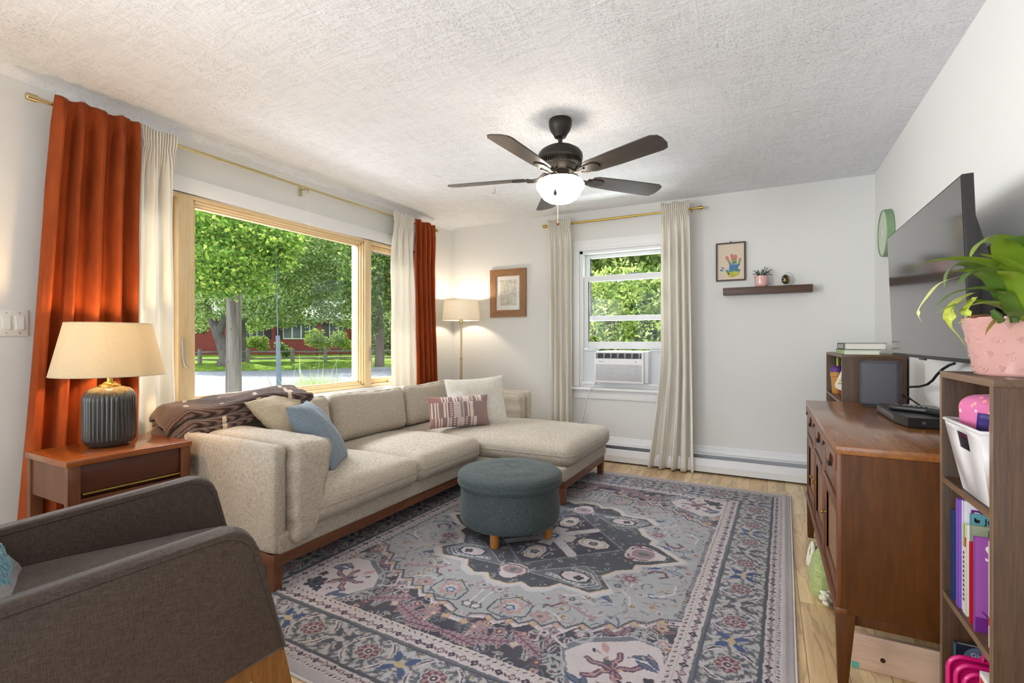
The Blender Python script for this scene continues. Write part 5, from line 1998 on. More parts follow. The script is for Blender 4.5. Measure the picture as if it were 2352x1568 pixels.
b = N(); bmesh.ops.create_icosphere(b, subdivisions=2, radius=0.036, matrix=T(0.194, 2.775, 0.118) @ Matrix.Diagonal((0.35, 1, 1, 1)))
obj('mouth', b, plain('dark_mouth', srgb(40, 28, 20), 0.9), TY, 60, world=True)

# ================================================================ things on the sideboard
b = N()
cpt = Vector((0.527, 3.185, 0.80))
spk = thing('speaker', 'dark grey rounded square speaker panel standing on the sideboard', 'speaker', cpt, math.radians(-16))
b = N(); bx(b, -0.088, 0.088, -0.030, 0.030, 0.004, 0.246, 0.022, seg=5)
obj('cabinet', b, plain('charcoal_mesh', srgb(66, 66, 72), 0.6, var=0.08), spk)
b = N(); bx(b, -0.094, 0.094, -0.036, -0.028, 0.224, 0.2465, 0.003) if False else bx(b, -0.060, 0.060, -0.022, 0.022, 0.0, 0.006, 0.002)
obj('foot', b, M_BLKC, spk)
b = N()
tube(b, [(0.60, 3.215, 0.88), (0.64, 3.16, 0.86), (0.665, 3.05, 0.83), (0.675, 2.98, 0.803)], 0.004, 6)
tube(b, [(0.61, 3.23, 0.86), (0.65, 3.12, 0.85), (0.68, 3.02, 0.82), (0.69, 2.95, 0.803)], 0.003, 6)
obj('cable', b, M_BLKC, spk, 60, world=True)

DV = thing('disc_player', 'flat black disc player on the sideboard with remotes on it', 'disc player', (0.59, 2.72, 0.80))
M_BLK = plain('satin_black', srgb(26, 26, 27), 0.35, var=0.1)
b = N(); prism(b, [(0.478, 2.60), (0.478, 2.98), (0.70, 2.98), (0.70, 2.475), (0.500, 2.475)], 0.804, 0.842, 'XY')
bmesh.ops.bevel(b, geom=b.edges[:], offset=0.002, segments=2, affect='EDGES')
obj('case', b, M_BLK, DV, world=True)
b = N(); bx(b, 0.4765, 0.4785, 2.66, 2.95, 0.815, 0.833, 0.0005); 
obj('disc_tray', b, plain('silver_strip', srgb(120, 120, 122), 0.3, 0.8), DV, world=True)
b = N(); bx(b, 0.4765, 0.479, 2.615, 2.645, 0.815, 0.831, 0.001)
obj('usb_cover', b, M_DGREY, DV, world=True)
b = N(); lathe(b, [(0.0, 0), (0.006, 0), (0.006, 0.002), (0, 0.0025)], n=16, M=T(0.55, 2.4752, 0.823, rx=PI / 2))
obj('logo_mark', b, M_NICKEL, DV, world=True)
for (x, y, rz, ln, label, z) in ((0.565, 2.68, 0.95, 0.19, 'black remote with red and white buttons, farther one on the disc player', 0.842), (0.635, 2.58, 0.35, 0.17, 'black curved remote lying nearer on the disc player', 0.842)):
    rm = thing('remote_control', label, 'remote control', (x, y, z), rz)
    b = N(); cushion(b, 0.048, ln, 0.024, 0.010, 0.004, 0.0, 10, 0, 0, 0, T(0, 0, 0.0125))
    obj('body', b, M_BLK, rm, 60)
    b = N()
    for i in range(3):
        for j in range(6):
            bx(b, -0.016 + i * 0.012, -0.009 + i * 0.012, -0.06 + j * 0.018, -0.052 + j * 0.018, 0.024, 0.0285, 0.001)
    obj('buttons', b, plain('grey_buttons', srgb(150, 150, 150), 0.4), rm)
    if 'red' in label:
        b = N(); bx(b, -0.004, 0.006, ln / 2 - 0.03, ln / 2 - 0.02, 0.022, 0.029, 0.001)
        obj('power_button', b, plain('red_button', srgb(170, 40, 34), 0.4), rm, label='red power button')
# ================================================================ bookcases
M_WAL = wood('walnut_laminate', srgb(84, 58, 38), srgb(54, 36, 22), axis=2, scale=7, rough=0.5, stretch=0.05, fine=1.3)
M_WALY = wood('walnut_laminate_shelf', srgb(98, 72, 50), srgb(68, 48, 32), axis=1, scale=7, rough=0.4, stretch=0.05, fine=1.3)
M_EDGE = wood('walnut_edge', srgb(132, 106, 84), srgb(104, 80, 60), axis=2, scale=7, rough=0.45, stretch=0.05)
M_EDGEY = wood('walnut_edge_shelf', srgb(132, 106, 84), srgb(104, 80, 60), axis=1, scale=7, rough=0.45, stretch=0.05)


def bookcase(name, label, x0, x1, y0, y1, zt, shelves):
    th = thing(name, label, 'bookcase', ((x0 + x1) / 2, (y0 + y1) / 2, 0))
    e = 0.018
    for y in (y0, y1 - e):
        b = N(); bx(b, x0 + 0.001, x1, y, y + e, 0, zt - e, 0.0008)
        s = obj('side_panel', b, M_WAL, th, world=True)
        b = N(); bx(b, x0 - 0.0006, x0 + 0.001, y, y + e, 0, zt - e)
        obj('edge_band', b, M_EDGE, s, world=True)
    b = N(); bx(b, x0 + 0.001, x1, y0, y1, zt - e, zt, 0.0008)
    s = obj('top', b, M_WALY, th, world=True)
    b = N(); bx(b, x0 - 0.0006, x0 + 0.001, y0, y1, zt - e, zt)
    obj('edge_band', b, M_EDGEY, s, world=True)
    for z in shelves:
        b = N(); bx(b, x0 + 0.004, x1 - 0.006, y0 + e, y1 - e, z - e, z, 0.0008)
        s = obj('shelf', b, M_WALY, th, world=True)
        b = N(); bx(b, x0 + 0.0024, x0 + 0.004, y0 + e, y1 - e, z - e, z)
        obj('edge_band', b, M_EDGEY, s, world=True)
    b = N(); bx(b, x1 - 0.006, x1 - 0.002, y0 + 0.01, y1 - 0.01, 0.02, zt - 0.01)
    obj('back_panel', b, M_WAL, th, world=True)
    return th


bookcase('bookcase', 'walnut veneer bookcase with a pink plant pot on top, nearest on the right', 0.470, 0.728, 1.545, 1.942, 1.057, (0.738, 0.392, 0.055))
bookcase('bookcase', 'walnut veneer bookcase in the far right corner holding toys', 0.405, 0.722, 3.60, 4.50, 1.066, (0.768, 0.44, 0.06))

# books lying on top of the far bookcase


def book(label, x0, x1, y0, y1, z0, z1, spine, cover, pages, group=None, spine_c=None, name='book', letters=None):
    """hardback: spine on the given side, covers, page block"""
    th = thing(name, label, 'book', ((x0 + x1) / 2, (y0 + y1) / 2, z0), 0, group)
    c = cover
    t = 0.003
    b = N()
    if spine == '-x_flat':      # lying flat, spine toward -x
        bx(b, x0, x1, y0, y1, z0, z0 + t); bx(b, x0, x1, y0, y1, z1 - t, z1); bx(b, x0, x0 + t, y0, y1, z0, z1, 0.001)
        pg = (x0 + t, x1 - 0.006, y0 + 0.005, y1 - 0.005, z0 + t, z1 - t)
    else:                       # upright, spine toward -x
        bx(b, x0, x1, y0, y0 + t * 0.7, z0, z1); bx(b, x0, x1, y1 - t * 0.7, y1, z0, z1); bx(b, x0, x0 + t * 0.7, y0, y1, z0, z1, 0.0008)
        pg = (x0 + t, x1 - 0.005, y0 + t * 0.7, y1 - t * 0.7, z0 + 0.004, z1 - 0.004)
    co = obj('cover', b, c, th, 20, world=True)
    b = N(); bx(b, *pg)
    obj('page_block', b, pages, th, 20, world=True)
    return th, co


M_PAGES = plain('book_pages', srgb(222, 218, 208), 0.8, var=0.05)
th1, co1 = book('green covered book lying on the far bookcase, lower of two', 0.414, 0.602, 3.628, 3.99, 1.066, 1.097, '-x_flat', plain('green_cloth', srgb(150, 172, 120), 0.6, var=0.1), M_PAGES, 'books lying on the far bookcase')
th2, co2 = book('dark green book lying on the far bookcase, upper of two', 0.418, 0.630, 3.622, 3.96, 1.0975, 1.138, '-x_flat', plain('dark_green_cloth', srgb(78, 92, 82), 0.6, var=0.1), M_PAGES, 'books lying on the far bookcase')
b = N(); bx(b, 0.4165, 0.418, 3.66, 3.92, 1.104, 1.130)
obj('spine_label', b, plain('grey_spine_print', srgb(160, 158, 150), 0.6, var=0.2), th2, world=True)

# toys on its upper shelf
IC = thing('toy_ice_cream', 'toy ice cream cone with purple scoop in the far bookcase', 'toy', (0.448, 4.27, 0.768))
b = N(); lathe(b, [(0, 0), (0.026, 0), (0.028, 0.004), (0.036, 0.12), (0.036, 0.122), (0.040, 0.125), (0.041, 0.156), (0, 0.156)], n=28)
obj('cone', b, plain('toy_caramel', srgb(202, 142, 66), 0.5, var=0.05), IC)
b = N(); lathe(b, [(0.041, 0.156), (0.042, 0.166), (0.038, 0.185), (0.026, 0.200), (0, 0.206)], n=28)
obj('scoop', b, plain('toy_purple', srgb(98, 54, 130), 0.5, var=0.05), IC, 60)
b = N(); bx(b, 0.000, 0.008, -0.02, 0.012, 0.18, 0.262, 0.002)
obj('stick', b, plain('toy_lime', srgb(196, 214, 50), 0.5), IC)
PT = thing('toy_stand', 'white toy stand with yellow and grey stripes in the far bookcase', 'toy', (0.455, 3.78, 0.768))
b = N(); bx(b, -0.026, 0.03, -0.05, 0.05, 0, 0.085, 0.003)
prism(b, [(-0.062, 0.078), (-0.046, 0.070), (0.03, 0.070), (0.03, 0.205), (-0.020, 0.205), (-0.062, 0.100)], -0.06, 0.06, 'XZ')
obj('body', b, plain('toy_white', srgb(236, 230, 214), 0.5, var=0.03), PT)
b = N()
for k in range(5):
    z = 0.108 + k * 0.019
    xx = -0.0625 + (z - 0.100) * 0.4
    prism(b, [(xx - 0.001, z), (xx + 0.028, z), (xx + 0.030, z + 0.009), (xx + 0.003, z + 0.009)], -0.0612, -0.0596, 'XZ')
obj('stripe', b, plain('toy_olive', srgb(190, 174, 90), 0.5), PT)
b = N()
for k in range(3):
    bx(b, -0.014 + k * 0.005, 0.004 + k * 0.005, -0.0612, -0.0596, 0.108 + k * 0.032, 0.130 + k * 0.032, 0.0005)
obj('pictogram', b, plain('toy_brown', srgb(150, 112, 84), 0.5), PT)
b = N(); bmesh.ops.create_icosphere(b, subdivisions=2, radius=0.022, matrix=T(0.430 + 0.022, 3.80, 0.768 + 0.227))
o = obj('toy_ball', b, plain('toy_yellow', srgb(236, 186, 40), 0.5), loc=(0.452, 3.80, 0.973)); tag(o, 'yellow toy ball perched on the white toy stand', 'toy')
b = N()
for (x, y, z) in ((0.470, 4.02, 0.0), (0.462, 4.06, 0.025), (0.475, 4.10, 0.048), (0.49, 4.03, 0.055), (0.485, 3.97, 0.035)):
    bmesh.ops.create_icosphere(b, subdivisions=2, radius=0.030, matrix=T(x, y, 0.768 + 0.028 + z))
for k in range(4):
    bmesh.ops.create_icosphere(b, subdivisions=2, radius=0.030, matrix=T(0.48, 4.02, 0.80 + 0.035 * k))
o = obj('toy_raspberry', b, plain('toy_red', srgb(166, 30, 50), 0.5), loc=(0.475, 4.04, 0.768), smooth=60); tag(o, 'lumpy red toy behind the purple scoop in the far bookcase', 'toy')
bt, bc = book('white picture book with dark print standing in the far bookcase', 0.50, 0.70, 4.10, 4.115, 0.768, 1.035, 'up', plain('white_cover', srgb(222, 224, 228), 0.5, var=0.05), M_PAGES)
b = N()
for k in range(4):
    bx(b, 0.515 + 0.035 * (k % 2), 0.545 + 0.035 * (k % 2), 4.0985, 4.1, 0.99 - 0.035 * k, 1.015 - 0.035 * k, 0.0004)
obj('cover_print', b, plain('print_slate', srgb(84, 84, 100), 0.6), bc, world=True)
bt, bc = book('pale blue book standing in the far bookcase', 0.47, 0.66, 4.20, 4.214, 0.768, 1.00, 'up', plain('pale_blue_cover', srgb(160, 196, 214), 0.5, var=0.05), M_PAGES)

# ================================================================ pink pot and strap leaved plant on the near bookcase
PX, PY, PZ = 0.600, 1.750, 1.057
PL = thing('potted_plant', 'big strap leaved green plant in a pink embossed pot on the near bookcase', 'potted plant', (PX, PY, PZ))
M_PINK = plain('pink_embossed_glaze', srgb(196, 150, 143), 0.2, coat=0.5, var=0.03)
b = N()


def potf(u, v):
    a = u * 2 * PI
    P_ = [(0.0, 0.0), (0.098, 0.0), (0.103, 0.004), (0.108, 0.030), (0.114, 0.065), (0.120, 0.10), (0.1255, 0.135), (0.128, 0.150), (0.1275, 0.1535), (0.121, 0.152), (0.119, 0.130), (0.0, 0.126)]
    k = v * (len(P_) - 1); i = min(int(k), len(P_) - 2); f = k - i
    return Vector(((P_[i][0] * (1 - f) + P_[i + 1][0] * f) * math.cos(a), (P_[i][0] * (1 - f) + P_[i + 1][0] * f) * math.sin(a), P_[i][1] * (1 - f) + P_[i + 1][1] * f))


grid(b, potf, 96, 44, True)
pot = obj('pot', b, M_PINK, PL, 60)


def on_pot(a, z):
    r = 0.103 + (0.1275 - 0.103) * z / 0.15
    return Vector((r * math.cos(a), r * math.sin(a), z))


b = N()
rnd = random.Random(7)
for row in range(4):
    for k in range(16):
        a = 2 * PI * k / 16 + (row % 2) * PI / 16
        z = 0.020 + row * 0.036
        typ = (row + k) % 3
        if typ == 0:      # eye
            tube(b, [on_pot(a + 0.11 * math.cos(t), z + 0.008 * math.sin(t)) for t in np.linspace(0, 2 * PI, 13)[:-1]], 0.0018, 5, closed=True)
            bmesh.ops.create_icosphere(b, subdivisions=1, radius=0.004, matrix=Matrix.Translation(on_pot(a, z)))
        elif typ == 1:    # leaf burst
            for t in (-0.9, -0.45, 0, 0.45, 0.9):
                tube(b, [on_pot(a + 0.02 * math.sin(t), z - 0.008), on_pot(a + 0.10 * math.sin(t), z + 0.010 * math.cos(t))], [0.0012, 0.0028], 5)
        else:             # curl
            tube(b, [on_pot(a + 0.075 * math.sin(t * 1.6), z - 0.012 + 0.004 * t) for t in np.linspace(0, 6, 12)], 0.0019, 5)
obj('embossing', b, M_PINK, pot, 60)
b = N(); lathe(b, [(0, 0.126), (0.119, 0.126), (0.119, 0.139), (0.05, 0.147), (0, 0.15)], n=32)
rnd = random.Random(9)
for k in range(26):
    a = rnd.uniform(0, 2 * PI); r = rnd.uniform(0.02, 0.105)
    p_ = Vector((r * math.cos(a), r * math.sin(a), 0.147)); q_ = p_ + Vector((rnd.uniform(-.04, .04), rnd.uniform(-.04, .04), rnd.uniform(0, 0.012)))
    tube(b, [p_, q_], 0.003, 5)
tube(b, [(-0.06, -0.04, 0.150), (-0.10, -0.05, 0.157), (-0.128, -0.055, 0.155)], 0.005, 6)
obj('bark_mulch', b, wood('bark', srgb(150, 104, 64), srgb(96, 62, 38), axis=0, scale=20, rough=0.9), PL)


def leaf_strip(bm, pts, w0, fold=0.25, n=22, twist=0.0, wtip=0.06, nrm=None, wpow=0.75):
    """long strap leaf along a smooth curve through pts"""
    pts = [Vector(p) for p in pts]
    if len(pts) < 4:
        pts = [pts[0] + (pts[0] - pts[1]) * 0.5] + pts + [pts[-1] + (pts[-1] - pts[-2]) * 0.5]
    else:
        pts = [pts[0] * 2 - pts[1]] + pts + [pts[-1] * 2 - pts[-2]]
    C = []
    seg = len(pts) - 3
    for i in range(n + 1):
        t = i / n * seg
        k = min(int(t), seg - 1); f = t - k
        a, b_, c, d = pts[k:k + 4]
        C.append(0.5 * ((2 * b_) + (c - a) * f + (2 * a - 5 * b_ + 4 * c - d) * f * f + (3 * b_ - a - 3 * c + d) * f ** 3))
    view = Vector((-0.5, -1.0, 0.35)).normalized()
    rows = []
    for i, p in enumerate(C):
        t = i / n
        tg = (C[min(i + 1, n)] - C[max(i - 1, 0)]).normalized()
        up = Vector((0, 0, 1)) if nrm is None else Vector(nrm)
        sd = tg.cross(up)
        if sd.length < 0.25:
            sd = tg.cross(Vector((0.4, -1, 0.2)))
        sd.normalize()
        sd = Matrix.Rotation(twist * t, 3, tg) @ sd
        if rows and sd.dot(lastsd) < 0:
            sd = -sd
        lastsd = sd
        nn = sd.cross(tg).normalized()
        w_ = w0 * (math.sin(PI * min(1, (t * 0.88 + 0.12))) ** wpow) * (1 if t < 0.97 else 0.4)
        row = []
        for s in (-1, -0.5, 0, 0.5, 1):
            row.append(bm.verts.new(p + sd * s * w_ / 2 + nn * (abs(s) * fold * w_ / 2)))
        rows.append(row)
    for a, b_ in zip(rows, rows[1:]):
        for k in range(4):
            bm.faces.new((a[k], a[k + 1], b_[k + 1], b_[k]))


def strapmat(name, c1, c2):
    t = NT(name)
    n = t.noise(t.coords(), 9, 2)
    f = t.noise(t.coords(scale=(1, 1, 0.3)), 120, 2)
    col = t.ramp(n, [(0.3, c1), (0.7, c2)])
    col = t.mix(t.math('MULTIPLY', f, 0.3), col, dark(c1, 0.8))
    d = t.n('ShaderNodeBsdfPrincipled', Base_Color=col, Roughness=0.32)
    d.inputs['Coat Weight'].default_value = 0.25
    tr = t.n('ShaderNodeBsdfTranslucent', Color=col)
    mx = t.n('ShaderNodeMixShader', Fac=0.28, i1=d, i2=tr)
    t.t.links.new(mx.outputs[0], t.out.inputs[0])
    return t.m


M_LF = strapmat('strap_leaf_green', srgb(112, 146, 40), srgb(146, 176, 50))
M_LFD = strapmat('strap_leaf_deep', srgb(80, 116, 46), srgb(110, 142, 58))
M_LFY = strapmat('strap_leaf_yellow', srgb(190, 204, 56), srgb(208, 218, 92))
M_LFB = strapmat('strap_leaf_brown', srgb(120, 96, 52), srgb(150, 120, 60))
M_LFP = strapmat('strap_leaf_pale', srgb(212, 216, 130), srgb(226, 228, 160))
LV = [  # material, width, fold, twist, [(u, v, D)...]
    (M_LF, 0.048, 0.2, 0.2, [(2350, 735, 1.27), (2335, 660, 1.24), (2290, 612, 1.20), (2215, 596, 1.17), (2140, 600, 1.16), (2072, 620, 1.15)]),
    (M_LF, 0.062, 0.15, 0.6, [(2356, 720, 1.30), (2350, 620, 1.33), (2318, 556, 1.32), (2268, 546, 1.30), (2240, 565, 1.28), (2226, 594, 1.27)]),
    (M_LF, 0.085, 0.12, 0.2, [(2350, 725, 1.24), (2338, 640, 1.20), (2312, 575, 1.14), (2286, 548, 1.08)]),
    (M_LFD, 0.085, 0.12, 0.4, [(2362, 720, 1.25), (2372, 630, 1.20), (2355, 560, 1.14), (2305, 548, 1.08)]),
    (M_LF, 0.032, 0.25, 0.2, [(2400, 705, 1.2), (2365, 640, 1.16), (2310, 600, 1.13), (2248, 582, 1.11)]),
    (M_LFD, 0.055, 0.2, 0.6, [(2345, 728, 1.26), (2310, 665, 1.24), (2265, 632, 1.22), (2225, 628, 1.20), (2206, 655, 1.19)]),
    (M_LF, 0.040, 0.2, 0.3, [(2340, 730, 1.30), (2280, 650, 1.34), (2220, 622, 1.36), (2165, 632, 1.37)]),
    (M_LFD, 0.040, 0.2, 1.0, [(2300, 640, 1.28), (2220, 606, 1.24), (2180, 622, 1.22), (2169, 664, 1.21)]),
    (M_LFD, 0.036, 0.3, 0.2, [(2370, 730, 1.24), (2330, 690, 1.19), (2265, 664, 1.15), (2195, 672, 1.13), (2143, 708, 1.12)]),
    (M_LF, 0.030, 0.3, 0.3, [(2350, 740, 1.24), (2300, 706, 1.20), (2230, 692, 1.17), (2178, 706, 1.16), (2144, 724, 1.16)]),
    (M_LF, 0.034, 0.3, 0.3, [(2352, 736, 1.22), (2290, 700, 1.18), (2235, 700, 1.16), (2192, 722, 1.15)]),
    (M_LFP, 0.014, 0.2, 0.4, [(2215, 632, 1.20), (2160, 650, 1.19), (2128, 684, 1.18), (2109, 716, 1.18), (2119, 742, 1.18)]),
    (M_LFY, 0.034, 0.2, 0.7, [(2235, 672, 1.20), (2200, 690, 1.18), (2181, 715, 1.17), (2184, 745, 1.17), (2204, 772, 1.17), (2224, 803, 1.17)]),
    (M_LFY, 0.026, 0.2, 0.9, [(2240, 682, 1.16), (2222, 705, 1.15), (2216, 728, 1.15), (2200, 742, 1.15)]),
    (M_LFB, 0.024, 0.2, 0.6, [(2310, 732, 1.17), (2290, 735, 1.155), (2272, 755, 1.15), (2262, 774, 1.15)]),
    (M_LFD, 0.075, 0.15, 0.3, [(2345, 735, 1.22), (2325, 700, 1.18), (2290, 640, 1.14), (2240, 622, 1.12), (2196, 655, 1.11)]),
    (M_LF, 0.060, 0.15, 0.3, [(2362, 738, 1.18), (2352, 690, 1.14), (2330, 640, 1.12), (2290, 622, 1.1)]),
    (M_LFD, 0.045, 0.2, 0.2, [(2348, 738, 1.2), (2326, 716, 1.17), (2310, 680, 1.15), (2292, 668, 1.14)]),
    (M_LF, 0.050, 0.2, 0.4, [(2366, 735, 1.32), (2420, 640, 1.3), (2440, 590, 1.28), (2470, 590, 1.26)]),
    (M_LFD, 0.055, 0.2, 0.4, [(2366, 735, 1.3), (2400, 660, 1.36), (2430, 600, 1.42), (2440, 560, 1.44)]),
]
for (m_, w_, fo, tw, P_) in LV:
    b = N()
    leaf_strip(b, [at(*q) for q in P_], w_ * 0.74, fo, 24, tw)
    obj('leaf', b, m_, PL, 70, world=True)
b = N()
for (u, v, D, u2, v2) in ((2330, 740, 1.2, 2326, 690), (2345, 742, 1.22, 2352, 690), (2300, 738, 1.2, 2280, 712)):
    tube(b, [at(u, v, D), at((u + u2) / 2, (v + v2) / 2, D), at(u2, v2, D)], [0.008, 0.011, 0.005], 8)
obj('pseudobulb', b, M_LFD, PL, 60, world=True)

# ================================================================ white bin and its contents
BN = thing('storage_bin', 'white plastic bin with cut out handle on the near bookcase shelf', 'bin', (0.575, 1.69, 0.738))
M_BIN = plain('white_bin_plastic', srgb(208, 205, 206), 0.4, var=0.02)
T4 = [(0.455, 1.572), (0.455, 1.838), (0.700, 1.838), (0.700, 1.572)]
B4 = [(0.482, 1.598), (0.482, 1.786), (0.675, 1.786), (0.675, 1.598)]
zb, zt_ = 0.740, 0.925


def quadwall(b, a0, a1, c0, c1, hole=False, th_=0.0035):
    """wall from bottom pts a0-a1 to top pts c0-c1, optionally with a handle hole"""
    def P_(s, t):
        lo_ = Vector((a0[0], a0[1], zb)).lerp(Vector((a1[0], a1[1], zb)), s)
        hi_ = Vector((c0[0], c0[1], zt_)).lerp(Vector((c1[0], c1[1], zt_)), s)
        return lo_.lerp(hi_, t)
    S = [0, 0.34, 0.66, 1] if hole else [0, 1]
    R_ = [0, 0.66, 0.90, 1] if hole else [0, 1]
    V = {(i, j): b.verts.new(P_(s, t)) for i, s in enumerate(S) for j, t in enumerate(R_)}
    for i in range(len(S) - 1):
        for j in range(len(R_) - 1):
            if hole and i == 1 and j == 1:
                continue
            b.faces.new((V[i, j], V[i + 1, j], V[i + 1, j + 1], V[i, j + 1]))


b = N()
for k in range(4):
    j = (k + 1) % 4
    quadwall(b, B4[k], B4[j], T4[k], T4[j], hole=(k in (0, 2)))
b.faces.new([b.verts.new((x, y, zb)) for x, y in B4])
o = obj('tub', b, M_BIN, BN, 30, world=True)
md = o.modifiers.new('wall', 'SOLIDIFY'); md.thickness = 0.003; md.offset = 0
b = N(); tube(b, [(x, y, zt_) for x, y in T4], 0.0055, 8, closed=True)
obj('rim', b, M_BIN, BN, 60, world=True)


def pinkbag():
    t = NT('pink_flower_fabric')
    v = t.n('ShaderNodeTexVoronoi', Vector=t.coords(), Scale=46.0)
    sp_ = t.ramp((v, 'Distance'), [(0.22, (1, 1, 1, 1)), (0.27, (0, 0, 0, 1))])
    cc = t.ramp((v, 'Color'), [(0.3, srgb(240, 214, 232)), (0.6, srgb(236, 160, 140))])
    col = t.mix(sp_, srgb(206, 108, 156), cc)
    t.pbr(col, 0.6, 0, None, 0.4, 0, 0.2)
    return t.m


BG = thing('lunch_bag', 'small pink flowered zip bag in the white bin', 'bag', (0.585, 1.76, 0.86))
b = N()
cushion(b, 0.085, 0.155, 0.125, 0.030, 0.012, 0.0, 16, 0.006, 2.0, 0, T(0.535, 1.758, 0.926, rz=0.35))
obj('body', b, pinkbag(), BG, 60, world=True)
b = N()
cushion(b, 0.10, 0.15, 0.12, 0.035, 0.012, 0.0, 14, 0.004, 4.0, 0, T(0.625, 1.745, 0.940, rz=0.1))
obj('back_section', b, plain('magenta_satin', srgb(160, 30, 92), 0.45, var=0.15), BG, 60, world=True)
b = N()
for dx in (0.0, 0.006):
    tube(b, [(0.583 + dx, 1.755 + 0.082 * math.cos(a), 0.945 + 0.074 * math.sin(a)) for a in np.linspace(-0.4, PI + 0.4, 26)], 0.0028, 6)
obj('zip', b, plain('pink_zip', srgb(236, 170, 190), 0.5), BG, 60, world=True)
b = N()
tube(b, [(0.600, 1.77, 1.015), (0.615, 1.77, 1.030), (0.640, 1.77, 1.034), (0.665, 1.77, 1.026), (0.67, 1.77, 1.005)], 0.010, 6, sq=0.35)
obj('strap', b, plain('pink_webbing', srgb(216, 136, 190), 0.6), BG, 60, world=True)
b = N(); grid(b, lambda u, v: Vector((0.490 + 0.10 * u, 1.705 - 0.05 * u + 0.012 * math.sin(v * 3), 0.87 + (0.090 - 0.05 * u) * v + 0.012 * math.sin(u * PI) * v)), 10, 6)
o = obj('card_sheet', b, plain('indigo_card', srgb(52, 34, 110), 0.5), loc=(0.53, 1.69, 0.87)); tag(o, 'dark violet card sticking up from the white bin', 'card')
md = o.modifiers.new('t', 'SOLIDIFY'); md.thickness = 0.002
b = N(); bx(b, 0.575, 0.64, 1.655, 1.66, 0.84, 0.962, 0.001)
o = obj('card_sheet', b, plain('crimson_card', srgb(180, 20, 66), 0.5), loc=(0.6, 1.66, 0.84)); tag(o, 'crimson card in the white bin beside the violet card', 'card')
b = N(); cushion(b, 0.15, 0.10, 0.085, 0.03, 0.01, 0.0, 12, 0.0, 1.0, 0, T(0.60, 1.635, 0.895))
cs = thing('case', 'slate blue rounded case with black rim in the white bin', 'case', (0.60, 1.635, 0.86))
obj('shell', b, plain('slate_blue_case', srgb(86, 100, 146), 0.4), cs, 60, world=True)
b = N(); cushion(b, 0.153, 0.103, 0.010, 0.004, 0, 0, 8, 0, 1.0, 0, T(0.60, 1.635, 0.917))
obj('rim', b, M_BLKC, cs, 60, world=True)
b = N(); bx(b, 0.49, 0.51, 1.64, 1.78, 0.76, 0.90, 0.004)
o = obj('notebook', b, plain('violet_cover', srgb(58, 40, 100), 0.5), loc=(0.50, 1.7, 0.76)); tag(o, 'purple notebook seen through the handle of the white bin', 'notebook')

# ================================================================ picture books on the middle shelf (spines to the room)
BZ0 = 0.392
BG_ = 'picture books on the middle shelf of the near bookcase'


def ubook(label, y0, y1, h_, col, dep=0.215, x0=0.482, cover=None, rough=0.35):
    m_ = plain('cover_' + label[:26].replace(' ', '_'), col, rough, var=0.06)
    return book(label, x0, x0 + dep, y0, y1, BZ0, BZ0 + h_, 'up', m_, M_PAGES, BG_)


def cover_text(parent, s, size, x, y, z, m_, shear=0):
    # lettering on the cover facing the camera side (-y)
    b = text_mesh(s, size, 0.0003, T(x, y - 0.0006, z, rx=PI / 2))
    return obj('lettering', b, m_, parent, 0, world=True)


def spine_text(parent, s, size, x, y, z, m_):
    # reads downwards on the spine facing -x
    M_ = Matrix.Translation((x - 0.0006, y, z)) @ Matrix(((0, 0, -1, 0), (0, -1, 0, 0), (-1, 0, 0, 0), (0, 0, 0, 1)))
    b = text_mesh(s, size, 0.0003, M_)
    return obj('lettering', b, m_, parent, 0, world=True)


M_INKW = plain('ink_white', srgb(236, 232, 238), 0.5)
M_INKB = plain('ink_black', srgb(30, 28, 36), 0.5)
M_INKP = plain('ink_purple', srgb(104, 40, 130), 0.5)
M_INKR = plain('ink_red', srgb(190, 36, 44), 0.5)
M_INKT = plain('ink_teal', srgb(36, 104, 100), 0.5)
t_, c_ = ubook('thin navy and blue paperback, farthest on the middle shelf', 1.866, 1.877, 0.262, srgb(40, 62, 120), x0=0.478)
t_, c_ = ubook('narrow black spined book between the navy paperback and the yellow edge', 1.848, 1.864, 0.272, srgb(22, 24, 32), x0=0.485)
t_, c_ = ubook('thin lime green book beside the purple spine', 1.840, 1.847, 0.288, srgb(184, 190, 60), x0=0.482)
t_, c_ = ubook('tall violet hardback with a plain violet spine', 1.818, 1.838, 0.306, srgb(130, 88, 190), x0=0.480)
spine_text(c_, 'Princess Tales', 0.012, 0.480, 1.832, 0.60, M_INKP) if False else None
t_, c_ = ubook('tall white picture book with purple capital letters on its cover', 1.800, 1.813, 0.308, srgb(226, 220, 230), x0=0.486)
cover_text(c_, 'PA', 0.062, 0.498, 1.800, 0.636, M_INKP)
b = N(); bx(b, 0.565, 0.60, 1.7985, 1.800, 0.60, 0.655); obj('cover_art', b, plain('art_coral', srgb(214, 92, 96), 0.5), c_, world=True)
t_, c_ = ubook('white spined book with a green top edge and dark script title', 1.782, 1.796, 0.250, srgb(232, 226, 222), x0=0.484)
b = N(); bx(b, 0.4834, 0.4846, 1.782, 1.796, BZ0 + 0.185, BZ0 + 0.249); obj('spine_band', b, plain('band_green', srgb(150, 186, 90), 0.5), c_, world=True)
b = N()
for k in range(11):
    bx(b, 0.4832, 0.4842, 1.785, 1.793, BZ0 + 0.035 + k * 0.013, BZ0 + 0.042 + k * 0.013)
obj('spine_script', b, plain('ink_umber', srgb(80, 56, 60), 0.5), c_, world=True)
t_, c_ = ubook('teal topped storybook whose cover reads Juli', 1.758, 1.766, 0.286, srgb(98, 160, 170), x0=0.490)
cover_text(c_, 'Juli', 0.022, 0.518, 1.758, BZ0 + 0.262, M_INKB)
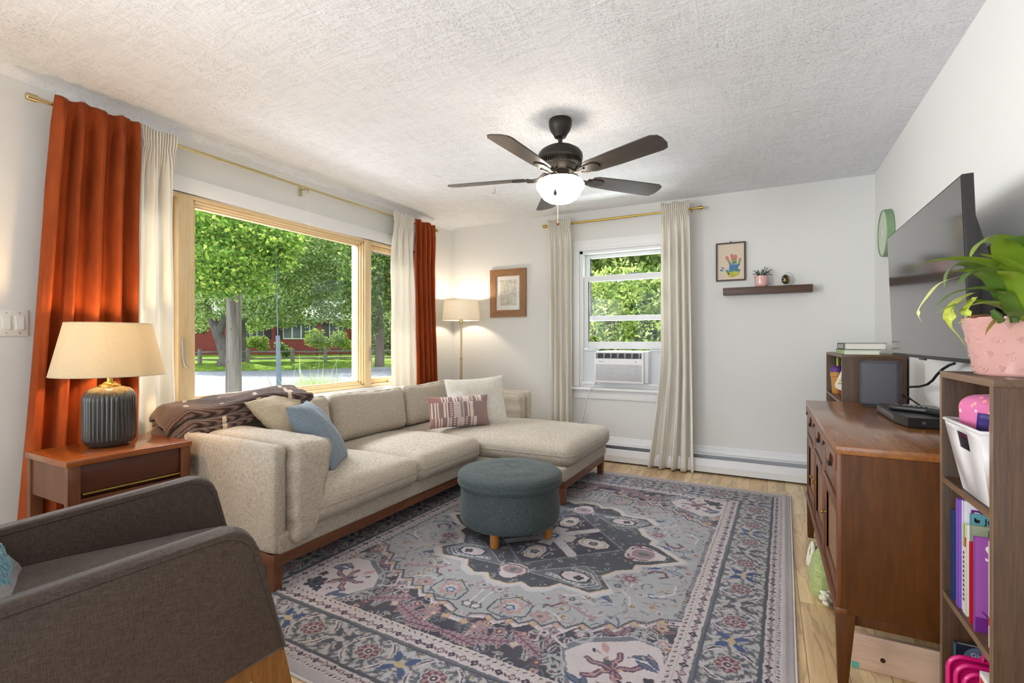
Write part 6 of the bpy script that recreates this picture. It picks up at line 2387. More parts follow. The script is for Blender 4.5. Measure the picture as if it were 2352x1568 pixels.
b = N(); bx(b, 0.499, 0.508, 1.7572, 1.758, BZ0 + 0.263, BZ0 + 0.272); bx(b, 0.497, 0.501, 1.7572, 1.758, BZ0 + 0.266, BZ0 + 0.276); obj('bird_mark', b, M_INKB, c_, world=True)
t_, c_ = ubook('olive grey book with teal letters below the teal storybook', 1.747, 1.755, 0.258, srgb(160, 168, 140), x0=0.488)
cover_text(c_, 'lili', 0.034, 0.520, 1.747, BZ0 + 0.226, M_INKT)
t_, c_ = ubook('white book with a red mark high on its spine', 1.769, 1.779, 0.250, srgb(234, 228, 214), x0=0.484)
b = N(); bx(b, 0.4832, 0.4842, 1.770, 1.778, BZ0 + 0.19, BZ0 + 0.215); obj('spine_mark', b, M_INKR, c_, world=True)
t_, c_ = ubook('slim red book leaning by the large purple picture book', 1.727, 1.742, 0.216, srgb(196, 30, 40), x0=0.482)
t_, c_ = ubook('large purple picture book with a white letter S on its cover', 1.690, 1.698, 0.246, srgb(156, 84, 166), x0=0.478)
cover_text(c_, 'S', 0.062, 0.497, 1.690, BZ0 + 0.185, M_INKW)
cover_text(c_, 'P', 0.016, 0.532, 1.690, BZ0 + 0.118, M_INKB)
b = N()
bx(b, 0.480, 0.690, 1.6888, 1.690, BZ0, BZ0 + 0.038)
obj('cover_art', b, plain('art_deep_purple', srgb(108, 30, 128), 0.5), c_, world=True)
b = N()
tube(b, [(0.492, 1.6885, BZ0 + 0.055), (0.505, 1.6885, BZ0 + 0.040), (0.525, 1.6885, BZ0 + 0.044), (0.545, 1.6885, BZ0 + 0.050), (0.57, 1.6885, BZ0 + 0.046)], [0.001, 0.006, 0.009, 0.010, 0.008], 8, sq=0.1)
obj('cover_art', b, plain('art_navy', srgb(44, 54, 110), 0.5), c_, world=True)
b = N()
tube(b, [(0.505, 1.6885, BZ0 + 0.138), (0.518, 1.6885, BZ0 + 0.146), (0.530, 1.6885, BZ0 + 0.150)], [0.001, 0.006, 0.001], 8, sq=0.1)
tube(b, [(0.520, 1.6885, BZ0 + 0.130), (0.530, 1.6885, BZ0 + 0.140)], [0.001, 0.005], 8, sq=0.1)
obj('cover_art', b, plain('art_gold', srgb(200, 150, 70), 0.5), c_, world=True)
t_, c_ = ubook('white spined book with a pale blue cover, nearest on the middle shelf', 1.606, 1.618, 0.262, srgb(226, 220, 206), x0=0.484)
b = N(); bx(b, 0.498, 0.69, 1.6048, 1.606, BZ0 + 0.02, BZ0 + 0.215); obj('cover_art', b, plain('art_sky', srgb(90, 176, 222), 0.5), c_, world=True)
b = N(); bx(b, 0.4832, 0.4842, 1.608, 1.616, BZ0 + 0.055, BZ0 + 0.075); obj('spine_mark', b, M_INKR, c_, world=True)

# lower shelf: dark book, pink trays, white box
t_, c_ = book('dark blue book reading Glow in the dark behind the pink trays', 0.490, 0.690, 1.875, 1.893, 0.055, 0.262, 'up', plain('cover_midnight', srgb(34, 40, 58), 0.35, var=0.1), M_PAGES)
b = N(); bx(b, 0.4892, 0.4902, 1.876, 1.892, 0.06, 0.258); obj('spine_band', b, plain('band_petrol', srgb(38, 96, 116), 0.5), c_, world=True)
b = N(); lathe(b, [(0, 0), (0.040, 0), (0.040, 0.0008), (0, 0.0008)], n=32, M=T(0.545, 1.8752, 0.222, rx=PI / 2)); obj('badge', b, plain('badge_slate', srgb(96, 112, 134), 0.5), c_, world=True)
for k, s in enumerate(('Glow', 'in the', 'dark')):
    cover_text(c_, s, 0.018, 0.522, 1.8742, 0.232 - 0.018 * k, M_INKW)
M_HOTP = plain('hot_pink_plastic', srgb(206, 22, 110), 0.3, coat=0.3, var=0.04)
M_PALEP = plain('pale_pink_card', srgb(240, 196, 216), 0.5)
TRL = ['backmost', 'third from the front', 'second from the front', 'frontmost']
for k in range(4):
    y = 1.800 - 0.026 * k
    dx = 0.010 * k
    dz = -0.006 * k
    tr_ = thing('toy_tray', 'hot pink rounded toy tray, %s of the four on the lowest shelf' % TRL[k], 'tray', (0.56, y, 0.055), 0, 'nested hot pink trays')
    xa, xb, za, zc = 0.448 + dx, 0.66, 0.056, 0.262 + dz

    def rr(x0_, x1_, z0_, z1_, r):
        P_ = []
        for (cx_, cz_, a0) in ((x1_ - r, z1_ - r, 0), (x0_ + r, z1_ - r, 90), (x0_ + r, z0_ + r, 180), (x1_ - r, z0_ + r, 270)):
            for a in np.linspace(a0, a0 + 90, 7):
                P_.append((cx_ + r * math.cos(math.radians(a)), cz_ + r * math.sin(math.radians(a))))
        return P_
    b = N(); tube(b, [(x, y, z) for x, z in rr(xa + 0.006, xb, za + 0.006, zc, 0.035)], 0.0065, 8, closed=True)
    prism(b, rr(xa + 0.006, xb, za + 0.006, zc, 0.035), y + 0.004, y + 0.008, 'XZ')
    obj('rim', b, M_HOTP, tr_, 60, world=True)
    if k == 3:
        b = N(); prism(b, rr(xa + 0.022, xb - 0.016, za + 0.02, zc - 0.018, 0.02), y - 0.001, y + 0.003, 'XZ')
        p_ = obj('picture_panel', b, M_PALEP, tr_, 30, world=True)
        b = N(); tube(b, [(xa + 0.045 + 0.03 * math.cos(a), y - 0.001, zc - 0.075 + 0.026 * math.sin(a)) for a in np.linspace(0.3, 2.9, 14)], 0.006, 8, sq=0.3)
        obj('panel_art', b, plain('art_leaf_green', srgb(110, 180, 80), 0.5), p_, 60, world=True)
    if k in (0, 1):
        b = N()
        xs = 0.520 + 0.035 * k
        tube(b, [(xs - 0.012, y, 0.365), (xs, y, 0.325), (xs + 0.012, y, 0.29), (xs + 0.006, y, 0.264)] if k == 0 else [(xs, y, 0.345), (xs + 0.008, y, 0.30), (xs + 0.010, y, 0.26)], 0.0075, 8, sq=0.5)
        obj('strap', b, M_HOTP, tr_, 60, world=True)
WB = thing('toy_box', 'white boxed set with red corner and black title on the lowest shelf', 'box', (0.58, 1.60, 0.055))
b = N(); bx(b, 0.474, 0.66, 1.585, 1.640, 0.056, 0.318, 0.001)
wb = obj('carton', b, plain('white_carton', srgb(228, 224, 222), 0.5, var=0.02), WB, world=True)
b = N(); bx(b, 0.4732, 0.4742, 1.590, 1.634, 0.262, 0.305)
obj('red_label', b, M_INKR, wb, world=True)
spine_text(wb, 'First', 0.030, 0.4735, 1.600, 0.255, M_INKB)
cover_text(wb, 'First', 0.001, 0.49, 1.585, 0.2, M_INKB) if False else None
b = N(); bx(b, 0.512, 0.545, 1.584, 1.585, 0.285, 0.318)
obj('red_label', b, M_INKR, wb, world=True)
b = N(); bx(b, 0.525, 0.528, 1.5832, 1.584, 0.292, 0.312); bx(b, 0.518, 0.536, 1.5832, 1.584, 0.300, 0.303)
obj('white_cross', b, M_INKW, wb, world=True)
b = N(); lathe(b, [(0, 0), (0.024, 0), (0.024, 0.0008), (0, 0.0008)], n=28, M=T(0.545, 1.5852, 0.235, rx=PI / 2))
obj('cover_art', b, plain('art_olive', srgb(170, 176, 60), 0.5), wb, world=True)
# ================================================================ area rug: a mirrored oriental design woven into a fine mesh colour attribute
RW, RL, STEP = 2.44, 3.05, 0.003
hx, hy = RW / 2, RL / 2
nx, ny = int(hx / STEP) + 1, int(hy / STEP) + 1
gx = np.linspace(0, hx, nx)
gy = np.linspace(0, hy, ny)
AX, AY = np.meshgrid(gx, gy)          # rows = y


def lin3(r, g, b):
    return np.array(srgb(r, g, b)[:3], dtype=np.float32)


K = dict(cream=lin3(206, 196, 198), cream2=lin3(190, 182, 184), slate=lin3(106, 110, 118), slate2=lin3(84, 88, 98), navy=lin3(70, 69, 80), ice=lin3(170, 171, 174), ice2=lin3(186, 187, 189),
         wine=lin3(110, 74, 90), wine2=lin3(160, 138, 146), blue=lin3(66, 88, 132), ochre=lin3(194, 174, 136), rose=lin3(182, 148, 144), ink=lin3(56, 54, 68), olive=lin3(112, 118, 116), white=lin3(220, 212, 214))
IMG = np.zeros((ny, nx, 3), dtype=np.float32)


def win_(x0, x1, y0, y1):
    i0 = max(0, int(x0 / STEP) - 1); i1 = min(nx, int(x1 / STEP) + 3)
    j0 = max(0, int(y0 / STEP) - 1); j1 = min(ny, int(y1 / STEP) + 3)
    if i1 <= i0 or j1 <= j0:
        return None
    return (slice(j0, j1), slice(i0, i1))


def pfill(poly, col):
    xs = [p[0] for p in poly]; ys = [p[1] for p in poly]
    s = win_(min(xs), max(xs), min(ys), max(ys))
    if s is None: return
    x, y = AX[s], AY[s]
    m = np.zeros(x.shape, bool)
    n = len(poly)
    for i in range(n):
        x1, y1 = poly[i]; x2, y2 = poly[(i + 1) % n]
        if y1 == y2: continue
        c = ((y1 > y) != (y2 > y)) & (x < (x2 - x1) * (y - y1) / (y2 - y1) + x1)
        m ^= c
    IMG[s][m] = col


def pline(pts, wd, col, closed=False):
    n = len(pts)
    for i in range(n if closed else n - 1):
        (x1, y1), (x2, y2) = pts[i], pts[(i + 1) % n]
        s = win_(min(x1, x2) - wd, max(x1, x2) + wd, min(y1, y2) - wd, max(y1, y2) + wd)
        if s is None: continue
        x, y = AX[s], AY[s]
        dx, dy = x2 - x1, y2 - y1
        L = dx * dx + dy * dy + 1e-12
        t = np.clip(((x - x1) * dx + (y - y1) * dy) / L, 0, 1)
        d = np.hypot(x - x1 - t * dx, y - y1 - t * dy)
        IMG[s][d < wd / 2] = col


def flower(cx, cy, r, n, c1, c2=None, c3=None, a0=0.0, sx=1.0, depth=0.35):
    s = win_(cx - r * 1.1, cx + r * 1.1, cy - r * 1.1, cy + r * 1.1)
    if s is None: return
    x, y = (AX[s] - cx) / sx, AY[s] - cy
    rr = np.hypot(x, y); a = np.arctan2(y, x) + a0
    k = 1 - depth + depth * np.abs(np.cos(a * n / 2))
    IMG[s][rr < r * k] = c1
    if c2 is not None: IMG[s][rr < r * 0.62 * k] = c2
    if c3 is not None: IMG[s][rr < r * 0.25] = c3


def lens(cx, cy, ang, ln, wd, c1, c2=None, bend=0.0):
    """pointed leaf"""
    R_ = ln * 0.6
    s = win_(cx - R_, cx + R_, cy - R_, cy + R_)
    if s is None: return
    ca, sa = math.cos(ang), math.sin(ang)
    u = (AX[s] - cx) * ca + (AY[s] - cy) * sa
    v = -(AX[s] - cx) * sa + (AY[s] - cy) * ca
    t = 2 * u / ln
    v = v - bend * (1 - t * t)
    m = (np.abs(t) < 1) & (np.abs(v) < wd / 2 * (1 - t * t))
    IMG[s][m] = c1
    if c2 is not None:
        m2 = (np.abs(t) < 0.72) & (np.abs(v) < wd / 4.2 * (1 - t * t))
        IMG[s][m2] = c2


def saw(cx, cy, ang, ln, wd, c1, c2, teeth=7, bend=0.0):
    """serrated plume with a midrib"""
    R_ = ln * 0.62
    s = win_(cx - R_, cx + R_, cy - R_, cy + R_)
    if s is None: return
    ca, sa = math.cos(ang), math.sin(ang)
    u = (AX[s] - cx) * ca + (AY[s] - cy) * sa
    v = -(AX[s] - cx) * sa + (AY[s] - cy) * ca
    t = 2 * u / ln
    v = v - bend * (1 - t * t)
    k = 0.62 + 0.38 * np.abs(((t * teeth * 0.5 - np.abs(v) / wd * 2) % 1) * 2 - 1)
    m = (np.abs(t) < 1) & (np.abs(v) < wd / 2 * (1 - np.abs(t) ** 2.4) * k)
    IMG[s][m] = c1
    h = ((t * teeth * 0.5 - np.abs(v) / wd * 2) % 1) < 0.22
    IMG[s][m & h & (np.abs(v) < wd * 0.3)] = c2
    IMG[s][m & (np.abs(v) < 0.0035)] = c2


def scroll(cx, cy, r, a0, turns, wd, col, sgn_=1):
    pts = []
    for t in np.linspace(0, 1, 26):
        a = a0 + sgn_ * t * turns * 2 * PI
        rr = r * (1 - 0.8 * t)
        pts.append((cx + rr * math.cos(a), cy + rr * math.sin(a)))
    pline(pts, wd, col)


def hexagon(cx, cy, w_, h_, c1, c2, c3):
    def H(k):
        return [(cx - w_ * k, cy - h_ * .45 * k), (cx - w_ * .45 * k, cy - h_ * k), (cx + w_ * .45 * k, cy - h_ * k), (cx + w_ * k, cy - h_ * .45 * k), (cx + w_ * k, cy + h_ * .45 * k), (cx + w_ * .45 * k, cy + h_ * k), (cx - w_ * .45 * k, cy + h_ * k), (cx - w_ * k, cy + h_ * .45 * k)]
    pfill(H(1), c1); pfill(H(0.84), c2); pfill(H(0.72), c3)


rr_ = random.Random(11)
# band edges measured from the rug's outer edge
E = [0.0, 0.046, 0.066, 0.104, 0.114, 0.312, 0.322, 0.372, 0.405]
DX, DY = hx - AX, hy - AY
DE = np.minimum(DX, DY)
SIDE = DX < DY          # long border (runs along y)
S_ = np.where(SIDE, AY, AX)          # coordinate along the border, from the middle
IMG[:] = K['cream2']
IMG[DE < E[1]] = K['cream2'] * 1.02
# outer dash row and flower row
m = (DE >= E[1]) & (DE < E[3]); IMG[m] = K['cream']
m = (DE >= E[1]) & (DE < E[2])
d1 = ((S_ + (DE - E[1]) * 0.8) / 0.019) % 1
IMG[m & (d1 < 0.34) & (np.abs(DE - 0.057) < 0.0048)] = K['ink'] * 1.3
IMG[np.abs(DE - E[2] - 0.001) < 0.0013] = K['cream2'] * 0.8


def guard_flowers(a, b, unit):
    c = (a + b) / 2; h = (b - a) / 2
    m = (DE >= a) & (DE < b)
    k = np.floor(S_ / unit)
    s = (S_ / unit - k - 0.5) * unit
    v = DE - c
    odd = (k % 2) == 1
    rr2 = np.hypot(s, v); an = np.arctan2(v, s)
    pet = rr2 < h * 0.72 * (0.62 + 0.38 * np.abs(np.cos(an * 2)))
    ring = (rr2 < h * 0.45 * (0.6 + 0.4 * np.abs(np.cos(an * 2))))
    IMG[m & pet & odd] = K['wine'] * 0.9
    IMG[m & ring & odd] = K['cream']
    IMG[m & pet & ~odd] = K['ink'] * 1.25
    IMG[m & (rr2 < h * 0.2)] = K['wine2']
    # slanted lozenge between flowers
    s2 = (S_ / unit - np.round(S_ / unit)) * unit
    w1 = s2 * 0.8 + v * 0.6; w2 = -s2 * 0.6 + v * 0.8
    IMG[m & ((np.abs(w1) / 0.0045 + np.abs(w2) / (h * 0.55)) < 1)] = K['wine'] * 0.8


guard_flowers(E[2] + 0.001, E[3], 0.042)
m = (DE >= E[3]) & (DE < E[4]); IMG[m] = K['slate2']
# main border: scrolling leaves and rosettes
a, b_ = E[4], E[5]
m = (DE >= a) & (DE < b_)
IMG[m] = K['slate']
U = 0.30
k = np.floor(S_ / U); s = (S_ / U - k - 0.5) * U; v = DE - (a + b_) / 2; hh = (b_ - a) / 2
f1 = np.sin(s * 92 + 3.2 * np.sin(v * 58) + 1.5 * np.sin(s * 39)) + np.sin(v * 104 + 2.6 * np.sin(s * 47 + v * 21))
f2 = np.sin(s * 151 - v * 60 + 2 * np.sin(v * 81)) * np.sin(v * 139 + s * 40)
IMG[m & (f1 > 0.35)] = K['ice'] * 1.02
IMG[m & (f1 > 0.95)] = K['ice2']
IMG[m & (f2 > 0.48) & (f1 < 0.3)] = K['cream2'] * 0.9
IMG[m & (f2 < -0.62)] = K['slate2'] * 0.9
IMG[m & (f2 < -0.80) & (f1 > 0)] = K['ochre'] * 0.85
# crescents either side of each rosette
for sg in (-1, 1):
    for sv in (-1, 1):
        cx_, cv_ = sg * 0.052, 0.0
        rr2 = np.hypot(s - cx_ * 0.25, (v - sv * 0.010))
        an = np.arctan2(v * sv, s * sg)
        cres = (np.abs(rr2 - 0.078) < 0.011 * np.clip(1 - ((an - 0.62) / 0.62) ** 2, 0, 1))
        core = (np.abs(rr2 - 0.080) < 0.0035 * np.clip(1 - ((an - 0.62) / 0.45) ** 2, 0, 1))
        IMG[m & cres] = K['cream']
        IMG[m & core] = K['ink'] * 1.2
# dark lozenge ties at the unit ends, blue sprays
s2 = (S_ / U - np.round(S_ / U)) * U
kk = np.round(S_ / U)
blue = (kk % 2) == 0
for (cs, cv, ang, ln, wd, cn) in ((-0.03, -0.03, 0.9, 0.07, 0.026, 'blue'), (0.03, 0.03, 0.9, 0.07, 0.026, 'blue'), (0.03, -0.03, -0.9, 0.07, 0.026, 'blue'), (-0.03, 0.03, -0.9, 0.07, 0.026, 'blue'),
                                  (0, 0, 0, 0.06, 0.03, 'ochre'), (0, -0.062, 1.57, 0.05, 0.02, 'ice2'), (0, 0.062, 1.57, 0.05, 0.02, 'ice2')):
    ca, sa = math.cos(ang), math.sin(ang)
    u_ = (s2 - cs) * ca + (v - cv) * sa; w_ = -(s2 - cs) * sa + (v - cv) * ca
    t = 2 * u_ / ln
    mm = (np.abs(t) < 1) & (np.abs(w_) < wd / 2 * (1 - t * t))
    colr = np.where(blue[..., None], K[cn], K['slate2'] if cn == 'blue' else K['cream2'])
    IMG[m & mm] = colr[m & mm]
rr2 = np.hypot(s * 0.92, v); an = np.arctan2(v, s)
IMG[m & (rr2 < 0.050 * (0.86 + 0.14 * np.abs(np.cos(an * 4))))] = K['ice2']
IMG[m & (rr2 < 0.045 * (0.80 + 0.20 * np.abs(np.cos(an * 4))))] = K['wine']
IMG[m & (rr2 < 0.040 * (0.80 + 0.20 * np.abs(np.cos(an * 4)))) & (np.cos(an * 8) > 0)] = K['rose'] * 0.85
IMG[m & (rr2 < 0.019)] = K['ice2']
IMG[m & (rr2 < 0.013)] = K['wine'] * 0.7
IMG[m & (rr2 < 0.005)] = K['cream']
IMG[m & ((DE < a + 0.006) | (DE > b_ - 0.010))] = K['slate2']
m = (DE >= E[5]) & (DE < E[6]); IMG[m] = K['slate']
m = (DE >= E[6]) & (DE < E[8]); IMG[m] = K['cream']
guard_flowers(E[6] + 0.004, E[7], 0.050)
IMG[(np.abs(DE - E[7] - 0.0005) < 0.0013)] = K['cream2'] * 0.82
m = (DE >= E[7] + 0.004) & (DE < E[8] - 0.003)
d1 = ((S_ - (DE - E[7]) * 0.7) / 0.030) % 1
IMG[m & (d1 < 0.26) & (np.abs(DE - (E[7] + 0.017)) < 0.006)] = K['ink'] * 1.4
d2 = ((S_ / 0.030) + 0.5) % 1
IMG[m & (np.abs(np.hypot((d2 - 0.5) * 0.030, DE - (E[7] + 0.017)) - 0.006) < 0.0011)] = K['ochre'] * 0.9
IMG[np.abs(DE - E[8]) < 0.002] = K['slate2']

# ---- field
fx, fy = hx - E[8], hy - E[8]
field = (AX < fx) & (AY < fy)
IMG[field] = K['navy']


def masked_draw(fn, msk):
    keep = IMG.copy()
    fn()
    IMG[~msk] = keep[~msk]


def corners():
    # leafy dark spandrels
    for _ in range(34):
        x, y = rr_.uniform(0.05, fx), rr_.uniform(0.52, fy)
        c = rr_.choice(['slate', 'olive', 'slate', 'wine2', 'ice'])
        a_ = rr_.uniform(0, PI)
        saw(x, y, a_, rr_.uniform(0.13, 0.24), rr_.uniform(0.045, 0.07), K[c] * rr_.uniform(0.75, 1.0), K['navy'] if c != 'wine2' else K['wine'], rr_.choice([6, 8, 9]), rr_.uniform(-0.02, 0.02))
    for _ in range(60):
        x, y = rr_.uniform(0.02, fx), rr_.uniform(0.52, fy)
        scroll(x, y, rr_.uniform(0.015, 0.04), rr_.uniform(0, 6), rr_.uniform(0.6, 1.2), 0.005, K[rr_.choice(['ice', 'slate', 'cream2', 'ice'])], rr_.choice([-1, 1]))
    for _ in range(150):
        x, y = rr_.uniform(0.02, fx), rr_.uniform(0.52, fy)
        lens(x, y, rr_.uniform(0, PI), rr_.uniform(0.04, 0.08), rr_.uniform(0.014, 0.028), K[rr_.choice(['cream2', 'ice', 'rose', 'ice2', 'cream2'])], K[rr_.choice(['navy', 'wine', 'olive'])])
    for _ in range(64):
        x, y = rr_.uniform(0.02, fx), rr_.uniform(0.52, fy)
        n_ = rr_.choice([4, 5, 6, 8])
        flower(x, y, rr_.uniform(0.016, 0.034), n_, K[rr_.choice(['rose', 'cream2', 'wine', 'ochre', 'wine2'])], K[rr_.choice(['wine', 'cream', 'rose'])], K[rr_.choice(['ochre', 'navy', 'cream'])], rr_.uniform(0, 3))
    # placed plumes as on the near side of the rug
    saw(0.18, 1.035, -0.35, 0.24, 0.075, K['wine2'], K['wine'], 9, 0.01)
    saw(0.33, 0.985, 0.5, 0.22, 0.07, K['wine2'] * 1.05, K['wine'], 8)
    saw(0.08, 1.085, 0.1, 0.20, 0.06, K['wine2'], K['wine'], 8)
    saw(0.05, 0.985, 1.2, 0.16, 0.08, K['slate'], K['navy'], 7)


masked_draw(corners, field)
# stepped pale blue medallion ground
steps = [(0.0, 1.01), (0.035, 1.01), (0.035, 0.965), (0.11, 0.93), (0.155, 0.955), (0.195, 0.91), (0.245, 0.93), (0.285, 0.875), (0.335, 0.90), (0.375, 0.835), (0.425, 0.865), (0.47, 0.79), (0.515, 0.815), (0.565, 0.735), (0.60, 0.755), (0.645, 0.665), (0.70, 0.66), (0.74, 0.60), (fx, 0.575)]
steps = [(x, y * 0.93 + 0.02) for x, y in steps]
pg = steps + [(fx, 0), (0, 0)]
pfill([(x, y + (0.035 if y > 0 else 0)) for x, y in pg], K['cream'])
# orange and rose tabs on the cream step band
for i in range(1, len(steps) - 1, 2):
    x, y = steps[i]
    flower(x + 0.01, y + 0.022, 0.024, 4, K['rose'], K['ochre'], None, 0.4)
    for q in range(4):
        lens(x + 0.02 + q * 0.011, y + 0.008, 1.57, 0.018, 0.008, K['ink'] * 1.2)
pfill(pg, K['ice'])
pline([(x, y) for x, y in steps], 0.010, K['slate2'])
pline([(x, y + 0.014) for x, y in steps], 0.004, K['wine2'])
blue_m = np.zeros(AX.shape, bool)
keep = IMG.copy(); IMG[:] = 0; pfill([(x, y - 0.012 if y > 0 else 0) for x, y in pg], np.array([1., 1., 1.])); blue_m = IMG[..., 0] > 0.5; IMG[:] = keep


def blue_field():
    for _ in range(40):
        x, y = rr_.uniform(0, fx), rr_.uniform(0, 0.95)
        pts = [(x, y)]
        a_ = rr_.uniform(0, 6)
        for _k in range(6):
            a_ += rr_.uniform(-0.9, 0.9)
            pts.append((pts[-1][0] + 0.028 * math.cos(a_), pts[-1][1] + 0.028 * math.sin(a_)))
        pline(pts, 0.0035, K[rr_.choice(['slate2', 'slate', 'cream', 'olive'])])
    for _ in range(190):
        x, y = rr_.uniform(0, fx), rr_.uniform(0, 0.95)
        lens(x, y, rr_.uniform(0, PI), rr_.uniform(0.022, 0.055), rr_.uniform(0.008, 0.018), K[rr_.choice(['ice2', 'slate', 'cream2', 'olive', 'slate'])] * 1.0, K[rr_.choice(['ice', 'wine2', 'slate'])])
    for _ in range(110):
        x, y = rr_.uniform(0, fx), rr_.uniform(0, 0.95)
        flower(x, y, rr_.uniform(0.009, 0.022), rr_.choice([4, 5, 6, 8]), K[rr_.choice(['wine2', 'slate', 'cream', 'rose', 'ochre'])], K[rr_.choice(['ice2', 'slate2', 'wine'])], K[rr_.choice(['ochre', 'cream'])], rr_.uniform(0, 3))
    for _ in range(26):
        x, y = rr_.uniform(0, fx), rr_.uniform(0, 0.95)
        L = rr_.uniform(0.05, 0.11); a_ = rr_.choice([0.5, 1.0, -0.5, -1.0, 1.57])
        p2 = (x + L * math.cos(a_), y + L * math.sin(a_))
        pline([(x, y), p2, (p2[0] + 0.04 * math.cos(a_ + 1), p2[1] + 0.04 * math.sin(a_ + 1))], 0.005, K[rr_.choice(['cream', 'white', 'slate2'])])
    for _ in range(16):
        x, y = rr_.uniform(0, fx), rr_.uniform(0, 0.95)
        scroll(x, y, rr_.uniform(0.02, 0.045), rr_.uniform(0, 6), 0.8, 0.006, K[rr_.choice(['wine', 'slate2', 'wine2', 'blue'])])
    # named motifs
    flower(0.535, 0.30, 0.052, 8, K['wine2'], K['wine'], K['rose'], 0.2, depth=0.6)
    flower(0.30, 0.80, 0.050, 6, K['wine2'], K['rose'], K['slate'], 0.2)
    flower(0.16, 0.79, 0.062, 8, K['rose'], K['ice2'], K['slate2'], 0.3)
    pline([(0.075, 0.86), (0.075, 0.77), (0.15, 0.71), (0.24, 0.74), (0.245, 0.83), (0.16, 0.88), (0.075, 0.86)], 0.008, K['slate2'])
    flower(0.155, 0.80, 0.026, 5, K['blue'] * 1.1, K['ice2'])
    # burgundy antlered bracket
    pline([(0.30, 0.60), (0.335, 0.66), (0.40, 0.665), (0.46, 0.70), (0.50, 0.695)], 0.016, K['wine2'])
    pline([(0.335, 0.66), (0.31, 0.70), (0.28, 0.70)], 0.012, K['wine'])
    # hooked wine bracket near the side
    pline([(0.60, 0.20), (0.62, 0.165), (0.67, 0.165), (0.69, 0.20), (0.66, 0.225)], 0.014, K['wine'])
    lens(0.715, 0.14, 0.3, 0.09, 0.03, K['blue'] * 1.05, K['ice']); lens(0.62, 0.13, -0.5, 0.06, 0.02, K['blue'] * 1.05)
    pline([(0.64, 0.42), (0.70, 0.40), (0.75, 0.34), (0.74, 0.26)], 0.007, K['white'])
    pline([(0.52, 0.42), (0.58, 0.47), (0.60, 0.54)], 0.006, K['cream'])
    lens(0.48, 0.52, 0.6, 0.12, 0.035, K['slate'], K['blue'])
    for q in range(5):
        pline([(0.42 + q * 0.02, 0.52 + q * 0.018), (0.45 + q * 0.02, 0.50 + q * 0.018)], 0.005, K['blue'] * 0.9)
    lens(0.71, 0.05, 0.1, 0.10, 0.02, K['slate2'], K['wine2'])
    pline([(0.02, 0.70), (0.02, 0.84)], 0.006, K['white'])
    flower(0.02, 0.86, 0.03, 6, K['slate2'], K['cream'])
    flower(0.04, 0.69, 0.045, 8, K['wine2'], K['ice2'], K['slate'], depth=0.5)


masked_draw(blue_field, blue_m)
m = blue_m & (AX > fx - 0.02)
IMG[m & (((AY / 0.016) % 1) < 0.4)] = K['ink'] * 1.3
# ---- central dark medallion: eight lobed star
star = [(0.0, 0.62), (0.045, 0.62), (0.09, 0.575), (0.15, 0.60), (0.22, 0.56), (0.26, 0.50), (0.41, 0.515), (0.475, 0.44), (0.40, 0.335), (0.455, 0.245), (0.52, 0.20), (0.515, 0.14), (0.575, 0.11), (0.665, 0.035), (0.70, 0.0), (0, 0)]


def scale_poly(P_, k, dx=0, dy=0):
    return [(x * k + dx if x > 0 else 0, y * k + dy if y > 0 else 0) for x, y in P_]


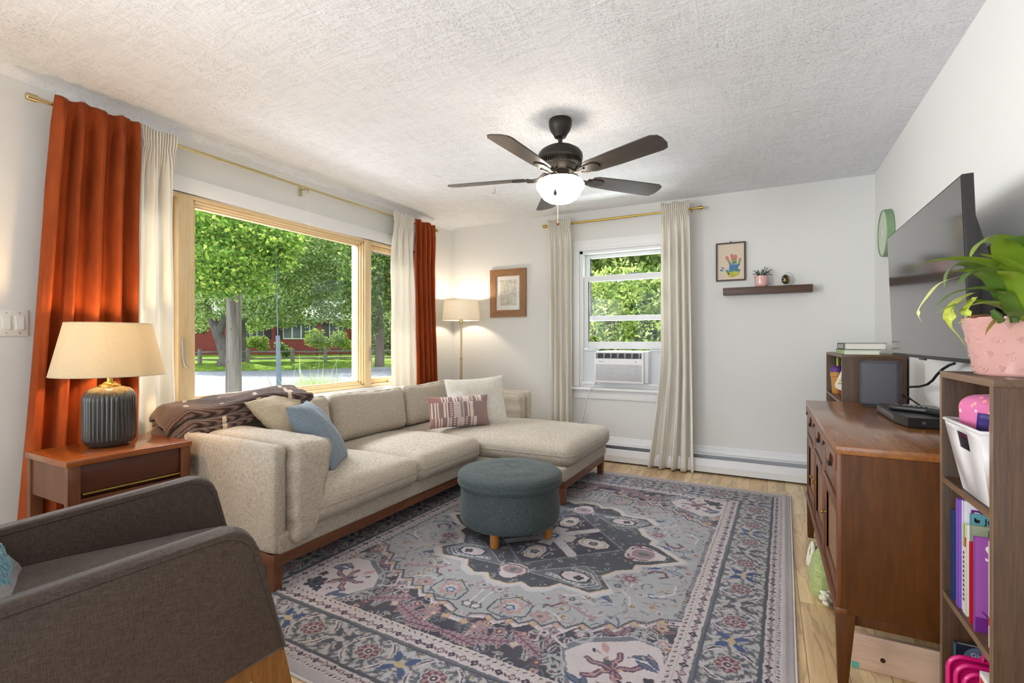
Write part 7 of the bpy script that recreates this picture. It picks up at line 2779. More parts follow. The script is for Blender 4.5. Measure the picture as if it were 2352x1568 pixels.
pfill(scale_poly(star, 1.075), K['ice2'] * 1.08)
pfill(scale_poly(star, 1.04), K['cream'])
pfill(scale_poly(star, 1.012), K['ochre'])
pfill(star, K['slate2'] * 0.9)
keep = IMG.copy(); IMG[:] = 0; pfill(scale_poly(star, 0.985), np.array([1., 1., 1.])); star_m = IMG[..., 0] > 0.5; IMG[:] = keep
def star_fill():
    for _ in range(90):
        x, y = rr_.uniform(0, 0.68), rr_.uniform(0, 0.62)
        lens(x, y, rr_.uniform(0, PI), rr_.uniform(0.025, 0.05), rr_.uniform(0.008, 0.016), K[rr_.choice(['slate', 'ice', 'ice2', 'cream2', 'navy'])], K['slate2'])
    for _ in range(110):
        x, y = rr_.uniform(0, 0.68), rr_.uniform(0, 0.62)
        rr_c = rr_.choice(['slate', 'ice', 'cream2', 'olive', 'slate'])
        scroll(x, y, rr_.uniform(0.008, 0.022), rr_.uniform(0, 6), 0.8, 0.004, K[rr_c], rr_.choice([-1, 1]))
    for _ in range(40):
        x, y = rr_.uniform(0, 0.68), rr_.uniform(0, 0.62)
        flower(x, y, rr_.uniform(0.008, 0.015), 5, K[rr_.choice(['wine2', 'rose', 'ice', 'ochre'])], K['ink'])
    # teal quarter panels with cream cartouches
    pan = [(0.07, 0.47), (0.26, 0.485), (0.395, 0.49), (0.44, 0.44), (0.375, 0.335), (0.30, 0.28)]
    pfill(pan, K['slate'])
    pline(pan, 0.005, K['ice'], True)
    oct_ = [(0.17, 0.44), (0.36, 0.475), (0.41, 0.43), (0.35, 0.35), (0.26, 0.335)]
    pline(oct_, 0.026, K['ice2'])
    for i in range(30):
        t = i / 29 * (len(oct_) - 1); j = min(int(t), len(oct_) - 2); f = t - j
        x = oct_[j][0] * (1 - f) + oct_[j + 1][0] * f; y = oct_[j][1] * (1 - f) + oct_[j + 1][1] * f
        flower(x, y, 0.006, 4, K['ink'])
    hexagon(0.295, 0.405, 0.078, 0.052, K['ink'], K['cream'], K['cream'])
    flower(0.315, 0.41, 0.026, 4, K['ink'], K['ink'], K['wine'], 0.4)
    scroll(0.265, 0.40, 0.02, 1, 0.7, 0.004, K['rose'])
    # wine palmettes at the side and end points
    pal = [(0.43, 0.0), (0.44, 0.07), (0.50, 0.10), (0.56, 0.075), (0.63, 0.03), (0.64, 0.0)]
    pfill(pal, K['cream'])
    pfill([(0.46, 0), (0.47, 0.045), (0.52, 0.06), (0.57, 0.045), (0.585, 0)], K['wine2'])
    lens(0.525, 0.0, 0, 0.07, 0.035, K['olive'])
    pline([(0.45, 0.03), (0.46, 0.062), (0.52, 0.078), (0.56, 0.062)], 0.010, K['wine'])
    flower(0.475, 0.095, 0.022, 3, K['wine'], None, None, 0.6)
    pal2 = [(0, 0.42), (0.05, 0.43), (0.085, 0.48), (0.06, 0.53), (0.03, 0.57), (0, 0.58)]
    pfill(pal2, K['cream']); pfill([(0, 0.45), (0.04, 0.46), (0.055, 0.49), (0.035, 0.52), (0, 0.53)], K['wine2'])
    pline([(0.0, 0.435), (0.055, 0.45), (0.075, 0.49), (0.05, 0.535)], 0.009, K['wine'])
    lens(0.0, 0.49, 1.57, 0.05, 0.03, K['olive'])
    # centre diamond with radiating panels
    dia = [(0, 0.41), (0.41, 0.0), (0, 0)]
    pfill(dia, K['ink'] * 1.15)
    pline([(0, 0.41), (0.41, 0.0)], 0.006, K['ice'])
    pline([(0, 0.395), (0.395, 0.0)], 0.003, K['slate'])
    for _ in range(60):
        x = rr_.uniform(0, 0.38); y = rr_.uniform(0, 0.38)
        if x + y < 0.37:
            scroll(x, y, rr_.uniform(0.010, 0.024), rr_.uniform(0, 6), 0.8, 0.006, K['ice'], rr_.choice([-1, 1]))
    pline([(0.0, 0.0), (0.19, 0.19)], 0.058, K['cream2'])
    pline([(0.02, 0.02), (0.18, 0.18)], 0.030, K['ice2'])
    flower(0.10, 0.10, 0.016, 6, K['wine2'], K['cream'])
    pfill([(0, 0), (0.028, 0), (0.04, 0.13), (0, 0.13)], K['cream2']); pfill([(0, 0), (0, 0.028), (0.13, 0.04), (0.13, 0)], K['cream2'])
    hexagon(0.245, 0.0, 0.085, 0.052, K['cream'], K['ochre'] * 0.8, K['cream'])
    flower(0.245, 0.0, 0.028, 4, K['ink'], K['olive'], None, 0.5)
    hexagon(0.0, 0.245, 0.052, 0.085, K['cream'], K['ochre'] * 0.8, K['cream'])
    flower(0.0, 0.245, 0.028, 4, K['ink'], K['olive'], None, 0.5)
    flower(0, 0, 0.06, 8, K['ice2'], K['blue'], K['cream'])


masked_draw(star_fill, star_m)
# ---- cream corner pentagons with a wine forked palmette
pent = [(fx, 0.86), (0.78, 0.775), (0.70, 0.765), (0.53, 0.87), (0.475, 0.955), (0.53, 1.06), (0.565, fy), (fx, fy)]


def corner_panel():
    pfill([(x - 0.025 if x < fx - 0.01 else x, y - 0.02 if y < fy - 0.01 else y) for x, y in pent], K['slate'] * 1.25)
    pline([(x - 0.025 if x < fx - 0.01 else x, y - 0.02 if y < fy - 0.01 else y) for x, y in pent[:-1]], 0.005, K['ice2'])
    pfill(pent, K['cream'] * 1.03)
    # forked palmette opening towards the middle of the rug
    ax_, ay_ = -0.62, -0.785
    bx__, by__ = 0.785, -0.62
    ox, oy = 0.665, 0.985

    def L_(P_):
        return [[(ox + ax_ * p + bx__ * q * s_, oy + ay_ * p + by__ * q * s_) for p, q in P_] for s_ in (1, -1)]
    for P_, w_ in (([(0.0, 0.0), (0.012, 0.035), (-0.004, 0.070), (0.006, 0.105)], 0.020), ([(0.01, 0.0), (0.045, 0.022), (0.060, 0.050), (0.088, 0.062)], 0.020), ([(0.0, 0.0), (-0.03, 0.012)], 0.018)):
        for Q in L_(P_):
            pline(Q, w_ + 0.004, K['wine']); pline(Q, w_ * 0.42, K['wine2'])
    lens(ox + ax_ * 0.055, oy + ay_ * 0.055, math.atan2(ay_, ax_), 0.05, 0.026, K['slate2'])
    lens(0.60, 0.865, 1.0, 0.07, 0.03, K['rose'] * 1.1)
    lens(0.70, 1.03, 0.6, 0.09, 0.03, K['rose'] * 1.1, K['wine2'])
    for (x, y, a_) in ((0.76, 0.90, 0.3), (0.74, 0.86, -0.3), (0.775, 0.865, 0.9), (0.56, 1.08, 0.4), (0.60, 1.09, 1.2)):
        lens(x, y, a_, 0.09, 0.03, K['blue'], K['slate'])
    flower(0.755, 1.055, 0.055, 6, K['navy'], K['slate2'], K['ink'])
    flower(0.70, 1.09, 0.025, 5, K['navy']); flower(0.79, 0.98, 0.025, 5, K['navy'])
    for _ in range(18):
        x, y = rr_.uniform(0.56, fx), rr_.uniform(0.84, fy)
        lens(x, y, rr_.uniform(0, PI), 0.028, 0.010, K[rr_.choice(['wine2', 'ink', 'ochre', 'rose'])])


keep = IMG.copy(); IMG[:] = 0; pfill([(x - 0.06 if x < fx - 0.01 else x, y - 0.06 if y < fy - 0.01 else y) for x, y in pent], np.array([1., 1., 1.])); pm = (IMG[..., 0] > 0.5) & field; IMG[:] = keep
masked_draw(corner_panel, field & pm)
# swirls hugging the pentagon
masked_draw(lambda: [scroll(0.50, 0.83, 0.055, 2.2, 0.9, 0.016, K['ice'], -1), scroll(0.47, 1.05, 0.05, 4.0, 0.9, 0.014, K['ice']), scroll(0.70, 0.72, 0.04, 1.0, 0.9, 0.012, K['ice']),
                     pline([(0.40, 0.90), (0.47, 0.935)], 0.012, K['cream']), pline([(0.40, 0.90), (0.43, 0.83)], 0.010, K['cream'])], field)

# woven irregularity: edges wander a little with the pile, colours fade in mottled patches
rs_ = np.random.RandomState(3)


def soft(n_):
    g_ = rs_.rand(int(ny / n_) + 3, int(nx / n_) + 3)
    yi = np.linspace(0, g_.shape[0] - 1.001, ny); xi__ = np.linspace(0, g_.shape[1] - 1.001, nx)
    y0 = yi.astype(int); x0 = xi__.astype(int); fy_ = (yi - y0)[:, None]; fx_ = (xi__ - x0)[None]
    return (g_[y0][:, x0] * (1 - fy_) * (1 - fx_) + g_[y0 + 1][:, x0] * fy_ * (1 - fx_) + g_[y0][:, x0 + 1] * (1 - fy_) * fx_ + g_[y0 + 1][:, x0 + 1] * fy_ * fx_)


jy = np.clip(np.arange(ny)[:, None] + (soft(3) - 0.5) * 1.7 + (soft(18) - 0.5) * 1.6, 0, ny - 1).astype(int)
jx = np.clip(np.arange(nx)[None] + (soft(3) - 0.5) * 1.7 + (soft(18) - 0.5) * 1.6, 0, nx - 1).astype(int)
IMG = IMG[jy, jx]
IMG *= (0.90 + 0.20 * soft(2.0) * 0.6 + 0.08 * soft(20))[..., None].astype(np.float32)
# wear: a soft mottled fading of the dye
w1 = 0.5 + 0.5 * np.sin(AX * 7.1 + 2 * np.sin(AY * 5.3)) * np.sin(AY * 6.3 + 1.7 * np.sin(AX * 4.1))
IMG[:] = IMG * (1 - 0.10 * w1[..., None]) + 0.10 * w1[..., None] * K['ice']

full = np.concatenate([IMG[::-1], IMG[1:]], 0)
full = np.concatenate([full[:, ::-1], full[:, 1:]], 1)
NYF, NXF = full.shape[:2]
fxs = np.concatenate([-gx[::-1], gx[1:]]); fys = np.concatenate([-gy[::-1], gy[1:]])
PXX, PYY = np.meshgrid(fxs, fys)
ZZ = 0.0105 + 0.0006 * np.sin(PXX * 3.1 + 1) * np.sin(PYY * 2.3)
edge = np.minimum(hx - np.abs(PXX), hy - np.abs(PYY))
ZZ = ZZ - 0.004 * np.clip(1 - edge / 0.008, 0, 1)
# a soft ripple along the free right-hand border
ZZ += 0.004 * np.exp(-((PXX - (hx - 0.035)) / 0.012) ** 2)
V = np.stack([PXX, PYY, ZZ], -1).reshape(-1, 3)
idx = np.arange(NYF * NXF).reshape(NYF, NXF)
F = np.stack([idx[:-1, :-1], idx[:-1, 1:], idx[1:, 1:], idx[1:, :-1]], -1).reshape(-1, 4)


def rug_material():
    t = NT('woven_rug')
    at_ = t.n('ShaderNodeVertexColor', {'layer_name': 'weave'})
    n = t.noise(t.coords(), 420, 2)
    n2 = t.noise(t.coords(), 900, 1)
    col = t.mix(t.math('MULTIPLY', n, 0.9), (at_, 'Color'), t.mix(1.0, (at_, 'Color'), (0.62, 0.62, 0.64, 1), 'MULTIPLY'))
    t.pbr(col, 0.95, 0, t.bump(n, 0.5, 0.002), 0.1, 0, 0.15)
    return t.m


me = fast_mesh('area_rug', V, F, rug_material(), True)
ca_ = me.color_attributes.new('weave', 'FLOAT_COLOR', 'POINT')
rgba = np.ones((NYF * NXF, 4), dtype=np.float32)
rgba[:, :3] = full.reshape(-1, 3)
ca_.data.foreach_set('color', rgba.ravel())
RG = thing('area_rug', 'large faded blue grey and cream oriental rug with a central medallion', 'rug', (-1.112, 2.655, 0), math.radians(-1.6))
pile = bpy.data.objects.new('pile', me)
COL.objects.link(pile)
pile.parent = RG
b = N()
bx(b, -hx, hx, -hy, hy, 0.001, 0.0062)
obj('backing', b, plain('rug_backing', srgb(206, 200, 196), 0.9), RG, 0)
b = N()
tube(b, [(hx, -hy, 0.006), (hx, hy, 0.006), (-hx, hy, 0.006), (-hx, -hy, 0.006)], 0.0052, 6, closed=True)
obj('binding', b, plain('rug_binding', srgb(212, 206, 200), 0.9), RG, 30)
# ================================================================ outside
EN = (-0.8, 0.6)
ES = (0.6, 0.8)
GZ = -0.6


def gp(s, n, z):
    return Vector((ES[0] * s + EN[0] * n, ES[1] * s + EN[1] * n, z))


def onN(u, n):
    """ground position seen in pixel column u at distance n from the camera across the street"""
    a = (u - CX) / FPX
    d = (FW[0] + a * RT[0], FW[1] + a * RT[1])
    D = n / (d[0] * EN[0] + d[1] * EN[1])
    x, y = d[0] * D, d[1] * D
    return x * ES[0] + y * ES[1], D


def noisy(name, stops, scale, rough=0.95, bump=0.0, sc=(1, 1, 1), detail=5):
    t = NT(name)
    n = t.noise(t.coords(scale=sc), scale, detail, 0.65)
    r = t.ramp(n, stops)
    t.pbr(r, rough, 0, t.bump(n, 0.5, bump) if bump else None, 0.15)
    return t.m


M_ASPH = noisy('pale_asphalt', [(0.3, srgb(134, 135, 141)), (0.7, srgb(154, 155, 160))], 3.0)
M_LAWN = noisy('lawn_grass', [(0.30, srgb(74, 100, 34)), (0.55, srgb(116, 144, 50)), (0.75, srgb(160, 176, 80))], 2.2, bump=0.05)
def sheet(name, nn, s0=-60, s1=90, m=None):
    b = N()
    rows = [[b.verts.new(gp(s0 + (s1 - s0) * i / 30, n, z + 0.05 * math.sin(i * 1.7 + n))) for i in range(31)] for n, z in nn]
    for a, c in zip(rows, rows[1:]):
        for i in range(30):
            b.faces.new((a[i], a[i + 1], c[i + 1], c[i]))
    return b


b = sheet('road', [(12.0, GZ), (20, GZ), (34.4, GZ - 0.02)])
o = obj('road', b, M_ASPH); o['kind'] = 'structure'
b = sheet('lawn', [(34.1, GZ - 0.02), (34.6, GZ + 0.06), (37, -0.30), (41, -0.15), (46, 0.05), (90, 0.3)])
o = obj('lawn', b, M_LAWN); o['kind'] = 'structure'
b = N(); bx(b, -14.0, XL - 0.21, -12, 22, -0.75, -0.58)
o = obj('front_yard', b, M_ASPH); o['kind'] = 'structure'
b = N(); bx(b, XL - 0.2, 14, YB + 0.2, 60, -0.8, -0.30)
o = obj('side_yard', b, M_LAWN); o['kind'] = 'structure'

# ---- foliage helper
RS = np.random.RandomState(5)


def leaf_verts(blobs, size, shell=0.55, droop=0.25, aspect=0.55, flat=0.5):
    P_ = []
    for (x, y, z, rx, ry, rz, cnt) in blobs:
        d = RS.normal(size=(cnt, 3)); d /= np.linalg.norm(d, axis=1)[:, None]
        r = shell + (1 - shell) * RS.rand(cnt) ** 0.7
        r *= 0.85 + 0.3 * RS.rand(cnt)
        P_.append(np.array([x, y, z]) + d * r[:, None] * np.array([rx, ry, rz]))
    P_ = np.concatenate(P_)
    n = len(P_)
    nrm = RS.normal(size=(n, 3)); nrm[:, 2] += flat * 2.2
    nrm /= np.linalg.norm(nrm, axis=1)[:, None]
    t = RS.normal(size=(n, 3)); t -= (t * nrm).sum(1)[:, None] * nrm; t /= np.linalg.norm(t, axis=1)[:, None]
    bvec = np.cross(nrm, t)
    s = size * (0.6 + 0.8 * RS.rand(n))[:, None]
    q = np.stack([P_ - t * s * 0.5, P_ + bvec * s * aspect * 0.5 - nrm * s * 0.08, P_ + t * s * 0.5 - nrm * s * droop * 0.5, P_ - bvec * s * aspect * 0.5 - nrm * s * 0.08], 1)
    V_ = q.reshape(-1, 3)
    F_ = np.arange(n * 4).reshape(n, 4)
    return V_, F_


def foliage(name, parent, blobs, size, m, origin, **k):
    V_, F_ = leaf_verts(blobs, size, **k)
    V_ = V_ - np.array(origin)
    me = fast_mesh(name, V_, F_, m)
    o = bpy.data.objects.new(name, me)
    COL.objects.link(o)
    o.parent = parent
    return o


M_LEAF1 = leafmat('bright_maple_leaf', srgb(78, 122, 38), srgb(124, 164, 54), srgb(216, 230, 110), 0.5)  # yellow greens picked at random per leaf
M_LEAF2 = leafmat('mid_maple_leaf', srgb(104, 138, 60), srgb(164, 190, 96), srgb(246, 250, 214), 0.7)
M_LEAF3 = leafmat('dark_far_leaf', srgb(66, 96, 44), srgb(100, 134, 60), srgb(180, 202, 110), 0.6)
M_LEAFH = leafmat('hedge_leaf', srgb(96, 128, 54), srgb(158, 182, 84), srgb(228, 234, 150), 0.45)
M_LEAFB = leafmat('shrub_leaf', srgb(92, 124, 50), srgb(142, 168, 70), srgb(196, 206, 100), 0.4)
M_BARK = noisy('grey_bark', [(0.3, srgb(84, 76, 72)), (0.7, srgb(132, 124, 118))], 3.0, sc=(1, 1, 0.25), bump=0.03)
M_BARK2 = noisy('brown_bark', [(0.3, srgb(70, 60, 52)), (0.7, srgb(110, 98, 86))], 4.0, sc=(1, 1, 0.25), bump=0.03)


def tree(label, base, trunks, blobs, lsize, lm, group=None, name='tree', bm_=None, **k):
    th = thing(name, label, 'tree', base, 0, group)
    b = N()
    for (pts, rad) in trunks:
        tube(b, pts, rad, 10)
    obj('trunk', b, bm_ or M_BARK, th, 60, world=True)
    foliage('crown', th, blobs, lsize, lm, base, **k)
    return th


# the maple whose leaning double trunk stands by the fence
s_, D_ = onN(512, 36.3)
base = gp(s_, 36.3, -0.4)


def px(u, v, D):
    return at(u, v, D)


DT = D_
blobs = []
rnd = random.Random(3)
for (u, v, r, c) in ((470, 560, 2.6, 2600), (560, 600, 2.6, 2600), (500, 480, 2.6, 2200), (640, 600, 2.2, 2200), (460, 660, 1.8, 1600), (560, 690, 1.5, 1300), (610, 690, 1.5, 1300), (450, 730, 1.2, 900), (480, 700, 1.3, 800), (560, 500, 2.6, 2200), (650, 520, 2.4, 2200), (640, 700, 1.4, 1100), (420, 600, 2.2, 1500), (600, 400, 3.2, 2000), (470, 400, 3.0, 1600)):
    p_ = px(u, v, DT + rnd.uniform(-1.8, 1.8))
    blobs.append((p_.x, p_.y, p_.z, r, r, r * 0.75, int(c * 1.15)))
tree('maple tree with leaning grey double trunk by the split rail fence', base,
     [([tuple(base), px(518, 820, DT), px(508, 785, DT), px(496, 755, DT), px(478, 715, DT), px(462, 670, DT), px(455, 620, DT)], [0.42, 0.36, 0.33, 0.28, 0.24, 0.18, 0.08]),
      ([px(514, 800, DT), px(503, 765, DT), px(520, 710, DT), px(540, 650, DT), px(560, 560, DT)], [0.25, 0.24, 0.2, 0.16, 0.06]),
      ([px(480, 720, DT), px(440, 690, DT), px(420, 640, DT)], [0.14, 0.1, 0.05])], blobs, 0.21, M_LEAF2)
# second maple behind the pole, filling the right of the view
s_, D_ = onN(556, 38.5)
base = gp(s_, 38.5, -0.25)
blobs = []
for (u, v, r, c) in ((700, 560, 2.6, 2600), (760, 590, 2.6, 2600), (800, 620, 2.4, 2400), (720, 640, 2.4, 2400), (770, 680, 2.0, 2000), (680, 660, 2.0, 1800), (650, 720, 1.3, 1100), (710, 715, 1.4, 1200), (600, 730, 1.1, 800), (830, 680, 2.0, 1800), (850, 600, 2.4, 2000), (880, 640, 2.2, 1600), (740, 520, 2.6, 1600), (820, 560, 2.4, 1600), (690, 480, 2.6, 1400), (580, 745, 0.8, 400), (790, 725, 1.2, 800), (870, 700, 1.8, 1200), (780, 480, 2.8, 900), (860, 520, 2.8, 900), (700, 380, 3.4, 900), (800, 400, 3.4, 900), (620, 340, 3.4, 900)):
    p_ = px(u, v, D_ + rnd.uniform(-2.0, 2.0))
    blobs.append((p_.x, p_.y, p_.z, r, r, r * 0.75, int(c * 1.15)))
tree('broad tree with dense crown behind the utility pole', base,
     [([tuple(base), px(553, 790, D_), px(553, 740, D_), px(558, 690, D_), px(580, 620, D_)], [0.34, 0.3, 0.27, 0.24, 0.12]),
      ([px(553, 745, D_), px(585, 712, D_), px(630, 726, D_), px(660, 722, D_)], [0.16, 0.12, 0.08, 0.04])], blobs, 0.21, M_LEAF2)
# tree seen through the right casement
s_, D_ = onN(874, 33.0)
base = gp(s_, 36.0, -0.35)
base = Vector((at(872, 800, 30).x, at(872, 800, 30).y, -0.4))
blobs = []
for (u, v, r, c) in ((870, 600, 2.4, 2200), (890, 660, 2.0, 1800), (855, 660, 1.8, 1500), (900, 560, 2.4, 1600), (860, 520, 2.4, 1400), (930, 640, 2.4, 1600), (862, 745, 0.8, 400)):
    p_ = px(u, v, 30 + rnd.uniform(-1.5, 1.5))
    blobs.append((p_.x, p_.y, p_.z, r, r, r * 0.8, c))
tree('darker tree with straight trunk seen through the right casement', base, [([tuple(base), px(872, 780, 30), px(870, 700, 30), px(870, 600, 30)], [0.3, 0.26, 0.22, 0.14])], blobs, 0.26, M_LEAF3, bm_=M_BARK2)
# near canopy hanging into the top left of the window
base = Vector((at(250, 800, 10.5).x, at(250, 800, 10.5).y, -0.6))
blobs = []
for (u, v, r, c, D) in ((470, 520, 0.75, 520, 9.5), (540, 545, 0.75, 520, 10), (600, 560, 0.6, 420, 10), (650, 560, 0.5, 330, 10.3), (500, 600, 0.6, 420, 9.2), (570, 620, 0.55, 400, 9.8), (455, 640, 0.5, 260, 9.0), (520, 655, 0.42, 240, 9.4), (590, 660, 0.35, 180, 9.8), (640, 600, 0.4, 240, 10.2), (480, 470, 0.8, 420, 9.8), (560, 490, 0.8, 420, 10.4), (620, 520, 0.6, 260, 10.4), (670, 545, 0.35, 150, 10.6), (420, 560, 0.8, 300, 9.4)):
    p_ = px(u, v, D)
    blobs.append((p_.x, p_.y, p_.z, r, r, r * 0.7, int(c * 2.0)))
tree('nearer maple whose bright branches hang over the utility pole', base,
     [([tuple(base), base + Vector((0.1, 0.2, 2.2)), px(330, 620, 10.0), px(420, 560, 9.6), px(500, 540, 9.6), px(560, 545, 10)], [0.26, 0.2, 0.13, 0.07, 0.035, 0.015]),
      ([px(420, 560, 9.6), px(470, 500, 9.8), px(540, 480, 10.2)], [0.05, 0.03, 0.012])], blobs, 0.088, M_LEAF1, shell=0.15, aspect=0.7, flat=0.2)
# wooded backdrop beyond the red house
for i, (u, w_) in enumerate(((420, 70), (500, 70), (580, 70), (660, 75), (740, 75), (820, 75), (900, 80), (980, 80), (340, 80))):
    s_, D_ = onN(u, 60)
    base = gp(s_, 60 + (i % 3) * 2, 0.1)
    bl = []
    for (dv, r, c) in ((700, 4.2, 900), (640, 4.6, 1000), (580, 4.4, 900), (520, 4.0, 700)):
        if i in (3, 4) and dv < 560:
            continue
        p_ = px(u + rnd.uniform(-12, 12), dv, D_ + rnd.uniform(-2, 2))
        bl.append((p_.x, p_.y, p_.z, r, r, r * 0.85, c))
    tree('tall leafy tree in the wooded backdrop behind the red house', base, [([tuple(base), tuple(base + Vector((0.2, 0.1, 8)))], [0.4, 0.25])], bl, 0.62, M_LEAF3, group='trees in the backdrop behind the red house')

for (u, v, D, r, lab) in ((884, 770, 44, 2.2, 'thicket beyond the lawn seen low in the right casement'), (930, 765, 44, 2.4, 'thicket further right beyond the right casement'), (846, 775, 46, 1.6, 'small leafy tree at the right end of the red house')):
    c_ = at(u, v, D)
    base = (c_.x, c_.y, 0.0)
    tree(lab, base, [([base, (c_.x, c_.y, 2.0)], [0.15, 0.08])], [(c_.x, c_.y, 1.9, r, r, 1.9, 2600)], 0.24, M_LEAF3)

# ---- utility pole, guy wire guard
M_POLE = noisy('weathered_pole', [(0.32, srgb(92, 84, 74)), (0.55, srgb(142, 134, 122)), (0.75, srgb(168, 162, 152))], 9.0, sc=(1, 1, 0.06), bump=0.03)
PP = at(537, 800, 11.0)
up_ = thing('utility_pole', 'weathered grey wooden utility pole across the front yard', 'pole', (PP.x, PP.y, GZ))
b = N(); lathe(b, [(0.165, 0), (0.158, 1.0), (0.152, 2.4), (0.14, 5.0), (0.12, 8.0), (0, 8.02)], n=28)
obj('pole', b, M_POLE, up_)
b = N(); bx(b, -0.02, 0.02, -0.015, 0.015, 0.0, 0.95, 0.004, M=T(-0.146, -0.075, 0))
tube(b, [(-0.146, -0.075, 0.95), (-0.146, -0.07, 3.0), (-0.135, -0.06, 5.5)], 0.007, 6)
obj('ground_wire_moulding', b, M_DGREY, up_)
b = N(); bmesh.ops.create_icosphere(b, subdivisions=1, radius=0.014, matrix=T(0.095, -0.12, 2.02)); bmesh.ops.create_icosphere(b, subdivisions=1, radius=0.012, matrix=T(0.02, -0.155, 1.3))
obj('bolt', b, M_BLKC, up_)
g0, g1 = at(643, 960, 10.0), at(638, 770, 10.0)
gw = thing('guy_wire', 'thin guy wire with a blue grey sleeve to the right of the pole', 'wire', (g0.x, g0.y, GZ))
d_ = (g1 - g0)
gb = g0 + d_ * ((GZ - g0.z) / d_.z)
b = N(); tube(b, [gb, g1], [0.062, 0.040], 14)
obj('sleeve', b, plain('blue_grey_sleeve', srgb(112, 126, 138), 0.5, var=0.15), gw, world=True)
b = N(); tube(b, [g1, at(635, 650, 10.0), at(631, 450, 10.0)], 0.010, 6)
obj('wire', b, plain('galvanised_wire', srgb(130, 132, 136), 0.5, 0.5), gw, world=True)

# ---- split rail fence
M_FENCE = noisy('grey_split_rail', [(0.3, srgb(104, 98, 90)), (0.7, srgb(150, 144, 134))], 6.0, sc=(1, 1, 1))
FNs = []
for u in (352, 459, 569, 672, 747, 812, 866, 915):
    s_, D_ = onN(u, 37.0)
    FNs.append(s_)
fo = thing('split_rail_fence', 'grey split rail fence along the lawn across the road', 'fence', gp(FNs[3], 37.0, -0.3))
for s_ in FNs:
    b = N(); p_ = gp(s_, 37.0, 0)
    bx(b, p_.x - 0.10, p_.x + 0.10, p_.y - 0.10, p_.y + 0.10, -0.42, 0.66, 0.03, M=None)
    obj('post', b, M_FENCE, fo, world=True)
for i in range(len(FNs) - 1):
    for (z, dz) in ((0.46, rnd.uniform(-.05, .05)), (-0.02, rnd.uniform(-.06, .06))):
        a_ = gp(FNs[i], 37.0, z); c_ = gp(FNs[i + 1], 37.0, z + dz * 0.5)
        mid = (a_ + c_) / 2 + Vector((0, 0, dz * 0.6))
        b = N(); tube(b, [a_, mid, c_], [0.05, 0.075, 0.05], 6)
        obj('rail', b, M_FENCE, fo, 20, world=True)


# ---- red ranch house
def siding():
    t = NT('red_clapboard')
    sp = t.n('ShaderNodeSeparateXYZ', Vector=t.coords())
    f = t.math('FRACT', t.math('MULTIPLY', (sp, 'Z'), 6.2))
    n = t.noise(t.coords(), 2, 3)
    col = t.mix(n, srgb(140, 58, 56), srgb(164, 76, 72))
    col = t.mix(t.math('LESS_THAN', f, 0.12), col, srgb(96, 38, 40))
    t.pbr(col, 0.8, 0, t.bump(f, 0.6, 0.03))
    return t.m


M_SID = siding()
M_ROOF = noisy('pale_shingle', [(0.3, srgb(166, 162, 164)), (0.7, srgb(200, 196, 198))], 5.0)
M_WHT = plain('white_window_trim', srgb(232, 236, 226), 0.5)
M_DARKG = plain('dark_window', srgb(58, 66, 72), 0.15, coat=0.3)
M_SHUT = plain('dark_shutter', srgb(40, 42, 50), 0.6)
hs0, _ = onN(380, 46); hs1, _ = onN(806, 46)
_, DH = onN(600, 46)
HO = thing('house', 'red clapboard single storey house with pale roof across the street', 'house', gp((hs0 + hs1) / 2, 50, 0.05))


def hbox(b, s0, s1, n0, n1, z0_, z1_):
    P_ = [gp(s0, n0, 0), gp(s1, n0, 0), gp(s1, n1, 0), gp(s0, n1, 0)]
    prism(b, [(p.x, p.y) for p in P_], z0_, z1_, 'XY')


b = N(); hbox(b, hs0, hs1, 46, 54, -0.2, 3.15)
obj('wall', b, M_SID, HO, 20, world=True)
b = N()
P0 = [(45.3, 3.10), (50, 4.9), (54.7, 3.10), (54.7, 3.25), (50, 5.1), (45.3, 3.25)]
A = [b.verts.new(gp(hs0 - 0.5, n, z)) for n, z in P0]; B = [b.verts.new(gp(hs1 + 0.5, n, z)) for n, z in P0]
for i in range(6):
    j = (i + 1) % 6
    b.faces.new((A[i], A[j], B[j], B[i]))
b.faces.new(A[::-1]); b.faces.new(B)
obj('roof', b, M_ROOF, HO, 20, world=True)
b = N(); hbox(b, hs0 - 0.4, hs1 + 0.4, 45.28, 45.36, 3.05, 3.25)
obj('fascia', b, M_WHT, HO, 20, world=True)
for (ua, ub, za, zc, np_) in ((558, 606, 1.35, 2.85, 3), (650, 712, 1.35, 2.85, 3), (756, 778, 0.9, 2.85, 1), (440, 452, 1.8, 2.6, 1)):
    sa, _ = onN(ua, 46); sb, _ = onN(ub, 46)
    b = N(); hbox(b, sa, sb, 45.93, 46.02, za, zc)
    wf = obj('window', b, M_WHT, HO, 20, world=True)
    for k in range(np_):
        pa = sa + (sb - sa) * (k + 0.08) / np_; pb = sa + (sb - sa) * (k + 0.92) / np_
        b = N(); hbox(b, pa, pb, 45.90, 45.95, za + 0.1, zc - 0.1)
        obj('pane', b, M_DARKG, wf, 20, world=True)
    for (qa, qb) in ((sa - 0.55, sa - 0.08), (sb + 0.08, sb + 0.55)):
        b = N(); hbox(b, qa, qb, 45.92, 45.99, za, zc)
        obj('shutter', b, M_SHUT, HO, 20, world=True)
sa, _ = onN(506, 46); sb, _ = onN(512, 46)
b = N(); hbox(b, sa, sb, 45.85, 46.0, 0.1, 1.5)
obj('downpipe', b, M_WHT, HO, 20, world=True)

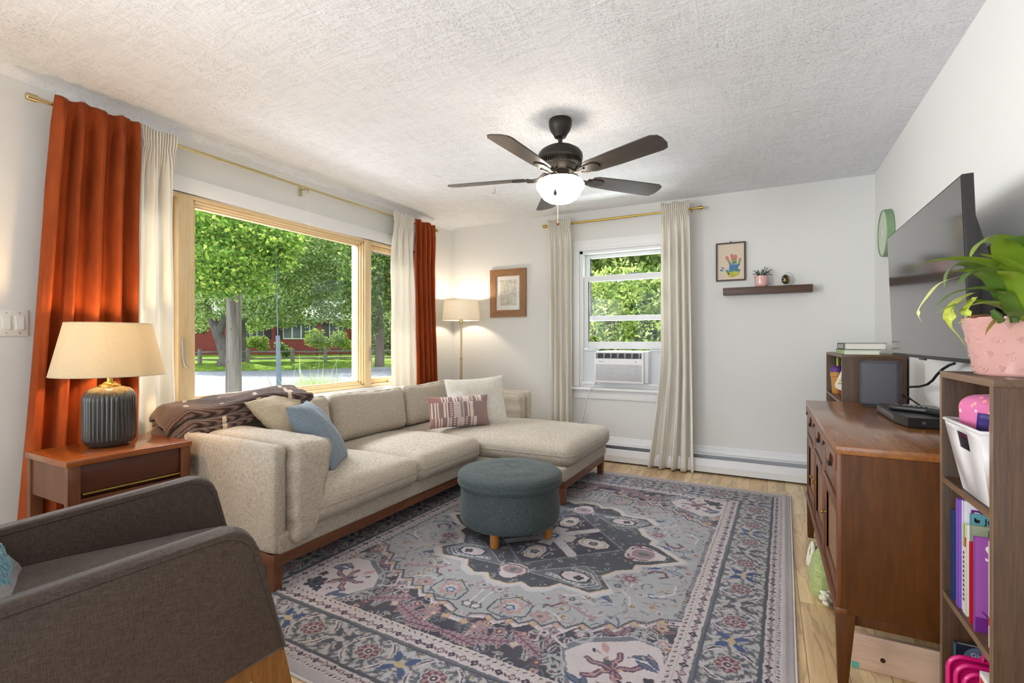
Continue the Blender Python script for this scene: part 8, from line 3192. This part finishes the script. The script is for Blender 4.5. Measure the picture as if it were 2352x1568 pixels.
# ---- shrubs by the house
def shrub(label, u, v, D, r, cnt, m, ls, bumps=1, group=None, rz=1.0):
    c_ = at(u, v, D)
    base = (c_.x, c_.y, c_.z - r * rz)
    th = thing('shrub', label, 'shrub', base, 0, group)
    bl = []
    for k in range(bumps):
        a_ = k * 2.4
        rr2 = r * (0.55 if bumps > 1 else 1)
        off = r * 0.55 if bumps > 1 else 0
        bl.append((c_.x + off * math.cos(a_), c_.y + off * math.sin(a_), c_.z + (k % 3 - 1) * r * 0.35, rr2, rr2, rr2 * rz * 0.9, cnt // bumps))
    foliage('foliage', th, bl, ls, m, base, shell=0.5)
    b = N(); tube(b, [(c_.x, c_.y, c_.z - r * rz - 0.1), (c_.x, c_.y, c_.z)], 0.05, 6)
    obj('stem', b, M_BARK2, th, world=True)


shrub('rounded cloud pruned shrub right of the utility pole', 594, 788, 37.5, 0.72, 2600, M_LEAFB, 0.14, 9)
shrub('dark low bush left of the blue grey sleeve', 650, 800, 39, 0.7, 1200, M_LEAF3, 0.16, 4)
shrub('loose bright leafy shrub in front of the middle house window', 728, 780, 37.6, 0.95, 1200, M_LEAFB, 0.2, 6, rz=1.2)
shrub('leafy shrub near the right end of the red house', 782, 782, 37.8, 0.9, 1100, M_LEAFB, 0.2, 6, rz=1.2)
shrub('small bush close to the right side of the utility pole', 566, 785, 38, 0.5, 500, M_LEAFB, 0.18, 3, rz=1.3)
shrub('dark low bush at the left end of the red house', 475, 806, 40, 0.7, 900, M_LEAF3, 0.18, 4, rz=0.6)

# ---- tall grass tuft just outside the big window
b = N()
rnd = random.Random(8)
gc = at(722, 880, 8.0)
for k in range(2200):
    du = rnd.gauss(0, 0.34) if k % 4 else rnd.uniform(-0.3, 0.95)
    dd = rnd.uniform(-0.6, 0.6)
    bx_, by_ = gc.x + RT[0] * du + FW[0] * dd, gc.y + RT[1] * du + FW[1] * dd
    hh_ = (1.22 - min(abs(du), 0.45) * 0.62) * rnd.uniform(0.75, 1.05) + (0.35 if k % 90 == 0 else 0)
    lean = Vector((rnd.gauss(0, 0.14), rnd.gauss(0, 0.14), 0))
    p0_ = Vector((bx_, by_, GZ + 0.02)); p1_ = p0_ + lean * 0.3 + Vector((0, 0, hh_ * 0.6)); p2_ = p0_ + lean * 1.3 + Vector((0, 0, hh_))
    w_ = rnd.uniform(0.009, 0.017)
    sd = Vector((rnd.uniform(-1, 1), rnd.uniform(-1, 1), 0)).normalized() * w_
    vs = [b.verts.new(p0_ - sd), b.verts.new(p0_ + sd), b.verts.new(p1_ + sd * 0.8), b.verts.new(p1_ - sd * 0.8), b.verts.new(p2_)]
    b.faces.new((vs[0], vs[1], vs[2], vs[3])); b.faces.new((vs[3], vs[2], vs[4]))
gm = leafmat('tall_grass', srgb(150, 176, 96), srgb(184, 200, 130), srgb(222, 226, 180), 0.45)
o = obj('grass_tuft', b, gm, loc=(gc.x, gc.y, GZ), smooth=0)
tag(o, 'pale tall grass clump just outside the big window', 'grass', kind='stuff')

# ---- hedge, tree and neighbour's gable outside the garden window
hb = thing('hedge', 'bright leafy hedge just outside the air conditioner window', 'hedge', (-2.2, 8.3, -0.3))
bl = []
for i in range(9):
    for j in range(4):
        bl.append((-4.4 + i * 0.52 + 0.15 * (j % 2), 8.3 + 0.15 * math.sin(i * 2 + j), 0.15 + j * 0.62 + 0.1 * math.sin(i * 3 + j), 0.50, 0.42, 0.45, 620))
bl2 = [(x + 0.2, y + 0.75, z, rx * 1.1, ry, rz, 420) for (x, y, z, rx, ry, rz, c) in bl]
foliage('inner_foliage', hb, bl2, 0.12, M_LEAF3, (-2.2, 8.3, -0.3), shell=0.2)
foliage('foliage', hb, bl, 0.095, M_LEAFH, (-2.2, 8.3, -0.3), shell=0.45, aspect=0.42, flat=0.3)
b = N()
for i in range(8):
    x = -4.3 + i * 0.6
    tube(b, [(x, 8.4, -0.32), (x + 0.1, 8.42, 1.0), (x - 0.05, 8.4, 2.0)], [0.05, 0.04, 0.02], 6)
obj('stem', b, M_BARK2, hb, 60, world=True)
bl = []
for (x, y, z, r, c) in ((-2.2, 11, 3.5, 1.0, 1300), (-1.2, 11.3, 3.8, 1.0, 1300), (-0.4, 11, 3.4, 0.9, 1000), (-3.0, 11.6, 2.9, 0.8, 900), (-1.8, 11.5, 2.8, 0.9, 1000), (-0.9, 11.2, 2.9, 0.7, 700), (-2.9, 11.3, 4.3, 0.8, 600), (0.3, 11, 3.4, 1.0, 900)):
    bl.append((x - 1.3, y, z, r, r, r * 0.8, int(c * 1.4)))
tree('yellow green tree rising above the garden hedge', (-2.9, 11.6, -0.3), [([(-2.9, 11.6, -0.32), (-2.9, 11.6, 2), (-2.7, 11.4, 3.4)], [0.16, 0.13, 0.06])], bl, 0.17, M_LEAFH, aspect=0.45)
bl = []
for (x, y, z, r, c) in ((-5.6, 17, 5.0, 1.5, 1500), (-4.6, 17, 4.2, 1.1, 700), (-6.6, 17, 4.0, 1.6, 1200)):
    bl.append((x, y, z, r, r, r * 0.8, c))
M_LEAFP = leafmat('purple_tree_leaf', srgb(52, 54, 66), srgb(70, 74, 86), srgb(100, 110, 100), 0.3)
tree('dark purplish tree beyond the garden hedge at upper left', (-5.6, 17, -0.3), [([(-5.6, 17, -0.32), (-5.6, 17, 4.5)], [0.2, 0.1])], bl, 0.24, M_LEAFP)
gb_ = thing('neighbour_house', 'white gable and pale blue roof behind the garden hedge', 'house', (-2.0, 14.5, -0.3))
b = N(); bx(b, -3.0, 0.5, 14.2, 18, -0.3, 2.4)
obj('wall', b, plain('pale_wall', srgb(206, 210, 214), 0.7), gb_, world=True)
b = N(); prism(b, [(-3.5, 2.35), (-1.2, 3.2), (1.1, 2.35), (1.1, 2.5), (-1.2, 3.4), (-3.5, 2.5)], 13.8, 18.2, 'XZ')
obj('roof', b, plain('pale_blue_roof', srgb(170, 190, 210), 0.6), gb_, world=True)
